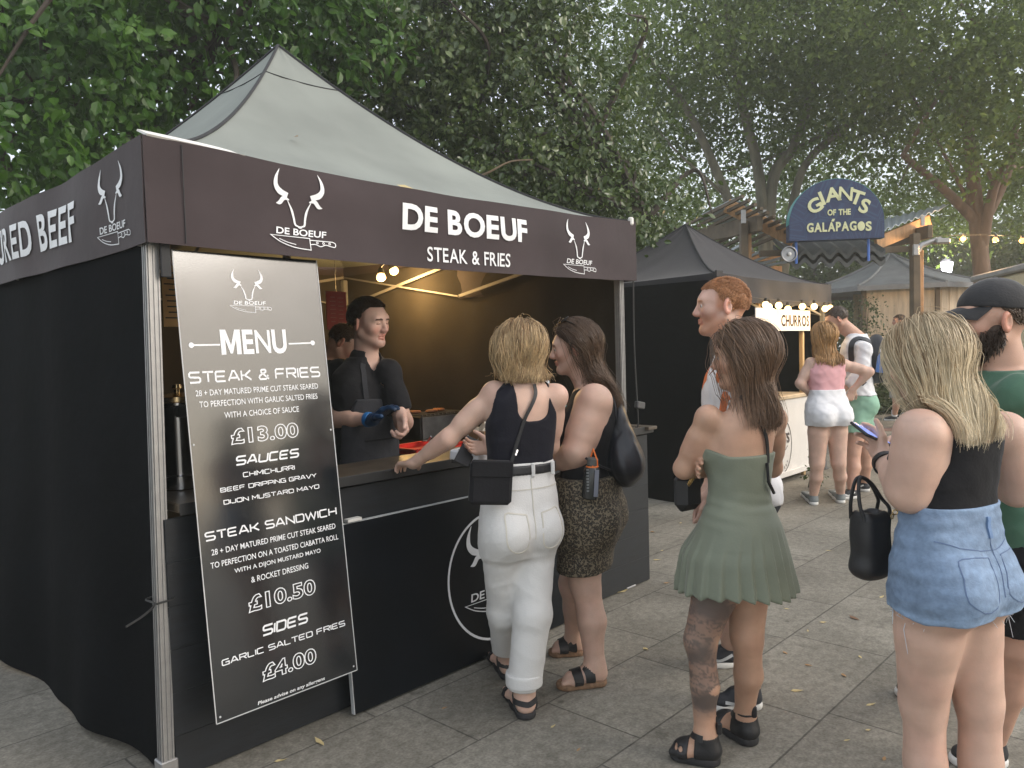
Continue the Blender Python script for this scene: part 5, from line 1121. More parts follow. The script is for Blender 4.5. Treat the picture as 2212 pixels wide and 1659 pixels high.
        V = np.concatenate(VV); Q = np.concatenate(QQ); used_ = np.unique(Q); mp = np.full(len(V), -1); mp[used_] = np.arange(len(used_)); V = V[used_]; Q = mp[Q]
        col = np.ones((len(V), 3)); n = noise3(V, 18)*.05+noise3(V, 47, 2)*.04; col *= (1+n)[:, None]; rd = np.clip(noise3(V, 25, 4), 0, 1); col *= 1-rd[:, None]*np.array([.01, .055, .055])
        if s.hd is not None and head_cols:
            K = s.hs; L = (V-s.hc) @ s.hM/K; x, y, z = L.T
            nearh = (np.abs(L) < .16).all(1)
            lip = nearh & (y > .078) & (np.abs(x) < .024) & (z < -.047) & (z > -.075-s.mouth); col[lip] *= (.93, .68, .66)
            ear = nearh & (np.abs(x) > .080) & (np.abs(z) < .04) & (y > -.05) & (y < .02); col[ear] *= (1.05, .82, .78)
            chk = nearh*np.exp(-(((np.abs(x)-.042)/.022)**2+((z+.028)/.022)**2))*(y > .03); col *= 1-np.outer(chk, (.0, .20, .20))
            ns = nearh*np.exp(-((x/.016)**2+((z+.028)/.018)**2))*(y > .085); col *= 1-np.outer(ns, (.0, .14, .14))
            brow = nearh & (y > .066) & (np.abs(np.abs(x)-.032) < .019) & (np.abs(z-.0240+.10*np.abs(np.abs(x)-.026)) < .0042); col[brow] *= np.array(getattr(s, 'brow', (.35, .28, .25)))
            lash = nearh & (y > .079) & (np.abs(np.abs(x)-.031) < .0125) & (np.abs(z-getattr(s, 'lash', .0025)) < getattr(s, 'lashw', .0018)); col[lash] *= (.35, .28, .26)
            if getattr(s, 'fade', None) is not None: w = nearh*np.clip((np.abs(x)-.045)/.015, 0, 1)*np.clip((.040-y)/.015, 0, 1)*np.clip((z+.030)/.03, 0, 1)*(~ear)*(~((np.abs(x) > .076) & (np.abs(z) < .036) & (y > -.035) & (y < .012))); bk = nearh*np.clip((-.045-y)/.02, 0, 1)*np.clip((z+.075)/.04, 0, 1); w = np.maximum(w, bk); col *= 1-w[:, None]*(1-np.array(s.fade))
            if getattr(s, 'stubble', None) is not None:
                w = np.clip((-.024-z)/.035, 0, 1)*np.clip((y+.03)/.035, 0, 1)*np.clip((z+.135)/.03, 0, 1)*nearh*(1-.9*np.exp(-((x/.024)**2+((z+.058)/.010)**2))*(y > .06)); col *= 1-w[:, None]*(1-np.array(s.stubble))
        if cols is not None: col = cols(V, col)
        o = mk(name, V, Q, s.sk, s.o, True, None, col); s.body = o
        return o
    def eyes(s, iris=(.10, .07, .05)):
        K = s.hs; em = mat('eye_white', (.70, .66, .62), .25, .05, 20); im = mat('iris_dark', (.03, .022, .018), .2, .05, 20)
        for sg in (-1, 1):
            c = s.hX(.031*sg, .0785, .0045); R_ = .0128*K; m = MB().lathe(c-s.hM[:, 1]*R_, [(R_*math.sin(a), R_-R_*math.cos(a)) for a in np.linspace(.05, math.pi-.05, 9)], 12, s.hM[:, 1]); e = m.build('eye', em, s.o, True)
            MB().lathe(c+s.hM[:, 1]*R_*.86-s.hM[:, 2]*.001, [(.0062*K, 0), (.0050*K, .0016), (0, .0019)], 12, s.hM[:, 1]).build('iris', im, e, True)
    def cloth(s, name, f, m, lo, hi, h=None, fold=0.0, cols=None, label=None, parent=None):
        g = f if not fold else (lambda P: f(P)+fold*(-.9*crease(P, 21, fold*900)+noise3(P*np.array([1, 1, .55]), 34)+.6*noise3(P*np.array([1, 1, .8]), 71, 1.3)))
        V, Q = surf(g, lo, hi, h or s.h)
        if not len(Q): print('EMPTY', name); return None
        o = mk(name, V, Q, m, parent or s.o, True, None, cols(V) if cols else None)
        if label: o['label'] = label
        return o
    def tubes(s, name, paths, r, m, n=6, parent=None):
        t = MB()
        for p in paths: t.tube(p, r, n)
        return t.build(name, m, parent or s.o, True)
    def strap(s, name, pts, f, m, w=.02, t=.003, off=.004, parent=None, n=8, side=None):
        """a flat band laid over the surface f through pts"""
        P = bez(pts, n)
        for _ in range(4): d = f(P); P = P-grad(f, P)*(d-off)[:, None]
        N = grad(f, P); T = np.gradient(P, axis=0); T /= np.linalg.norm(T, axis=1)[:, None]+1e-9; S_ = np.cross(T, N); S_ /= np.linalg.norm(S_, axis=1)[:, None]+1e-9
        return MB().slab(np.stack([P-S_*w/2, P+S_*w/2], 1), (0, 0, 0)).build(name, m, parent or s.o, True) if t == 0 else mk(name, *band(P, S_, N, w, t), m, parent or s.o, True, 40)
    def hair(s, m, n, length, f=None, off=(.006, .03), ds=.016, steps=None, hairline=None, r=.0018, comb=(0, -.2, 0), grav=1.0, wave=0.0, wf=40, lenvar=.12, seed=1, stiff=.55, part=.0, capoff=.009, colvar=(.55, 1.25), streak=None, flow=None, zend=None, zjit=.012, nclump=110, lock=.35, fly=None, hug=-.10, tip=.35):
        """strands grown from the scalp, combed, falling under gravity and pushed out of the body surface"""
        R = np.random.default_rng(seed); K = s.hs; M = s.hM; f = f or s.full; hl = hairline or (lambda x, y, z: (z > .30*y-.10) & ((z > .55) | (y < .38)) )
        d = R.normal(size=(n*6, 3)); d /= np.linalg.norm(d, axis=1)[:, None]; d = d[hl(d[:, 0], d[:, 1], d[:, 2])][:n]; n = len(d)
        rad_ = np.array([.075, .096, .086])*K; root = s.hc+(np.array([0, -.014, .030])*K) @ M.T*1.0+(d*rad_) @ M.T
        for _ in range(4): root = root-grad(s.hbig, root)*np.clip(s.hbig(root), -.02, .02)[:, None]
        N0 = d @ M.T; cmb = np.array(comb) @ M.T
        side = np.sign(d[:, 0]-part)[:, None]*M[:, 0][None]*.55*np.clip(d[:, 2], 0, 1)[:, None]
        fw_ = 1+1.6*np.clip(d[:, 1:2], 0, 1); cmb = cmb[None]*fw_; v = N0*.25+cmb+side+np.array([0, 0, -.25]); v /= np.linalg.norm(v, axis=1)[:, None]; L = length*(1-lenvar+2*lenvar*R.random(n)) if np.isscalar(length) else length(d, R); S_ = steps or int(np.max(L)/ds)+1; o = off[0]+(off[1]-off[0])*R.random(n)**1.3; fly_ = R.random(n) < (fly if fly is not None else (.014 if zend is not None else 0)); o = np.where(fly_, o+.022*R.random(n), o); drift = R.normal(size=(n, 3))*np.where(fly_, .13, .003)[:, None]; drift[:, 2] *= .3
        P = root+N0*.002; path = [P]; stepl = (L/S_)[:, None]; ph = R.random(n)*6.28; cdir = R.normal(size=(nclump, 3)); cdir /= np.linalg.norm(cdir, axis=1)[:, None]; clump = (d @ cdir.T+R.normal(size=(n, nclump))*.02).argmax(1)
        for i in range(S_):
            tgt = v*stiff+np.array([0, 0, -1.0])*grav*(1-stiff)+drift*math.sin(1.5+5*i/S_)+(cmb*.35 if i < S_*.35 else 0)
            if flow is not None: tgt = tgt+flow(P, i/S_, d)
            tgt /= np.linalg.norm(tgt, axis=1)[:, None]+1e-9; v = tgt; Pn = P+v*stepl; dd = f(Pn); q = dd < o
            if q.any():
                g = grad(f, Pn[q]); Pn[q] += g*(np.minimum(o[q]-dd[q], .03))[:, None]
            q = (dd > o) & (((Pn-s.hc) @ M[:, 2]) > hug*K)
            if q.any():
                g = grad(f, Pn[q]); Pn[q] -= g*(np.minimum(dd[q]-o[q], .014)*.8)[:, None]
            P = Pn; path.append(P)
        path = np.stack(path, 1)                                   # n, S+1, 3
        if zend is not None:                                       # cut the ends to a common level
            zc = zend(path[:, -1]) if callable(zend) else zend; zc = zc+R.normal(size=n)*zjit; below = path[:, :, 2] < np.reshape(zc, (-1, 1)); k = np.where(below.any(1), below.argmax(1), S_).astype(float); k = np.maximum(k, 2)
            u_ = np.linspace(0, 1, S_+1)[None]*k[:, None]; i0 = np.minimum(u_.astype(int), S_-1); w_ = (u_-i0)[..., None]; ar_ = np.arange(n)[:, None]; path = path[ar_, i0]*(1-w_)+path[ar_, i0+1]*w_; L = L*k/S_
        if lock:                                                   # strands gather into locks towards the tips
            cs = np.zeros((nclump,)+path.shape[1:]); ct_ = np.bincount(clump, minlength=nclump)[:, None, None]; np.add.at(cs, clump, path); cs /= np.maximum(ct_, 1); tt_ = np.linspace(0, 1, S_+1)[None, :, None]**1.3*lock; tt_ = np.where(fly_[:, None, None], tt_*.2, tt_); path = path*(1-tt_)+cs[clump]*tt_
        if wave:
            T_ = np.linspace(0, 1, S_+1)[None, :, None]; rx = np.cross(N0, [0, 0, 1.0]); rx /= np.linalg.norm(rx, axis=1)[:, None]+1e-9; ph2 = (clump*1.7)[:, None]+R.normal(size=(n, 1))*.35; arg = ph2+wf*T_[..., 0]*L[:, None]
            path = path+wave*T_**.8*(rx[:, None]*np.sin(arg)[..., None]+N0[:, None]*.6*np.cos(arg)[..., None])
        s.strand = path; n_, k_ = path.shape[:2]; T = np.gradient(path, axis=1); T /= np.linalg.norm(T, axis=2, keepdims=True)+1e-9; A_ = np.cross(T, N0[:, None]); A_ /= np.linalg.norm(A_, axis=2, keepdims=True)+1e-9; B_ = np.cross(T, A_)
        w = r*(.7+.6*R.random(n_))[:, None]*np.interp(np.linspace(0, 1, k_), [0, .12, .6, 1], [.7, 1, .95, tip])[None]
        ring = np.stack([path+w[..., None]*(math.cos(a)*A_*1.5+math.sin(a)*B_*.8) for a in (0, 2.09, 4.19)], 2)
        idx = (np.arange(n_)[:, None]*k_+np.arange(k_)[None])*3; F = []
        for c in range(3): e = (c+1) % 3; F.append(np.stack([idx[:, :-1]+c, idx[:, :-1]+e, idx[:, 1:]+e, idx[:, 1:]+c], -1).reshape(-1, 4))
        F = np.concatenate(F); lum = colvar[0]+(colvar[1]-colvar[0])*(R.random(n_)*.6+.4*R.random(nclump)[clump]); col = np.ones((n_, 3))*lum[:, None]
        if streak is not None: q = (R.random(nclump)[clump]*.7+R.random(n_)*.3) < streak[0]; col[q] = col[q]*np.array(streak[1])
        col = np.repeat(col[:, None], k_, 1)
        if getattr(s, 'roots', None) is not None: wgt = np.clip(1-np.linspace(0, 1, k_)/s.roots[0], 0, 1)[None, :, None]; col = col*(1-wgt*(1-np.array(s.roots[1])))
        hc = np.repeat(col[:, :, None], 3, 2).reshape(-1, 3)
        hobj = mk('hair', ring.reshape(-1, 3), F, m, s.o, True, None, hc)
        # the scalp below the strands
        rc = rad_+capoff*K; cen = s.hc+(np.array([0, -.014, .030])*K) @ M.T
        def fc(P):
            q = (P-cen) @ M/ (np.array([.075, .096, .086])*K); ql = np.linalg.norm(q, axis=1)+1e-9; u = q/ql[:, None]; e = np.minimum(ell(cen, rc, M)(P), s.hbig(P)-capoff*K*.8); ok = hl(u[:, 0], u[:, 1], u[:, 2]); return np.where(ok, e, np.maximum(e, .004))
        V, Q = surf(fc, cen-.13*K, cen+.13*K, .005)
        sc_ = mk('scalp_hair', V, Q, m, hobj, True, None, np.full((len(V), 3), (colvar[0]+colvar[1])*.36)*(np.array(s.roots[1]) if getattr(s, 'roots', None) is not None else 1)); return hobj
def band(P, S_, N, w, t):
    n = len(P); c = [P-S_*w/2, P+S_*w/2, P+S_*w/2+N*t, P-S_*w/2+N*t]; V = np.concatenate(c); F = []
    for i in range(n-1):
        for a, b in ((0, 1), (1, 2), (2, 3), (3, 0)): F.append((a*n+i, b*n+i, b*n+i+1, a*n+i+1))
    F += [(0, 3*n, 2*n, n), (n-1, 2*n-1, 3*n-1, 4*n-1)]; return V, F
def bb(*pts, m=.12): P = np.array(pts); return P.min(0)-m, P.max(0)+m
def sneaker(p, heel, toe, m, sole_m, name='shoe', w=.044, hgt=.085, accent=None, lip=None):
    """closed trainer: shaped upper, opening with a tongue, thick sole, laces"""
    heel, toe = np.asarray(heel, float), np.asarray(toe, float); d = toe-heel; L = np.linalg.norm(d); d = d/L; sd = np.array([d[1], -d[0], 0]); up = np.array([0, 0, 1.0])
    sol = union([cap(heel+d*.040+up*.016, heel+d*L*.45+up*.016, w*.92, w*.88), cap(heel+d*L*.45+up*.016, toe-d*.046+up*.016, w*.88, w*1.02)], .03); sol = inter(inter(sol, half(up*.030, up)), half(up*.001, -up), .004)
    upr = union([cap(heel+d*.040+up*.045, heel+d*.045+up*hgt, w*.86, w*.80), cap(heel+d*.05+up*.045, heel+d*L*.5+up*.048, w*.84, w*.84), cap(heel+d*L*.45+up*.048, toe-d*.05+up*.036, w*.84, w*.92, (up, .75)), cap(heel+d*.05+up*hgt*.95, heel+d*L*.55+up*.066, w*.6, w*.52)], .025)
    upr = inter(inter(upr, half(up*.026, -up)), half(heel+d*.03+up*(hgt+.006), up*1.0+d*.10), .004); lo, hi = bb(heel, toe, heel+up*hgt, m=.07)
    V, Q = surf(upr, lo, hi, .006); o = mk(name, V, Q, m, p.o, True); V, Q = surf(sol, lo, hi, .006); mk('sole', V, Q, sole_m, o, True, 40)
    lc = []
    for i in range(4): c = heel+d*L*(.42+.07*i)+up*(.079-.008*i); lc.append([c-sd*.022-up*.006, c+up*.004, c+sd*.022-up*.006])
    t = MB()
    for q in lc: t.tube(q, .0032, 5)
    t.build('lace', sole_m, o, True)
    if accent:
        for sg in (-1, 1):
            P = bez([heel+d*L*.78+sd*sg*w*.90+up*.046, heel+d*L*.60+sd*sg*w*.90+up*.040, heel+d*L*.42+sd*sg*w*.9+up*.050, heel+d*L*.24+sd*sg*w*.9+up*.066], 6)
            p.strap('stripe', P, upr, accent, .013, .002, .001, o, 2)
    return o
# ------------------------------------------------------------------ the people
UP = np.array([0, 0, 1.0])
fair = skin('fair', (.58, .385, .30)); pale = skin('pale', (.58, .375, .295)); tan = skin('tan', (.50, .305, .21)); ruddy = skin('ruddy', (.52, .31, .225))
navy = mat('ribbed_navy_black', (.009, .009, .015), .8, .2, 6, .25, 120, sheen=.08, spec=.2); black_c = mat('black_cloth', (.010, .010, .012), .8, .25, 6, .25, 100, sheen=.08, spec=.2); white_d = mat('white_denim', (.66, .65, .63), .75, .05, 6, .3, 160, sheen=.1)
olive = mat('olive_pleated_cloth', (.165, .185, .135), .65, .12, 5, .2, 130, sheen=.2); denim = mat('washed_blue_denim', (.175, .25, .365), .8, .16, 60, .35, 150, attr='Col'); blk_leather = mat('black_leather', (.014, .014, .016), .45, .2, 12, .2, 90); rubber = mat('black_rubber', (.018, .018, .02), .7); cork = mat('cork_sole', (.22, .13, .075), .8, .3, 60)
white_sole = mat('white_rubber', (.70, .69, .66), .6, .06); apron_m = mat('charcoal_apron', (.030, .031, .036), .8, .15, 6, .25, 120, sheen=.1, spec=.2); green_t = mat('green_jersey', (.055, .135, .085), .8, .12, 5, .2, 130, sheen=.2); pink_c = mat('pink_seersucker', (.72, .38, .40), .75, .06, 6); white_c = mat('white_cotton', (.72, .72, .74), .7, .05, 6, .2, 90); mint = mat('mint_cotton', (.26, .46, .34), .75, .08, 6); gold = mat('gold_metal', (.70, .48, .20), .3, .1, metal=1.0)
def leopard():
    m = mat('leopard_print', (.26, .205, .13), .75, .15, 8); t = m.node_tree; b = t.nodes['Principled BSDF']; L = t.links.new; tc = t.nodes.new('ShaderNodeTexCoord')
    nz = t.nodes.new('ShaderNodeTexNoise'); nz.inputs['Scale'].default_value = 60; L(tc.outputs['Object'], nz.inputs[0]); ad = t.nodes.new('ShaderNodeMix'); ad.data_type = 'RGBA'; ad.inputs['Factor'].default_value = .018; L(tc.outputs['Object'], ad.inputs[6]); L(nz.outputs[1], ad.inputs[7])
    v = t.nodes.new('ShaderNodeTexVoronoi'); v.inputs['Scale'].default_value = 105; L(ad.outputs[2], v.inputs['Vector']); r = t.nodes.new('ShaderNodeValToRGB'); e = r.color_ramp.elements; e[0].position = .22; e[0].color = (.13, .09, .055, 1); e[1].position = .30; e[1].color = (.018, .015, .012, 1); k = e.new(.54); k.color = (.02, .017, .014, 1); k = e.new(.62); k.color = (.20, .165, .11, 1); L(v.outputs['Distance'], r.inputs[0]); L(r.outputs[0], b.inputs['Base Color']); return m
def loft(st_, f):
    """upright garment shape from (z, centre x, centre y, half width, half depth) stations"""
    S_ = np.array(sorted(st_), float); f = nrm(f); zz = np.linspace(S_[0, 0], S_[-1, 0], 60); I = [np.convolve(np.pad(np.interp(zz, S_[:, 0], S_[:, i]), 3, mode='edge'), np.ones(7)/7, 'valid') for i in range(1, 5)]
    def g(P):
        z = P[:, 2]; cx, cy, w, d = [np.interp(z, zz, q) for q in I]; qx = P[:, 0]-cx; qy = P[:, 1]-cy; lx = qx*f[1]-qy*f[0]; ly = qx*f[0]+qy*f[1]; n = (np.abs(lx/w)**2.2+np.abs(ly/d)**2.2)**(1/2.2); g.ang = np.arctan2(ly, lx); return (n-1)*np.minimum(w, d)
    return g
def zband(f, z0, z1, r=.004): return lambda P: smax(smax(f(P), P[:, 2]-z1, r), z0-P[:, 2], r)
hlW = lambda x, y, z: z > -.52+1.15*np.clip((y+.36)/.80, 0, 1)
hlL = lambda x, y, z: z > np.minimum(-.5+1.30*np.clip((y+.32)/.80, 0, 1), .50)
hlV = lambda x, y, z: z > -.50+1.06*np.clip((y+.22)/.80, 0, 1)-.16*((np.abs(x) > .78) & (y < .30))
hlM = lambda x, y, z: z > -.50+.93*np.clip((y+.22)/.80, 0, 1)-.16*((np.abs(x) > .78) & (y < .38))
def gp(p, px, py): return gnd(px, py)-p.root
def ankle(heel, toe, h=.085, b=.045): d = nrm(np.asarray(toe)-heel); return heel+d*b+UP*h
def FR(p): return np.stack([p.r1, p.f1, UP], 1)
fring = lambda P: P

def cut_end(f, a, b): return inter(f, half(np.asarray(b), np.asarray(b)-a), .004)
blk_shoe = mat('black_trainer', (.018, .02, .026), .6, .2, 10, .3, 100)
wst = mat('white_side_stripe', (.70, .70, .68), .6)
nyl = mat('black_nylon', (.016, .017, .022), .38, .2, 8, .5, 45)
# ---- customer in white trousers -------------------------------------------------
p = Person('woman with a wavy blonde bob in navy tank top and white trousers at the counter', 3.25, (1120, 1500), (-.50, .87), (-.74, .66, -.12), fair, h=.0065)
j = p.j; p.torso(j(1117, 1168), j(1132, 812), FEM, .915, .92, f1=(-.36, .93, 0), wmul=[(.2, 1.0), (.42, 1.10), (.6, 1.10), (.8, 1.02), (1, 1.0)])
hr, tr_ = gp(p, 1141, 1556), gp(p, 1103, 1496); hl_, tl_ = gp(p, 1103, 1470), gp(p, 1070, 1420)
ar, al = ankle(hr, tr_), ankle(hl_, tl_)
LR = p.leg(p.tp(.02, .50, -.05), j(1149, 1325, -.03), ar, .080, .050, .048, .033); LL = p.leg(p.tp(.02, -.50, -.05), j(1092, 1320, .10), al, .080, .050, .048, .033)
shl, shr = j(1068, 850, .0), j(1200, 856, .02); ell_ = j(968, 948, .0); wrl = gnd(893, 1001, 1.035)-p.root; wrl[2] = 1.035
AL = p.arm(shl, ell_, wrl, .044, .037, .026, .050); elr = j(1188, 962, .12); wrr = j(1062, 968, .26); AR = p.arm(shr, elr, wrr, .044, .036, .024, .050)
HL = p.hand(wrl, gnd(835, 1000, 1.012)-p.root-wrl, (-.1, .1, -1), (.3, 1, 0), (.25, .55, .45), size=.95, tcurl=.2)
HR = p.hand(wrr, j(1012, 968, .30)-wrr, (-.1, -.5, .35), (.0, .3, 1), (.55, .7, .5), size=.9)
H = p.head(j(1121, 757, -.01), nrm((-.05, .06, 1)), .97, neck_to=p.tp(.97, 0, -.1), rn=.049)
p.pts = np.array([shl, shr, ell_, wrl, elr, wrr, hr, tr_, hl_, tl_, p.hc+UP*.05]); trunk = p.soft(.0, .088)
feet = [p.foot(ar, hr, tr_, True), p.foot(al, hl_, tl_, True)]
def colf(V, c): return c
p.build_body([trunk, *LR, *LL, *AL, *AR, *feet], colf)
lo, hi = bb(p.tp(0), p.tp(1), m=.26)
zw = j(1118, 1004)[2]
top = zband(grow(trunk, .007), zw-.02, p.tp(.965)[2]); M_ = FR(p)
top = sub(top, union([rbox(p.tp(.95, .08, -1.0), (.072, .16, .150), .055, M_), cap(p.tp(.94, .08, -1.0), p.tp(1.12, .0, -1.0), .068)], .02), .006); top = sub(top, ell(p.tp(1.0, .0, .9), (.085, .12, .12), M_), .006)
for sg, sh in ((-1, shl), (1, shr)): top = sub(top, ell(sh+p.r1*sg*.034-UP*.03, (.042, .075, .088), M_), .006)
p.cloth('tank_top', top, navy, lo, hi, .0055, .0016)
def wide(hip, knee, ank, r0, r1, r2, up=.0): return union([cap(hip, knee, r0, r1), cap(knee, ank, r1, r2)], .03)
c0 = ar+UP*.045; c1 = al+UP*.03
pants = union([grow(trunk, .010), wide(p.tp(.02, .50, -.05), j(1150, 1325, -.03), c0, .089, .076, .071), wide(p.tp(.02, -.50, -.05), j(1092, 1320, .10), c1, .089, .075, .070)], .03)
def pf(P):
    d = pants(P); z = P[:, 2]; s_ = np.clip((.75-z)/.2, 0, 1)*np.clip((z-.1)/.2, 0, 1)
    return d-.0030*crease(P, 17, 1)*s_-.0022*crease(P, 30, 2)*np.exp(-((z-.70)/.16)**2)+.0010*s_*(noise3(P*np.array([.8, .8, 1.0])+(P[:, :1]*.9), 40))
pf = zband(pf, .0, zw+.02); pf = smax_ = (lambda g: (lambda P: smax(g(P), np.where(P @ p.r-(p.crotch @ p.r) > 0, ar[2]+.045-P[:, 2], al[2]+.035-P[:, 2]), .003)))(pf)
trs = p.cloth('trousers', pf, white_d, lo-np.array([.05, .05, .8]), hi+np.array([.05, .05, 0]), .006)
cuff = lambda P: smax(cap(c0-UP*.02, c0+UP*.09, .077, .077)(P), np.maximum(P[:, 2]-(c0[2]+.055), c0[2]+.0-P[:, 2]), .003); p.cloth('turn_up', cuff, white_d, *bb(c0, m=.15), .006, parent=trs)
wsurf = grow(trunk, .012)
st_m = mat('off_white_stitch', (.60, .57, .50), .8)
for sg in (1, -1):                                            # back pockets, yoke and centre seam in stitching
    q = [p.tp(.20, .22*sg, -1.2), p.tp(.215, .80*sg, -1.0), p.tp(.03, .76*sg, -1.2), p.tp(-.01, .52*sg, -1.3), p.tp(.02, .26*sg, -1.3), p.tp(.20, .22*sg, -1.2)]
    p.strap('back_pocket', [q[0], q[0]*.5+q[1]*.5, q[1], q[2]*.5+q[1]*.5, q[2], q[3], q[4], q[5]], grow(pants, 0), st_m, .006, .0022, .0005, trs, 3)
p.strap('centre_seam', [p.tp(.40, .0, -1.2), p.tp(.25, 0, -1.2), p.tp(.12, 0, -1.3), p.tp(.05, 0, -1.3)], pants, st_m, .004, .002, .0005, trs, 4)
p.strap('waistband', [p.tp(.345, -1.2, -.3), p.tp(.345, -.8, -1.1), p.tp(.345, 0, -1.4), p.tp(.345, .8, -1.1), p.tp(.345, 1.3, -.1), p.tp(.345, .8, 1)], pants, st_m, .004, .002, .0005, trs, 4)
belt = zband(grow(trunk, .0165), zw-.030, zw+.010); p.cloth('belt', belt, blk_leather, lo, hi, .006)
for lat in (.05, .78): c = p.tp((zw-.01-p.crotch[2])/(p.neck[2]-p.crotch[2]), lat, -1.0); b_ = MB().box(c-p.f*.018*(1-abs(lat)*.5), (.016, .008, .058), ch=.003).build('belt_loop', white_d, trs)
def sandal_black(p, heel, toe, F_, ank):
    d = nrm(toe-heel); L = np.linalg.norm(toe-heel); sol = zband(union([cap(heel+d*.035+UP*.012, heel+d*L*.45+UP*.012, .042, .036), cap(heel+d*L*.45+UP*.012, toe-d*.035+UP*.012, .036, .046)], .03), .001, .030)
    so_ = p.cloth('sandal', sol, rubber, *bb(heel, toe, m=.08), .005); sd = np.array([d[1], -d[0], 0])
    for pts in ([heel+d*L*.70+sd*.06+UP*.02, heel+d*L*.66+UP*.09, heel+d*L*.70-sd*.06+UP*.02], [ank+sd*.05-UP*.01, ank+d*.05+UP*.0, ank-sd*.05-UP*.01, ank-d*.06-UP*.015, ank+sd*.05-UP*.01], [heel+d*L*.62+sd*.05+UP*.03, heel+d*L*.48+UP*.09, ank-sd*.045-UP*.01], [ank+sd*.045-UP*.012, heel+d*.03+sd*.04+UP*.03], [ank-sd*.045-UP*.012, heel+d*.03-sd*.04+UP*.03]):
        p.strap('strap', pts, F_, rubber, .022, .005, .002, so_, 6)
    hb = zband(sub(cap(heel+d*.03+UP*.02, heel+d*.034+UP*.05, .041, .040), half(heel+d*.045, -d), .0), .02, .055); return so_
for h_, t_, F_, a_ in ((hr, tr_, union([feet[0], LR[1]], .01), ar), (hl_, tl_, union([feet[1], LL[1]], .01), al)): sandal_black(p, h_, t_, F_, a_)
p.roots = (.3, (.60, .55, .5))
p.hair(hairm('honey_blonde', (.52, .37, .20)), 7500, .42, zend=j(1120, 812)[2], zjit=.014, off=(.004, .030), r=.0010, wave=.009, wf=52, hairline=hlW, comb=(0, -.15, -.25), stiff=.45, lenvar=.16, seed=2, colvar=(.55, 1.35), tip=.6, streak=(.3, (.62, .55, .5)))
p_wp = p
bag = thing('crossbody_bag', 'flat black square bag hanging at the hip of the woman in white trousers', 'bag', p.root+j(1060, 1042, -.20))
Rb = np.array(Matrix.Rotation(.22, 3, 'Z') @ Matrix.Rotation(.08, 3, 'Y')); MB().box((0, 0, 0), (.170, .045, .175), rot=Rb, ch=.014).build('body', black_c, bag); MB().box(Rb @ np.array((0, -.024, .055)), (.165, .006, .062), rot=Rb, ch=.003).build('flap', black_c, bag)
g_ = lambda P: p_wp.full(P+np.array(bag.location)-p_wp.root)
off_ = p.root-np.array(bag.location); P_ = [j(1150, 830, -.06), j(1156, 855, -.08), j(1140, 905, -.13), j(1125, 950, -.14), j(1112, 1000, -.17), j(1097, 1010, -.21)]
p.strap('strap', [q+off_ for q in P_], g_, blk_leather, .014, .004, .010, bag, 8)
t = MB(); cl = [j(1117, 972, -.17)+off_, j(1113, 984, -.18)+off_]; t.tube(cl, .006, 6); t.build('clasp', steel, bag, True)
ph = thing('phone', 'black phone held over the counter by the woman in white trousers', 'phone', p.root+j(1010, 975, .30), .2)
MB().box((0, 0, 0), (.075, .012, .15), rot=Matrix.Rotation(rad(-35), 3, 'X') @ Matrix.Rotation(rad(30), 3, 'Y'), ch=.004).build('case', blk_leather, ph)

# ---- customer in the leopard skirt ----------------------------------------------
p = Person('woman with long brown hair, black sleeveless top and leopard print skirt at the counter', 3.58, (1262, 1440), (-.93, .36), (-.97, .10, .0), fair, h=.0065)
j = p.j; p.torso(j(1268, 1135), j(1268, 828), FEM, 1.10, 1.10, f1=(-.93, .30, 0), wmul=[(.2, 1.0), (.42, 1.2), (.6, 1.12), (1, 1.0)], bend=[(.75, p.loc(0, -.035, 0), .2)])
hn, tn = gp(p, 1308, 1477), gp(p, 1208, 1487); hf_, tf_ = gp(p, 1262, 1412), gp(p, 1190, 1415); an, af = ankle(hn, tn), ankle(hf_, tf_)
LN_ = p.leg(p.tp(.02, -.45, 0), j(1263, 1262, -.05), an, .100, .064, .068, .040); LF_ = p.leg(p.tp(.02, .45, 0), j(1238, 1262, .16), af, .100, .064, .066, .040)
shn = j(1284, 868, -.14); eln = j(1246, 975, -.17); wrn = j(1190, 1006, -.07); AN = p.arm(shn, eln, wrn, .070, .052, .030, .078)
shf = j(1268, 862, .20); elf = j(1215, 960, .22); wrf = j(1172, 985, .15); AF = p.arm(shf, elf, wrf, .066, .05, .03, .074)
p.hand(wrn, j(1150, 1006, .0)-wrn, (0, .3, -1), (0, 1, .3), (.5, .6, .4), size=.92); p.hand(wrf, j(1135, 985, .1)-wrf, (0, -.3, -1), (0, -1, .3), (.5, .6, .4), size=.92)
H = p.head(j(1240, 752), nrm((-.10, .0, 1)), .98, jaw=1.06, neck_to=p.tp(.97, 0, .05), rn=.056); p.pts = np.array([shn, eln, wrn, shf, elf, wrf, hn, tn, hf_, tf_, p.hc+UP*.05]); trunk = p.soft(.10, .085, .09); feet = [p.foot(an, hn, tn, True), p.foot(af, hf_, tf_, True)]
p.build_body([trunk, *LN_, *LF_, *AN, *AF, *feet], hh=.0032); p.eyes()
lo, hi = bb(p.tp(0), p.tp(1), m=.34); zs = j(1268, 1022)[2]; M_ = FR(p)
top = zband(grow(trunk, .008), zs-.03, p.tp(.985)[2]); top = sub(top, ell(p.tp(1.03, .0, .3), (.10, .09, .07), M_), .006)
for sg, sh in ((-1, shn), (1, shf)): top = sub(top, ell(sh+p.r1*sg*.05-UP*.01, (.085, .082, .10), M_), .006)
p.cloth('sleeveless_top', top, black_c, lo, hi, .006, .0022)
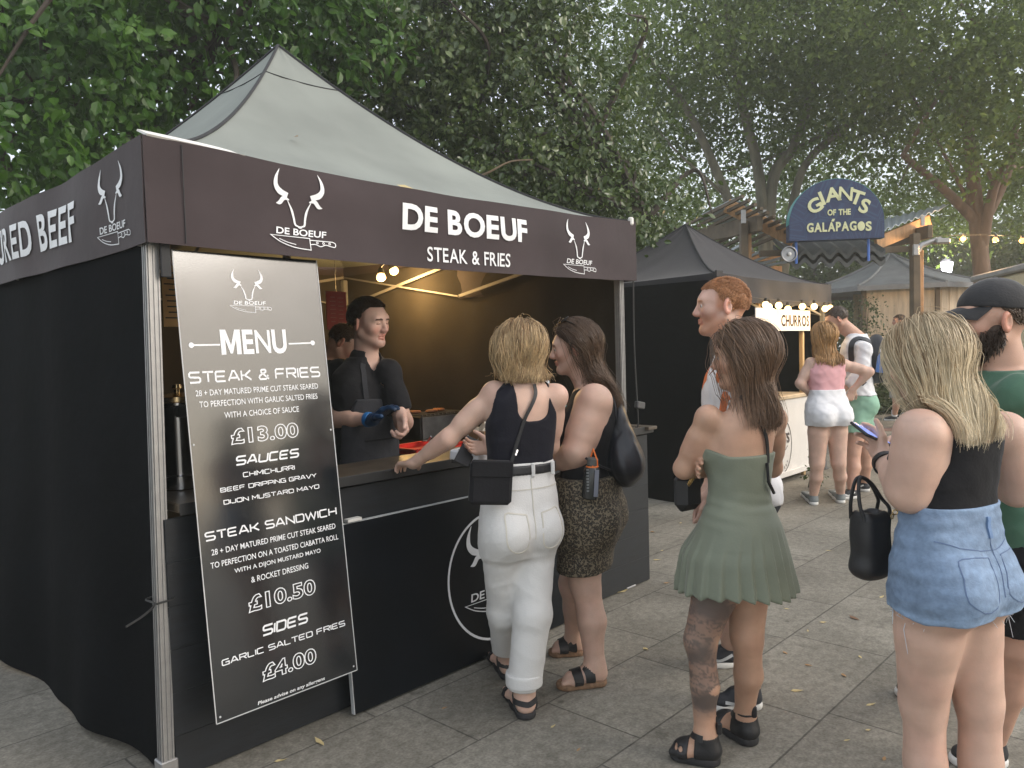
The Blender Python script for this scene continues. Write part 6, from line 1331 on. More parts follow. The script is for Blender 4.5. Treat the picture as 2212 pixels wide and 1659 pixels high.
c1 = j(1262, 1224, .02); sk_ = union([grow(trunk, .010), loft([(c1[2]-.01, c1[0], c1[1], .185, .118), (p.tp(.0)[2], *p.tp(0)[:2], .19, .135)], p.f)], .06); p.cloth('skirt', zband(sk_, c1[2], zs), leopard(), lo-np.array([0, 0, .35]), hi, .0065, .0018)
def slide(p, heel, toe, F_, m=blk_leather):
    d = nrm(toe-heel); L = np.linalg.norm(toe-heel); sol = zband(union([cap(heel+d*.037+UP*.012, heel+d*L*.45+UP*.012, .043, .038), cap(heel+d*L*.45+UP*.012, toe-d*.037+UP*.012, .038, .050)], .03), .001, .028); o = p.cloth('sandal', sol, cork, *bb(heel, toe, m=.08), .005); sd = np.array([d[1], -d[0], 0])
    for a in (.36, .62):
        p.strap('strap', [heel+d*L*a+sd*.062+UP*.018, heel+d*L*(a+.02)+sd*.03+UP*.07, heel+d*L*(a+.03)+UP*.09, heel+d*L*(a+.02)-sd*.03+UP*.07, heel+d*L*a-sd*.062+UP*.018], F_, m, .044, .004, .002, o, 6)
        MB().box(heel+d*L*a+sd*.048+UP*.045, (.016, .006, .016), ch=.002).build('buckle', steel, o)
    return o
slide(p, hn, tn, union([feet[0], LN_[1]], .01)); slide(p, hf_, tf_, union([feet[1], LF_[1]], .01))
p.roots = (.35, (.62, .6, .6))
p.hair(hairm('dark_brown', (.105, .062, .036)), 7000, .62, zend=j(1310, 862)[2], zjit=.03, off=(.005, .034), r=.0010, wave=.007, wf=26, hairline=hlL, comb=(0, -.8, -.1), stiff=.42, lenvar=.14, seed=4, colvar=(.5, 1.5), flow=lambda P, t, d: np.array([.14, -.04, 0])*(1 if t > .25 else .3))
p_leo = p
gl = thing('sunglasses', 'dark sunglasses pushed up on the brown hair of the woman in the leopard skirt', 'glasses', p.root+p.hX(0, .045, .118)); X = lambda x, y, z: p.hX(x, y-.028, z+.018)-p.hX(0, .045, .118)
for sg in (-1, 1):
    MB().lathe(X(.034*sg, .055, .118), [(.0, 0), (.024, 0), (.026, .002), (.024, .004), (0, .004)], 18, p.hM @ np.array([0, .5, .85])).build('lens', blk_leather, gl, True); MB().tube([X(.06*sg, .05, .116), X(.083*sg, .0, .085), X(.088*sg, -.03, .045)], .003, 6).build('temple', edge_m, gl, True)
MB().tube([X(-.06, .055, .122), X(0, .062, .126), X(.06, .055, .122)], .003, 6).build('bridge', edge_m, gl, True)
dbg = thing('drawstring_bag', 'black drawstring backpack slung low on the back of the woman in the leopard skirt', 'bag', p.root+j(1342, 985, -.06)); off_ = p.root-np.array(dbg.location)
bgf = union([ell(j(1345, 985, -.04)+off_, (.085, .14, .125)), ell(j(1334, 925, -.02)+off_, (.05, .10, .12)), ell(j(1350, 1005, -.05)+off_, (.075, .13, .085))], .05); g2 = lambda P: bgf(P)+.006*noise3(P*np.array([1, 1, .4]), 55)+.003*np.sin(70*P[:, 0]+20*P[:, 2])
V, Q = surf(g2, (-.22, -.28, -.25), (.22, .28, .32), .007); mk('body', V, Q, nyl, dbg, True)
gL = lambda P: p_leo.full(P-off_)
p.strap('strap', [q+off_ for q in (j(1335, 930, -.1), j(1318, 880, -.1), j(1300, 840, -.06), j(1290, 833, -.02))], gL, nyl, .012, .006, .010, dbg, 6); MB().tube([j(1266, 990, -.25)+off_, j(1276, 996, -.23)+off_, j(1300, 1008, -.18)+off_, j(1330, 1020, -.1)+off_], .006, 6).build('cord', nyl, dbg, True)
wb = thing('water_bottle', 'dark translucent bottle hanging from an orange loop behind the leopard skirt', 'bottle', p.root+j(1277, 1035, -.24)); tilt = nrm((.10, -.05, 1)); smoke = mat('smoked_plastic', (.022, .024, .024), .18, .2, 10, spec=.6)
MB().lathe(tilt*-.085, [(.030, 0), (.036, .006), (.036, .12), (.030, .135), (.022, .142), (.022, .150)], 20, tilt).build('body', smoke, wb, True); MB().lathe(tilt*.062, [(.024, 0), (.024, .028), (.018, .032)], 16, tilt).build('cap', mat('grey_cap', (.09, .09, .085), .6), wb, True)
org = mat('orange_rubber', (.75, .17, .02), .5); a = np.linspace(0, 2*math.pi, 17); MB().tube([tilt*.055+np.array([.024*math.cos(t), .024*math.sin(t), 0]) for t in a], .004, 6, False).tube([tilt*.058+np.array([.02, -.012, 0]), np.array([.025, -.02, .085]), np.array([.012, 0, .13]), np.array([0, .01, .09]), tilt*.058+np.array([.0, -.024, 0])], .004, 6).build('loop', org, wb, True)
t = MB()
for k in range(8): t.box(np.array([-.018, -.0335, -.045+k*.013])+tilt*0, (.010, .003, .007))
t.build('measure_marks', mat('pale_marks', (.14, .15, .15), .6), wb); MB().beam(np.array([.014, -.036, -.07]), np.array([.022, -.040, .045]), .018, .003, up=(0, 1, 0)).build('pale_strip', mat('pale_strip', (.16, .17, .21), .3), wb)

# ---- vendor ----------------------------------------------------------------------
p = Person('young dark haired vendor in black shirt and apron pulling on blue gloves', 3.95, (795, 1250), (.74, -.67), (.86, -.50, -.20), pale, h=.007)
j = p.j; p.torso(j(788, 1082), j(792, 773), MAL, .94, .95)
shR = j(732, 806, .06); elR = j(721, 903, -.08); wrR = j(806, 907, -.24); shL = j(838, 806, -.04); elL = j(872, 912, -.08); wrL = j(866, 895, -.30)
AR = p.arm(shR, elR, wrR, .048, .042, .028, .056); AL = p.arm(shL, elL, wrL, .048, .042, .029, .056)
p.hand(wrR, j(850, 872, -.29)-wrR, (.3, -.2, -.8), (.2, -.5, .8), (.30, .45, .35), size=1.02, spread=.2); gfun = p.boxes[-1]; p.hand(wrL, j(872, 935, -.33)-wrL, (-.6, -.4, .2), (-.3, -.7, .3), (.9, 1.0, .7), size=1.02)
LEG = [p.leg(p.tp(.02, sg*.5, 0), p.tp(.02, sg*.5, 0)-UP*.40+p.f*.02, p.tp(.02, sg*.5, 0)-UP*.78, .088, .06, .056, .04) for sg in (-1, 1)]
p.fade = (.50, .46, .45); p.lash = .0005; p.lashw = .0026; p.brow = (.16, .13, .12); p.stubble = (.86, .84, .84); H = p.head(j(797, 697, -.03), nrm((.08, -.10, 1)), 1.02, neck_to=p.tp(.97, 0, .0), rn=.056, mouth=.004); p.pts = np.array([shR, elR, wrR, shL, elL, wrL, p.hc+UP*.06, p.tp(0)-UP*.85, p.handc]); trunk = p.soft(0, .09)
p.build_body([trunk, *AR, *AL, *LEG[0], *LEG[1]], hh=.003)
lo, hi = bb(p.tp(0), p.tp(1), shR, shL, elR, elL, m=.16); M_ = FR(p)
sl = [grow(AR[0], .013), grow(AL[0], .013)]
shirt = union([grow(trunk, .013), *[cut_end(s_, sh, sh*.22+e*.78) for s_, (sh, e) in zip(sl, ((shR, elR), (shL, elL)))]], .034); shirt = zband(shirt, p.tp(.1)[2], p.tp(1.03)[2])
col_ = zband(sub(ell(p.tp(1.0, 0, .05), (.082, .078, .062), M_), ell(p.tp(1.02, 0, .1), (.060, .058, .09), M_)), p.tp(.97)[2]-.02, p.tp(1.0)[2]+.045)
shirt = sub(union([shirt, col_], .01), union([ell(p.tp(1.03, 0, .2), (.063, .06, .075), M_), cap(p.tp(1.02, 0, .9), p.tp(.80, 0, 1.35), .048, .006)], .0), .004)
p.cloth('shirt', shirt, black_c, lo, hi, .0048, .0022)
p.cloth('trousers', zband(union([grow(trunk, .012), *[grow(q, .014) for L_ in LEG for q in L_]], .03), .06, p.tp(.18)[2]), black_c, lo-np.array([0, 0, .9]), hi, .009, .003)
ap = inter(grow(trunk, .024), half(p.tp(.4, 0, .30), -p.f), .003); ap = zband(ap, p.tp(-.05)[2], p.tp(.72)[2]); 
def bib(P): L_ = np.abs((P-p.crotch) @ p.r); z = P[:, 2]; return smax(ap(P), L_-np.interp(z, [p.tp(.40)[2], p.tp(.72)[2]], [.19, .105]), .004)
apr = p.cloth('apron', bib, apron_m, lo, hi, .0055, .002)
sh_s = grow(shirt, .0)
for sg in (-1, 1): p.strap('apron_strap', [p.tp(.71, .55*sg, 1.15), p.tp(.82, .55*sg, 1.1), p.tp(.90, .50*sg, .8), p.tp(.96, .50*sg, .1)], sh_s, apron_m, .026, .004, .004, apr, 6)
p.strap('pocket_hem', [p.tp(.44, -.7, 1.3), p.tp(.44, 0, 1.5), p.tp(.44, .7, 1.3)], ap, black_c, .01, .003, .001, apr, 6)
glove = mat('blue_nitrile', (.010, .035, .085), .32, .5, 25, .4, 60)
gx = lambda P: smin(gfun[2](P), cap(wrR-nrm(wrR-elR)*.03, wrR, .031, .029)(P), .01)-.0028; p.cloth('glove', gx, glove, gfun[0]-.03, gfun[1]+.03, .0032)
p.cloth('glove_cuff', cut_end(cut_end(cap(wrR-nrm(wrR-elR)*.045, wrR, .037, .035), wrR, wrR-nrm(wrR-elR)*.045), wrR-nrm(wrR-elR)*.045, wrR-nrm(wrR-elR)*.015), mat('bright_blue_nitrile', (.02, .14, .38), .35, .2, 20), gfun[0]-.08, gfun[1]+.05, .004)
p.hair(hairm('near_black', (.050, .033, .022)), 4200, lambda d, R: np.where(d[:, 2] > .45, .034, .010)*(.8+.4*R.random(len(d))), f=p.hbig, off=(.006, .018), r=.0011, hairline=hlV, comb=(.1, .45, .25), grav=.1, stiff=.8, steps=4, seed=6, capoff=.005, colvar=(.6, 1.4), tip=.7)

# ---- second cook ------------------------------------------------------------------
p = Person('stooping cook in black bending over behind the vendor under the warm lamps', 4.85, (690, 1180), (.80, .35), (.75, .10, -.72), ruddy, h=.009)
j = p.j; p.torso(j(676, 1000), j(712, 775), MAL, 1.0, 1.05); sh1, sh2 = j(735, 800, -.14), j(706, 795, .16); e1, e2 = j(745, 880, -.1), j(735, 880, .2); w1, w2 = j(800, 905, .0), j(800, 905, .2); A1 = p.arm(sh1, e1, w1); A2 = p.arm(sh2, e2, w2); p.hand(w1, (.8, .1, -.3), (0, 0, -1), (0, 1, 0)); p.hand(w2, (.8, -.1, -.3), (0, 0, -1), (0, -1, 0))
p.stubble = (.8, .78, .76); H = p.head(j(742, 742, -.02), nrm((.62, .12, .78)), 1.0, neck_to=j(716, 772), rn=.062); LEG = [p.leg(p.tp(.02, sg*.5, 0), p.tp(.02, sg*.5, 0)-UP*.40, p.tp(.02, sg*.5, 0)-UP*.78, .09, .06, .056, .04) for sg in (-1, 1)]; p.pts = np.array([sh1, sh2, e1, w1, w2, p.hc+UP*.08, p.tp(0)-UP*.8]); trunk = p.soft(0, .09); p.build_body([trunk, *A1, *A2, *LEG[0], *LEG[1]])
lo, hi = bb(p.tp(0), p.tp(1), sh1, sh2, e1, e2, m=.18); p.cloth('shirt', zband(union([grow(trunk, .014), cap(sh1, sh1*.3+e1*.7, .068, .06), cap(sh2, sh2*.3+e2*.7, .068, .06)], .03), p.tp(.05)[2], p.tp(.985)[2]), black_c, lo, hi, .009, .003); p.cloth('trousers', zband(union([grow(trunk, .012), *[grow(q, .014) for L_ in LEG for q in L_]], .03), .06, p.tp(.12)[2]), black_c, lo-np.array([0, 0, .9]), hi, .012)
p.hair(hairm('cropped_brown', (.09, .05, .028)), 1200, .012, f=p.hbig, off=(.004, .010), r=.0016, hairline=hlM, comb=(0, .4, 0), grav=.2, stiff=.8, steps=2, seed=61, capoff=.004)

# ---- red haired man ---------------------------------------------------------------
p = Person('tall man with cropped ginger hair in a white shirt with orange patches', 3.30, (1590, 1490), (-.95, .30), (-.99, .12, .04), pale, h=.0075)
j = p.j; p.torso(j(1600, 1085), j(1580, 765), MAL, .98, 1.0)
hn, tn = gp(p, 1646, 1527), gp(p, 1536, 1534); hf_, tf_ = gp(p, 1598, 1437), gp(p, 1516, 1438); an, af = ankle(hn, tn, .10), ankle(hf_, tf_, .10)
LN_ = p.leg(p.tp(.02, -.5, 0), j(1606, 1305, -.02), an, .088, .06, .056, .04); LF_ = p.leg(p.tp(.02, .5, 0), j(1585, 1290, .12), af, .088, .06, .056, .04)
shn, eln, wrn = j(1588, 815, -.17), j(1590, 955, -.19), j(1545, 1060, -.16); shf, elf, wrf = j(1562, 815, .17), j(1560, 950, .2), j(1530, 1060, .18); AN = p.arm(shn, eln, wrn, .05, .042, .028, .058); AF = p.arm(shf, elf, wrf, .05, .042, .028, .058); p.hand(wrn, (-.3, .05, -1), (0, 1, 0), (-1, 0, 0), (.3, .4, .3)); p.hand(wrf, (-.3, .05, -1), (0, -1, 0), (-1, 0, 0), (.3, .4, .3))
p.fade = (.88, .70, .55); p.brow = (.85, .68, .55); p.stubble = (.90, .74, .62); H = p.head(j(1560, 662), nrm((.0, .0, 1)), 1.03, neck_to=p.tp(.97, 0, .05), rn=.057); p.pts = np.array([shn, eln, wrn, shf, wrf, hn, tn, hf_, tf_, p.hc+UP*.06]); trunk = p.soft(0, .095); p.build_body([trunk, *AN, *AF, *LN_, *LF_], hh=.003); p.eyes()
def patch_mat():
    m = mat('patchwork_shirt', (.68, .68, .70), .75, .05, 8); t = m.node_tree; b = t.nodes['Principled BSDF']; L = t.links.new; tc = t.nodes.new('ShaderNodeTexCoord'); v = t.nodes.new('ShaderNodeTexVoronoi'); v.inputs['Scale'].default_value = 17; mp = t.nodes.new('ShaderNodeMapping'); mp.inputs['Scale'].default_value = (1, 1, .6); mp.inputs['Rotation'].default_value = (.5, .3, .2); L(tc.outputs['Object'], mp.inputs[0]); L(mp.outputs[0], v.inputs['Vector']); r = t.nodes.new('ShaderNodeValToRGB'); r.color_ramp.interpolation = 'CONSTANT'; e = r.color_ramp.elements; e[0].color = (.68, .68, .70, 1); e[1].position = .58; e[1].color = (.62, .16, .05, 1); k = e.new(.72); k.color = (.66, .66, .68, 1); k = e.new(.84); k.color = (.16, .06, .05, 1); k = e.new(.90); k.color = (.66, .67, .70, 1)
    sx = t.nodes.new('ShaderNodeSeparateColor'); L(v.outputs['Color'], sx.inputs[0]); L(sx.outputs[0], r.inputs[0]); L(r.outputs[0], b.inputs['Base Color']); return m
lo, hi = bb(p.tp(0), p.tp(1), shn, shf, eln, elf, m=.17); sl = [cut_end(cap(sh, sh*.2+e*.8, .072, .066), sh, sh*.2+e*.8) for sh, e in ((shn, eln), (shf, elf))]; M_ = FR(p)
ts = zband(sub(union([grow(trunk, .016), *sl], .03), ell(p.tp(1.03, 0, .2), (.072, .068, .06), M_), .005), p.tp(.02)[2], p.tp(1.02)[2]); p.cloth('shirt', ts, patch_mat(), lo, hi, .0065, .003)
shorts_m = mat('dark_navy_shorts', (.02, .022, .032), .8, .15); kn = [LN_, LF_]; p.cloth('shorts', zband(union([grow(trunk, .012), cap(p.tp(.02, -.5, 0), j(1604, 1270, -.02), .11, .09), cap(p.tp(.02, .5, 0), j(1586, 1260, .11), .11, .09)], .03), j(1600, 1250)[2], p.tp(.2)[2]), shorts_m, lo-np.array([0, 0, .6]), hi, .008, .002)
grey_ac = mat('grey_stripe', (.45, .47, .48), .5)
sneaker(p, hn, tn, blk_shoe, white_sole, accent=grey_ac, hgt=.095); sneaker(p, hf_, tf_, blk_shoe, white_sole, accent=grey_ac, hgt=.095)
p.hair(hairm('ginger', (.44, .21, .095)), 7000, .006, f=p.hbig, off=(.004, .011), r=.0008, hairline=hlM, comb=(0, .35, 0), grav=.2, stiff=.85, steps=2, seed=8, capoff=.002, colvar=(.75, 1.3))

# ---- woman in the olive dress -----------------------------------------------------
p = Person('woman in a strapless olive pleated dress with a tattooed leg standing with folded arms', 2.84, (1548, 1620), (-.62, .78), (-.93, .36, -.06), tan, h=.006)
j = p.j; p.torso(j(1585, 1215), j(1612, 868), FEM, .86, .90, f1=(-.50, .86, 0))
hl_, tl_ = gp(p, 1552, 1652), gp(p, 1452, 1632); hr, tr_ = gp(p, 1628, 1612), gp(p, 1545, 1560); al, ar = ankle(hl_, tl_, .09), ankle(hr, tr_, .09)
LL = p.leg(p.tp(.02, -.52, -.05), j(1512, 1385, -.04), al, .082, .051, .051, .031); LR = p.leg(p.tp(.02, .50, -.05), j(1613, 1375, .02), ar, .082, .052, .053, .031)
shl, ell_, wrl = j(1530, 903, -.03), j(1478, 1012, .04), j(1560, 1015, .24); shr, elr, wrr = j(1672, 905, .06), j(1668, 1010, .20), j(1555, 1012, .20); AL = p.arm(shl, ell_, wrl, .041, .035, .023, .043); AR = p.arm(shr, elr, wrr, .041, .034, .023, .043)
p.hand(j(1545, 1012, .06), j(1508, 1008, .0)-j(1545, 1012, .06), (.3, -.8, -.3), (-.2, -.3, 1), (.35, .4, .3), size=.92, spread=.25); p.hand(wrl, (.8, .2, -.1), (.2, -1, 0), (0, 0, 1), (.4, .5, .3), size=.9)
H = p.head(j(1606, 772, .0), nrm((-.05, .0, 1)), .98, neck_to=p.tp(.97, 0, 0), rn=.048); p.pts = np.array([shl, ell_, wrl, shr, elr, wrr, hl_, tl_, hr, tr_, p.hc+UP*.05]); trunk = p.soft(.085, .07, .075); feet = [p.foot(al, hl_, tl_, True), p.foot(ar, hr, tr_, True)]
kneeL = j(1512, 1385, -.04)
def tattoo(V, c):
    d1 = cap(p.tp(.02, -.52, -.05), kneeL, .10, .075)(V); d2 = cap(kneeL, al, .07, .055)(V); on = (np.minimum(d1, d2) < 0) & (V[:, 2] > .17) & (V[:, 2] < .74) & ((V-(p.tp(0))) @ p.r < .02)
    n = noise3(V, 105)+.7*noise3(V, 190, 1.1)+.4*noise3(V, 40, 2); ink = np.clip(.5-np.abs(n)*1.3, 0, 1)+.45*np.clip(noise3(V, 26, .5)*1.5, 0, 1)+.56; kn = np.exp(-((V[:, 2]-.455)/.035)**2)*np.clip((V-kneeL) @ p.r*20+.6, 0, 1); ink = np.clip(ink*(1-kn*.95), 0, .92)*on*np.clip((V[:, 2]-.17)/.05, 0, 1)
    return c*(1-ink[:, None]*(1-np.array([.20, .27, .36])/1.0))
p.build_body([trunk, *LR, *LL, *AL, *AR, *feet], tattoo, hh=.003); p.eyes()
lo, hi = bb(p.tp(0), p.tp(1), m=.30); zw = j(1590, 1100)[2]; zt_ = j(1592, 972)[2]
bod = grow(trunk, .0085); bd = lambda P: bod(P)+.0022*np.sin(150*P[:, 2]+30*P[:, 0])*np.exp(-((P[:, 2]-zw)/.05)**2)+.001*noise3(P, 60)
def topedge(P): return smax(smax(bd(P), P[:, 2]-(zt_+.035*np.clip((P-p.tp(.6)) @ p.f*8, -.3, 1)), .004), zw-.05-P[:, 2], .004)
def smock(P): return topedge(P)
wc = p.tp((zw-p.crotch[2])/(p.neck[2]-p.crotch[2])); hem = j(1586, 1268)
sk = loft([(zw+.02, wc[0], wc[1], .120, .098), (zw-.05, wc[0], wc[1]-.005, .152, .138), (zw-.15, hem[0]+.003, hem[1], .192, .182), (hem[2]-.04, hem[0]+.008, hem[1], .228, .208)], p.f)
def dress(P):
    d = sk(P); z = P[:, 2]; s_ = np.clip((zw-.045-z)/.22, 0, 1); a = (sk.ang*23/(2*math.pi)+.18*np.sin(sk.ang*3)) % 1; saw = np.where(a < .78, a/.78, (1-a)/.22)-.5; q = d-.017*s_*saw+.007*s_*np.sin(sk.ang*5+1); hm = hem[2]+.012*np.sin(sk.ang*2+.6)-.010*s_*saw
    q = smax(q, -(d+.030), .003); q = smax(smax(q, hm-z, .003), z-zw-.01, .01)
    return smin(q, smax(smax(bd(P), P[:, 2]-(zt_+.035*np.clip((P-p.tp(.6)) @ p.f*8, -.3, 1)), .004), zw-.10-z, .004), .022)
drs = p.cloth('dress', dress, olive, lo-np.array([.1, .1, .25]), hi+np.array([.1, .1, 0]), .0050)
def cutout(p, heel, toe, F_, ank):
    d = nrm(toe-heel); L = np.linalg.norm(toe-heel); sd = np.array([d[1], -d[0], 0]); sol = zband(union([cap(heel+d*.036+UP*.014, heel+d*L*.45+UP*.014, .044, .038), cap(heel+d*L*.45+UP*.014, toe-d*.04+UP*.014, .038, .048)], .03), .001, .034); o = p.cloth('sandal', sol, rubber, *bb(heel, toe, m=.08), .005)
    up_ = zband(grow(F_, .005), .022, .125); hc = inter(up_, half(heel+d*.078, d), .003); toec = zband(inter(grow(F_, .0055), half(heel+d*L*.60, -d), .003), .02, .09)
    toec = sub(toec, union([cap(heel+d*L*a+sd*.08+UP*.05, heel+d*L*(a+.06)-sd*.08+UP*.055, .0085) for a in (.70, .82)]+[ell(toe-d*.01+UP*.02, (.02, .02, .012))], 0), .002); p.cloth('heel_counter', hc, blk_leather, *bb(heel, toe, m=.12), .0055, parent=o); p.cloth('vamp', toec, blk_leather, *bb(heel, toe, m=.12), .005, parent=o)
    p.strap('ankle_strap', [ank+sd*.06+UP*.018, ank+d*.055+UP*.014, ank-sd*.06+UP*.018], F_, blk_leather, .024, .004, .003, o, 8); MB().box(heel-d*.004+UP*.135, (.02, .02, .045), ch=.005).build('pull_tab', blk_leather, o); return o
cutout(p, hl_, tl_, union([feet[0], LL[1]], .01), al); cutout(p, hr, tr_, union([feet[1], LR[1]], .01), ar)
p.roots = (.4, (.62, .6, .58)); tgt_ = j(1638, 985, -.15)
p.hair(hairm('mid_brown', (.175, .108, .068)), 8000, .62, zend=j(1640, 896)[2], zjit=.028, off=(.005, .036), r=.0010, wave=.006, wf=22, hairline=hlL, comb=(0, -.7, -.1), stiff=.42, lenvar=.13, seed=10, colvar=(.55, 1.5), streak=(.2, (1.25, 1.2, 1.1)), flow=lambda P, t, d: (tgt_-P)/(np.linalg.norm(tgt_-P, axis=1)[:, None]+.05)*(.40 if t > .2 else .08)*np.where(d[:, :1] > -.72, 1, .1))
p_gd = p
hb = thing('shoulder_bag', 'black bag with gold chain under the folded arms of the woman in olive', 'bag', p.root+j(1485, 1060, .12), .6); off_ = p.root-np.array(hb.location)
MB().box((0, 0, 0), (.13, .07, .15), ch=.03).build('body', blk_leather, hb); R_ = np.array(Matrix.Rotation(-.6, 3, 'Z')); loc_ = lambda q: R_ @ (q+off_)
gG = lambda P: p_gd.full(P @ R_ - off_) if False else p_gd.full((R_.T @ P.T).T-off_)
p.strap('strap', [loc_(q) for q in (j(1606, 858, -.03), j(1632, 905, -.07), j(1650, 950, -.06), j(1657, 1000, -.05))], gG, blk_leather, .014, .004, .006, hb, 6); MB().tube([loc_(j(1657, 1000, -.065)), loc_(j(1660, 1040, -.07)), loc_(j(1672, 1065, -.03))], .006, 6).build('loose_end', blk_leather, hb, True)
t = MB(); cp = bez([loc_(j(1500, 1028, .05)), loc_(j(1492, 1040, .06)), loc_(j(1486, 1048, .08))], 5)
for i, q in enumerate(cp): t.tube([q+np.array([.006*math.cos(a), .003*(-1)**i, .006*math.sin(a)]) for a in np.linspace(0, 6.28, 9)], .0016, 5, False)
t.build('chain', gold, hb, True)

# ---- blonde woman with the phone --------------------------------------------------
p = Person('blonde woman in a black vest and frayed denim shorts looking down at her phone', 2.2, (2060, 1890), (-.50, .866), (-.66, .72, -.38), fair, h=.006)
j = p.j; p.torso(j(2036, 1290), j(2072, 885, .0), FEM, .90, .92, f1=(-.42, .91, 0), wmul=[(.1, .98), (.42, 1.14), (.6, 1.05), (.8, .95), (1, 1)])
hipL, hipR = p.tp(.02, -.50, -.05), p.tp(.02, .52, -.05); kl, kr = j(1994, 1520, .04), j(2114, 1515, .04); hl_, hr = np.array([kl[0]+.02, kl[1]-.02, 0]), np.array([kr[0]+.02, kr[1]-.02, 0]); tl_, tr_ = hl_+p.f*.24, hr+p.f*.24; al, ar = ankle(hl_, tl_), ankle(hr, tr_)
LL = p.leg(hipL, kl, al, .088, .057, .058, .036); LR = p.leg(hipR, kr, ar, .088, .057, .058, .036)
shl, ell_, wrl = j(1988, 938, -.075), j(1960, 1066, -.05), j(1906, 992, .14); shr, elr, wrr = j(2168, 938, .075), j(2196, 1060, .14), j(2040, 960, .42)
wrr = j(1962, 955, .34); AL = p.arm(shl, ell_, wrl, .062, .046, .028, .064); AR = p.arm(shr, elr, wrr, .058, .044, .027, .062)
p.hand(wrl, j(1888, 945, .23)-wrl, (-.3, .6, .5), (.9, .2, .4), (.55, .7, .5), size=.95); p.hand(wrr, j(1905, 940, .27)-wrr, (-.2, -.4, -.8), (-.3, -.8, .5), (.35, .5, .4), size=.92, spread=.2)
H = p.head(j(1998, 780, .02), nrm((-.10, .18, 1)), .98, neck_to=p.tp(.97, 0, 0), rn=.054); p.pts = np.array([shl, ell_, wrl, shr, elr, wrr, hl_, hr, tl_, tr_, p.hc+UP*.05]); trunk = p.soft(.08, .095, .075); feet = [p.foot(al, hl_, tl_), p.foot(ar, hr, tr_)]
p.build_body([trunk, *LR, *LL, *AL, *AR, *feet])
lo, hi = bb(p.tp(0), p.tp(1), m=.30); zw = j(2070, 1085)[2]; M_ = FR(p)
top = zband(grow(trunk, .008), zw-.03, p.tp(.955)[2]); top = sub(top, ell(p.tp(.99, 0, -.9), (.075, .12, .085), M_), .006); top = sub(top, ell(p.tp(1.0, 0, .9), (.08, .12, .12), M_), .006)
for sg, sh in ((-1, shl), (1, shr)): top = sub(top, ell(sh+p.r1*sg*.0-UP*.02, (.066, .10, .105), M_), .006)
vt = p.cloth('vest_top', top, black_c, lo, hi, .0055, .0022)
hm = j(2045, 1304)[2]; shb = union([grow(trunk, .015), cap(hipL, hipL*.55+kl*.45, .099, .106), cap(hipR, hipR*.55+kr*.45, .099, .105)], .03)
def sfn(P): return shb(P)-.0035*crease(P, 24, 3)+.0026*noise3(P*np.array([1, 1, 1.6]), 36)+.0025*np.exp(-((P[:, 2]-zw+.03)/.03)**2)*np.sin(140*P[:, 2])
def sf(P): return smax(smax(sfn(P), P[:, 2]-zw-.004, .004), hm+.012*noise3(P, 26)+.02*np.clip(((P-p.tp(0)) @ p.r)*2, -1, 1)-P[:, 2], .003)
def dcol(V): z = V[:, 2]; w = .90+.10*noise3(V, 22)+.14*noise3(V*np.array([1, 1, 3]), 40)+.25*np.clip(-((V-p.tp(.1)) @ p.f)*4, 0, 1); c = np.clip(w, .55, 1.35)[:, None]*np.ones((len(V), 3)); edge = np.exp(-((z-hm)/.02)**2)+.5*np.exp(-((z-zw)/.012)**2); return c*(1+.5*np.clip(edge, 0, 1)[:, None])
shr_ = p.cloth('denim_shorts', sf, denim, lo-np.array([.05, .05, .15]), hi, .0055, cols=dcol)
stc = mat('dark_denim_stitch', (.10, .15, .26), .8)
for sg in (-1, 1):
    q = [p.tp(.27, .12*sg if sg < 0 else .2, -1.2), p.tp(.27, .80*sg, -1.0), p.tp(.09, .84*sg, -1.15), p.tp(.045, .48*sg, -1.3), p.tp(.09, .16*sg, -1.3)]
    p.strap('back_pocket', [q[0], (q[0]+q[1])/2, q[1], (q[1]+q[2])/2, q[2], q[3], q[4], (q[4]+q[0])/2, q[0]], sfn, stc, .0028, .0012, .0, shr_, 3)
p.strap('yoke_seam', [p.tp(.36, -1.1, -.6), p.tp(.33, -.6, -1.2), p.tp(.31, 0, -1.4), p.tp(.33, .6, -1.2), p.tp(.36, 1.1, -.6)], sfn, stc, .0028, .0012, .0, shr_, 4); p.strap('centre_seam', [p.tp(.38, .05, -1.3), p.tp(.2, .03, -1.4), p.tp(.08, .02, -1.4)], sfn, stc, .0025, .0012, .0, shr_, 4); p.strap('belt_loop', [p.tp(.46, .05, -1.2), p.tp(.40, .05, -1.3), p.tp(.36, .05, -1.3)], sfn, mat('plain_denim', (.14, .23, .40), .8, .2, 20, .3, 150), .014, .005, .0, shr_, 4)
t = MB(); R = np.random.default_rng(3)
for i in range(46):
    a = hipL if i % 2 else hipR; k = kl if i % 2 else kr; th_ = R.uniform(2.6, 6.6); c = a*.55+k*.45; q = c+.104*(p.r*math.cos(th_)+p.f*math.sin(th_)); q[2] = hm+.005; L_ = R.uniform(.012, .045) if i > 3 else .11
    t.tube([q, q-UP*L_*.5+R.normal(size=3)*.005, q-UP*L_+R.normal(size=3)*.008], [.0012, .0010, .0006], 4)
t.build('frayed_threads', mat('pale_thread', (.55, .60, .66), .8), shr_, True)
p.strap('watch_band', [wrl+(wrl-ell_)*.0+nrm(np.cross(wrl-ell_, UP))*.05*math.cos(a)+nrm(np.cross(np.cross(wrl-ell_, UP), wrl-ell_))*.05*math.sin(a)-nrm(wrl-ell_)*.025 for a in np.linspace(0, 6.28, 10)], AL[1], blk_leather, .020, .005, .002, None, 4)
p.roots = (.45, (.62, .56, .50)); tgt_ = j(2098, 985, -.16)
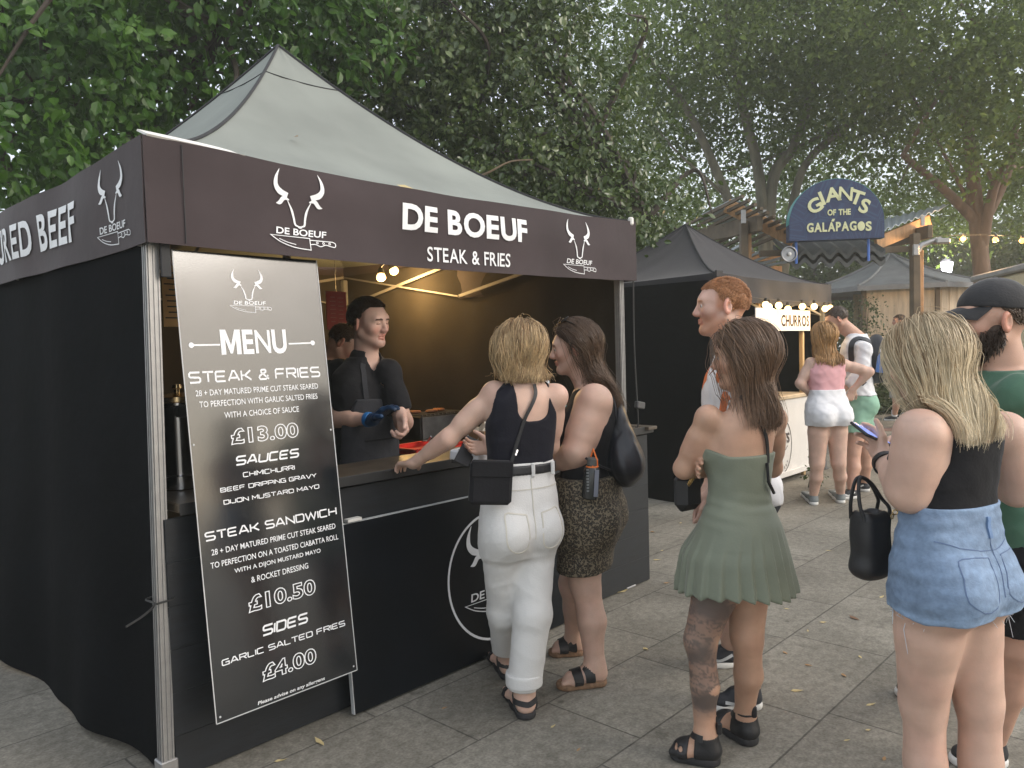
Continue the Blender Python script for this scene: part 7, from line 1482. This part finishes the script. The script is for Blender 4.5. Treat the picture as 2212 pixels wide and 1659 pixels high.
p.hair(hairm('pale_blonde', (.74, .63, .44)), 13000, .62, zend=j(2120, 925)[2], zjit=.022, off=(.004, .028), r=.0008, wave=.0025, wf=16, lock=.5, hug=-.16, hairline=hlW, comb=(0, -.40, -.1), stiff=.42, lenvar=.10, seed=12, part=-.12, colvar=(.60, 1.35), streak=(.28, (.60, .52, .45)), flow=lambda P, t, d: (tgt_-P)/(np.linalg.norm(tgt_-P, axis=1)[:, None]+.05)*(.55 if t > .2 else .1)*np.where(d[:, :1] > -.62, 1, .0))
p_bl = p
ph = thing('phone', 'lit smartphone in the hands of the blonde woman in denim shorts', 'phone', p.root+j(1882, 938, .22), 0)
dx = nrm(j(1910, 955, .26)-j(1858, 932, .18)); nn = nrm(np.array([.25, -.42, .86])); nn = nrm(nn-dx*(nn @ dx)); R_ = np.stack([dx, np.cross(nn, dx), nn], 1); MB().box((0, 0, 0), (.150, .074, .009), rot=R_, ch=.003).build('case', blk_leather, ph); MB().box(nn*.0052, (.136, .064, .001), rot=R_).build('screen', mat('phone_screen', (.10, .14, .30), .15, .6, 18, emit=(.16, .22, .55), estr=.7), ph)
bg_ = thing('tote_bag', 'slouchy black handbag hanging from the forearm of the blonde woman', 'handbag', p.root+j(1880, 1150, .12), .25); t_f = union([rbox((0, 0, -.03), (.052, .045, .10), .03), ell((0, 0, -.10), (.052, .045, .035))], .03); t_f = sub(t_f, ell((0, 0, .10), (.04, .035, .06)), .01)
V, Q = surf(lambda P: t_f(P)+.003*noise3(P, 40), (-.12, -.1, -.2), (.12, .1, .14), .006); mk('body', V, Q, blk_leather, bg_, True)
for y in (-.03, .03): MB().tube(bez([(-.044, y, .04), (-.052, y*.6, .10), (-.040, y*.2, .165), (.0, y*.1, .150), (.034, y*.3, .10), (.046, y*.8, .075), (.042, y, .04)], 6), .0055, 7).build('handle', blk_leather, bg_, True)
t = MB()
for k in range(6): c = np.array([.035+.010*k, -.05, .055+.012*k]); t.tube([c+.007*np.array([math.cos(a), .4*math.cos(a)*(-1)**k, math.sin(a)]) for a in np.linspace(0, 6.28, 9)], .0018, 5, False)
t.build('chain', gold, bg_, True)

# ---- man in the cap ----------------------------------------------------------------
p = Person('bearded man in a black cap and green t-shirt behind the blonde woman', 2.62, (2140, 1640), (-.97, .20), (-.98, .14, -.05), ruddy, h=.0075)
j = p.j; p.torso(j(2178, 1190), j(2166, 800), MAL, 1.08, 1.15)
hn, tn = gp(p, 2176, 1652), gp(p, 2050, 1648); hf_, tf_ = gp(p, 2045, 1508), gp(p, 1932, 1502); an, af = ankle(hn, tn, .10), ankle(hf_, tf_, .10)
LN_ = p.leg(p.tp(.02, -.5, 0), j(2190, 1395, -.03), an, .094, .062, .062, .042); LF_ = p.leg(p.tp(.02, .5, 0), j(2130, 1380, .22), af, .094, .062, .060, .042)
shn, eln, wrn = j(2205, 862, -.17), j(2285, 990, -.16), j(2300, 1110, -.16); shf, elf, wrf = j(2140, 860, .20), j(2125, 990, .26), j(2070, 1050, .34); AN = p.arm(shn, eln, wrn, .055, .045, .03, .064); AF = p.arm(shf, elf, wrf, .055, .045, .03, .064); p.hand(wrn, (-.4, .1, -1), (0, 1, 0), (-1, 0, 0)); p.hand(wrf, (-.4, .1, -1), (0, -1, 0), (-1, 0, 0))
p.brow = (.3, .25, .22); H = p.head(j(2140, 695), nrm((.0, .0, 1)), 1.09, neck_to=p.tp(.97, 0, .05), rn=.064); p.pts = np.array([shn, eln, wrn, shf, wrf, hn, tn, hf_, tf_, p.hc+UP*.08]); trunk = p.soft(0, .10); p.build_body([trunk, *AN, *AF, *LN_, *LF_], hh=.0035); p.eyes()
lo, hi = bb(p.tp(0), p.tp(1), shn, shf, eln, elf, m=.18); M_ = FR(p); sl = [cut_end(cap(sh, sh*.25+e*.75, .082, .076), sh, sh*.25+e*.75) for sh, e in ((shn, eln), (shf, elf))]
p.cloth('t_shirt', zband(sub(union([grow(trunk, .018), *sl], .03), ell(p.tp(1.03, 0, .2), (.078, .072, .06), M_), .005), p.tp(-.03)[2], p.tp(1.02)[2]), green_t, lo-np.array([0, 0, .1]), hi, .0065, .0035)
p.cloth('shorts', zband(union([grow(trunk, .012), cap(p.tp(.02, -.5, 0), j(2188, 1370, -.03), .115, .098), cap(p.tp(.02, .5, 0), j(2135, 1360, .2), .115, .098)], .03), j(2180, 1352)[2], p.tp(.2)[2]), black_c, lo-np.array([0, 0, .6]), hi, .008, .003)
van = mat('black_canvas_shoe', (.022, .022, .024), .75, .2, 12, .3, 120); sneaker(p, hn, tn, van, white_sole, accent=wst); sneaker(p, hf_, tf_, van, white_sole, accent=wst)
K = p.hs; hM, hc, hX = p.hM, p.hc, p.hX; capm = mat('black_cotton_cap', (.020, .020, .022), .8, .25, 10, .3, 120, sheen=.2)
dome = inter(ell(hX(0, -.012, .040), np.array((.086, .107, .094))*K, hM), half(hX(0, 0, .038), -(hM @ np.array([0, -.10, 1]))), .006); dome = sub(dome, ell(hX(0, -.012, .030), np.array((.079, .100, .088))*K, hM), .002)
o = p.cloth('cap', dome, capm, hc-.16*K, hc+.18*K, .0045, .0015)
P = np.zeros((15, 9, 3))
for i, a in enumerate(np.linspace(-1.15, 1.15, 15)):
    for k, q in enumerate(np.linspace(0, 1, 9)): yb = -.012+.098*math.cos(a); P[i, k] = hX(.082*math.sin(a), yb+q*.080*math.cos(a)**.7, .040+.10*yb-.024*q-.014*(math.sin(a)**2)*q)
MB().slab(P, hM[:, 2]*-.004).build('brim', capm, o, True, 50); MB().lathe(hX(0, -.012, .133), [(.008*K, 0), (.007*K, .004), (0, .006)], 10, hM[:, 2]).build('button', capm, o, True)
hlB = lambda x, y, z: (z > -.42+.9*np.clip((y+.30)/.8, 0, 1)) & (z < .35)
p.hair(hairm('cap_side_brown', (.10, .065, .042)), 900, .012, f=p.hbig, off=(.004, .010), r=.0016, hairline=hlB, comb=(0, -.2, -.5), grav=.3, stiff=.7, steps=2, seed=13, capoff=.004)
R = np.random.default_rng(5); fb_ = p.hbig; pts = []
while len(pts) < 2200:
    q = R.uniform(-1, 1, (6000, 3))*np.array([.085, .11, .07])+np.array([0, .03, -.075]); q = q[(q[:, 2] < -.032+.25*np.maximum(0, .06-q[:, 1])) & (q[:, 1] > -.005) & ~((np.abs(q[:, 0]) < .02) & (q[:, 2] > -.068) & (q[:, 2] < -.050))]; W_ = hc+(q*K) @ hM.T; d = fb_(W_); W_ = W_[np.abs(d) < .004]; pts += list(W_)
pts = np.array(pts[:2200]); gN = grad(fb_, pts); t = MB(); dn = gN*.55+(hM @ np.array([0, .25, -.8])); L_ = R.uniform(.015, .034, len(pts))
Vb = []; Fb = []
for i in range(len(pts)):
    a = pts[i]; b = a+nrm(gN[i]*.8+dn[i]*.2)*L_[i]*.4; c = b+nrm(dn[i]+R.normal(size=3)*.25)*L_[i]*.6; o0 = len(Vb); s1 = nrm(np.cross(b-a, hM[:, 0]+.1)); s2 = hM[:, 0]
    for q, w in ((a, .0022), (b, .0020), (c, .0006)): Vb += [q+s1*w, q-s1*w*.5+s2*w, q-s1*w*.5-s2*w]
    for e in range(2):
        for m_ in range(3): n_ = (m_+1) % 3; Fb.append((o0+3*e+m_, o0+3*e+n_, o0+3*e+3+n_, o0+3*e+3+m_))
bm_ = hairm('beard_brown', (.055, .034, .022)); brd = inter(grow(fb_, .009), union([ell(hX(0, .045, -.085), np.array((.075, .075, .052))*K, hM), ell(hX(.055, .012, -.055), np.array((.03, .03, .05))*K, hM), ell(hX(-.055, .012, -.055), np.array((.03, .03, .05))*K, hM)], .03), .01); brd = sub(brd, ell(hX(0, .10, -.060), np.array((.019, .03, .008))*K, hM), .004); p.cloth('beard_base', brd, mat('beard_skin_brown', (.050, .030, .020), .8, .3, 60, .6, 150), hc-.17*K, hc+.12*K, .0045, .0016); cB = np.repeat(R.uniform(.5, 1.4, len(pts)), 9)[:, None]*np.ones((1, 3)); mk('beard', np.array(Vb), np.array(Fb), bm_, p.o, True, None, cB)

# ---- couple at the dessert counter -------------------------------------------------
p = Person('woman in pink sleeveless blouse and white shorts standing with hands on her hips', 7.1, (1790, 1080), (-.22, .97), (-.35, .93, -.05), fair, h=.009)
j = p.j; p.torso(j(1787, 908), j(1785, 768), FEM, 1.10, 1.02); h1, t1 = gp(p, 1760, 1092), gp(p, 1738, 1070); h2, t2 = gp(p, 1818, 1088), gp(p, 1797, 1066); a1, a2 = ankle(h1, t1, .095), ankle(h2, t2, .095)
L1 = p.leg(p.tp(.02, -.5, 0), j(1765, 1000), a1, .092, .06, .06, .038); L2 = p.leg(p.tp(.02, .5, 0), j(1811, 1000), a2, .092, .06, .06, .038); s1, e1, w1 = j(1752, 785), j(1728, 828, -.02), j(1748, 850, .05); s2, e2, w2 = j(1822, 788), j(1878, 803, -.02), j(1842, 842, .05); A1 = p.arm(s1, e1, w1, .046, .038, .026, .052); A2 = p.arm(s2, e2, w2, .046, .038, .026, .052)
p.hand(w1, (.4, .5, .0), (.2, .5, -.3), (0, 0, -1), (.9, .9, .6)); p.hand(w2, (-.2, .3, -.9), (.0, 1, 0), (1, 0, 0), (.9, .9, .6)); p.head(j(1779, 727), UP, 1.0, neck_to=p.tp(.97), rn=.05); p.pts = np.array([s1, e1, w1, s2, e2, w2, h1, t1, h2, t2, p.hc+UP*.06]); trunk = p.soft(.08, .10); p.build_body([trunk, *A1, *A2, *L1, *L2], hh=.005)
lo, hi = bb(p.tp(0), p.tp(1), m=.25); zw = j(1787, 840)[2]; M_ = FR(p); top = zband(grow(trunk, .012), zw-.02, p.tp(.98)[2]); 
for sg, sh in ((-1, s1), (1, s2)): top = sub(top, ell(sh+p.r*sg*.02, (.05, .08, .09), M_), .006)
p.cloth('blouse', top, pink_c, lo, hi, .008, .004); hm = j(1787, 918)[2]; p.cloth('shorts', zband(union([grow(trunk, .014), cap(p.tp(.02, -.5, 0), j(1763, 945), .108, .112), cap(p.tp(.02, .5, 0), j(1813, 945), .108, .112)], .03), hm, zw), white_c, lo-np.array([0, 0, .3]), hi, .008, .004)
g_shoe = mat('grey_trainer', (.20, .22, .22), .7, .2, 12); sneaker(p, h1, t1, g_shoe, white_sole); sneaker(p, h2, t2, g_shoe, white_sole)
p.hair(hairm('strawberry_blonde', (.42, .235, .095)), 1600, .5, zend=j(1780, 778)[2], zjit=.03, off=(.008, .035), r=.0034, wave=.008, wf=25, hairline=hlW, comb=(0, -.3, -.1), stiff=.42, seed=14, colvar=(.55, 1.35), tip=.6)
p = Person('man in a white shirt and mint shorts bowing his head beside the woman in pink', 7.6, (1850, 1062), (-.92, .40), (-.88, .25, -.55), ruddy, h=.010)
j = p.j; p.torso(j(1856, 885), j(1848, 722), MAL, 1.02, 1.1); h1, t1 = gp(p, 1850, 1076), gp(p, 1812, 1078); h2, t2 = gp(p, 1878, 1062), gp(p, 1845, 1058); a1, a2 = ankle(h1, t1, .1), ankle(h2, t2, .1)
L1 = p.leg(p.tp(.02, -.5, 0), j(1843, 975, -.1), a1, .095, .062, .064, .044); L2 = p.leg(p.tp(.02, .5, 0), j(1866, 975, .1), a2, .095, .062, .064, .044); s1, e1, w1 = j(1866, 755, -.22), j(1862, 805, -.24), j(1825, 838, -.2); s2, e2, w2 = j(1848, 755, .2), j(1840, 805, .2), j(1812, 830, .15); A1 = p.arm(s1, e1, w1, .052, .044, .03, .06); A2 = p.arm(s2, e2, w2, .052, .044, .03, .06)
p.hand(w1, (-.7, 0, -.5), (0, 1, 0), (-1, 0, 0)); p.hand(w2, (-.7, 0, -.5), (0, -1, 0), (-1, 0, 0)); p.stubble = (.8, .75, .72); p.head(j(1808, 690), nrm((-.45, .1, 1)), 1.03, neck_to=p.tp(.97), rn=.06); p.pts = np.array([s1, e1, w1, s2, e2, w2, h1, t1, h2, t2, p.hc+UP*.08]); trunk = p.soft(0, .10); p.build_body([trunk, *A1, *A2, *L1, *L2], hh=.005)
lo, hi = bb(p.tp(0), p.tp(1), s1, s2, w1, w2, m=.2); sl = [union([cap(s_, e_, .074, .064), cap(e_, e_*.3+w_*.7, .064, .054)], .02) for s_, e_, w_ in ((s1, e1, w1), (s2, e2, w2))]; p.cloth('shirt', zband(union([grow(trunk, .020), *sl], .03), j(1856, 852)[2], p.tp(1.03)[2]), white_c, lo, hi, .009, .006)
p.cloth('shorts', zband(union([grow(trunk, .014), cap(p.tp(.02, -.5, 0), j(1844, 950, -.1), .12, .105), cap(p.tp(.02, .5, 0), j(1866, 950, .1), .12, .105)], .03), j(1855, 930)[2], p.tp(.2)[2]), mint, lo-np.array([0, 0, .6]), hi, .010, .004)
sneaker(p, h1, t1, blk_shoe, white_sole, accent=wst, w=.048); sneaker(p, h2, t2, blk_shoe, white_sole, accent=wst, w=.048)
p.hair(hairm('cropped_dark', (.075, .050, .034)), 1000, .014, f=p.hbig, off=(.004, .012), r=.003, hairline=hlM, comb=(0, .3, 0), grav=.2, stiff=.8, steps=2, seed=15, capoff=.006)
bp = thing('backpack', 'black backpack with a blue bottle on the man in the white shirt', 'backpack', p.root+j(1893, 775, -.02)); V, Q = surf(union([ell((0, 0, 0), (.13, .16, .24)), ell((.05, 0, -.08), (.11, .14, .13))], .06), (-.3, -.3, -.4), (.3, .3, .4), .012); mk('body', V, Q, nyl, bp, True); V, Q = surf(ell((.06, -.06, -.09), (.10, .09, .10)), (-.2, -.3, -.3), (.3, .2, .2), .012); mk('pocket', V, Q, mat('grey_nylon', (.05, .05, .055), .5), bp, True); MB().tube(bez([(-.02, -.155, .10), (.06, -.13, .17), (.12, -.02, .14)], 6), .006, 5).build('zip', dull_steel, bp, True); off_ = p.root-np.array(bp.location)
fB = grow(trunk, .022); p.strap('strap', [q+off_ for q in (j(1882, 742, -.16), j(1868, 728, -.2), j(1852, 728, -.18), j(1838, 745, -.2), j(1836, 790, -.24), j(1868, 830, -.2))], lambda P: fB(P-off_), nyl, .05, .008, .008, bp, 6)
bt = thing('water_bottle', 'blue flask in the side pocket of the black backpack', 'bottle', p.root+j(1901, 782, -.24)); MB().lathe((0, 0, -.10), [(.038, 0), (.042, .01), (.042, .15), (.028, .18), (.028, .19)], 18, (.15, 0, 1)).build('body', mat('blue_flask', (.10, .22, .55), .3, .1, metal=.4), bt, True); MB().lathe((.028, 0, .09), [(.028, 0), (.028, .03), (.02, .034)], 14, (.15, 0, 1)).build('cap', steel, bt, True)

# ---- far passer-by -----------------------------------------------------------------
p = Person('distant man in a dark top and grey cargo shorts walking past the timber hut', 14.3, (1925, 905), (-.96, .2), (-.96, .2, 0), ruddy, h=.014)
j = p.j; p.torso(j(1941, 818), j(1945, 722), MAL, .95, 1.0); h1, t1 = gp(p, 1938, 909), gp(p, 1910, 908); h2, t2 = gp(p, 1962, 900), gp(p, 1940, 905); a1, a2 = ankle(h1, t1, .1), ankle(h2+UP*.06, t2, .1)
L1 = p.leg(p.tp(.02, -.4, 0), j(1936, 862, -.1), a1, .092, .06, .06, .042); L2 = p.leg(p.tp(.02, .4, 0), j(1948, 862, .1), a2, .092, .06, .06, .042); s1, e1, w1 = j(1949, 735, -.2), j(1957, 775, -.24), j(1946, 812, -.25); s2, e2, w2 = j(1943, 735, .2), j(1935, 775, .22), j(1925, 808, .2); A1 = p.arm(s1, e1, w1, .05, .043, .03, .058); A2 = p.arm(s2, e2, w2, .05, .043, .03, .058); p.hand(w1, (-.2, 0, -1), (0, 1, 0), (-1, 0, 0)); p.hand(w2, (-.2, 0, -1), (0, -1, 0), (-1, 0, 0)); p.head(j(1942, 694), UP, 1.04, neck_to=p.tp(.97), rn=.06); p.pts = np.array([s1, e1, w1, s2, e2, w2, h1, t1, h2, t2, p.hc+UP*.08]); trunk = p.soft(0, .09); p.build_body([trunk, *A1, *A2, *L1, *L2], hh=.007)
lo, hi = bb(p.tp(0), p.tp(1), s1, s2, e1, e2, m=.2); p.cloth('shirt', zband(union([grow(trunk, .018), cap(s1, s1*.3+e1*.7, .074, .066), cap(s2, s2*.3+e2*.7, .074, .066)], .03), j(1941, 808)[2], p.tp(1.0)[2]), mat('dark_navy_jersey', (.025, .027, .045), .8, .15), lo, hi, .012, .005); p.cloth('cargo_shorts', zband(union([grow(trunk, .014), cap(p.tp(.02, -.4, 0), j(1936, 855, -.1), .125, .11), cap(p.tp(.02, .4, 0), j(1948, 855, .1), .125, .11), ell(j(1934, 838, -.2), (.05, .03, .07))], .03), j(1940, 858)[2], p.tp(.22)[2]), mat('grey_cargo_cloth', (.25, .25, .25), .8, .15), lo-np.array([0, 0, .7]), hi, .012, .006)
for a_ in (a1, a2): p.cloth('sock', cut_end(cap(a_, a_+UP*.10, .048, .05), a_, a_+UP*.10), white_c, *bb(a_, m=.18), .010)
sneaker(p, h1, t1, blk_shoe, white_sole, w=.048); sneaker(p, h2+UP*.02, t2+UP*.02, blk_shoe, white_sole, w=.048)
p.hair(hairm('far_dark', (.05, .035, .026)), 600, .02, f=p.hbig, off=(.004, .014), r=.004, hairline=hlM, comb=(0, .2, -.2), grav=.3, stiff=.7, steps=2, seed=17, capoff=.008)

# ------------------------------------------------------------------ lens veil imitated by an added volume of haze
hzm = bpy.data.materials.new('lens_veil_haze'); hzm.use_nodes = True; t = hzm.node_tree; t.nodes.clear(); o_ = t.nodes.new('ShaderNodeOutputMaterial'); v_ = t.nodes.new('ShaderNodeVolumePrincipled'); v_.inputs['Density'].default_value = .0040; v_.inputs['Color'].default_value = (.93, .96, .88, 1); v_.inputs['Anisotropy'].default_value = .2; t.links.new(v_.outputs[0], o_.inputs['Volume'])
hb_ = MB().box((18, 12, 8), (150, 140, 18.2)).build('veil_haze', hzm); tag(hb_, kind='stuff')
SC.cycles.volume_bounces = 0
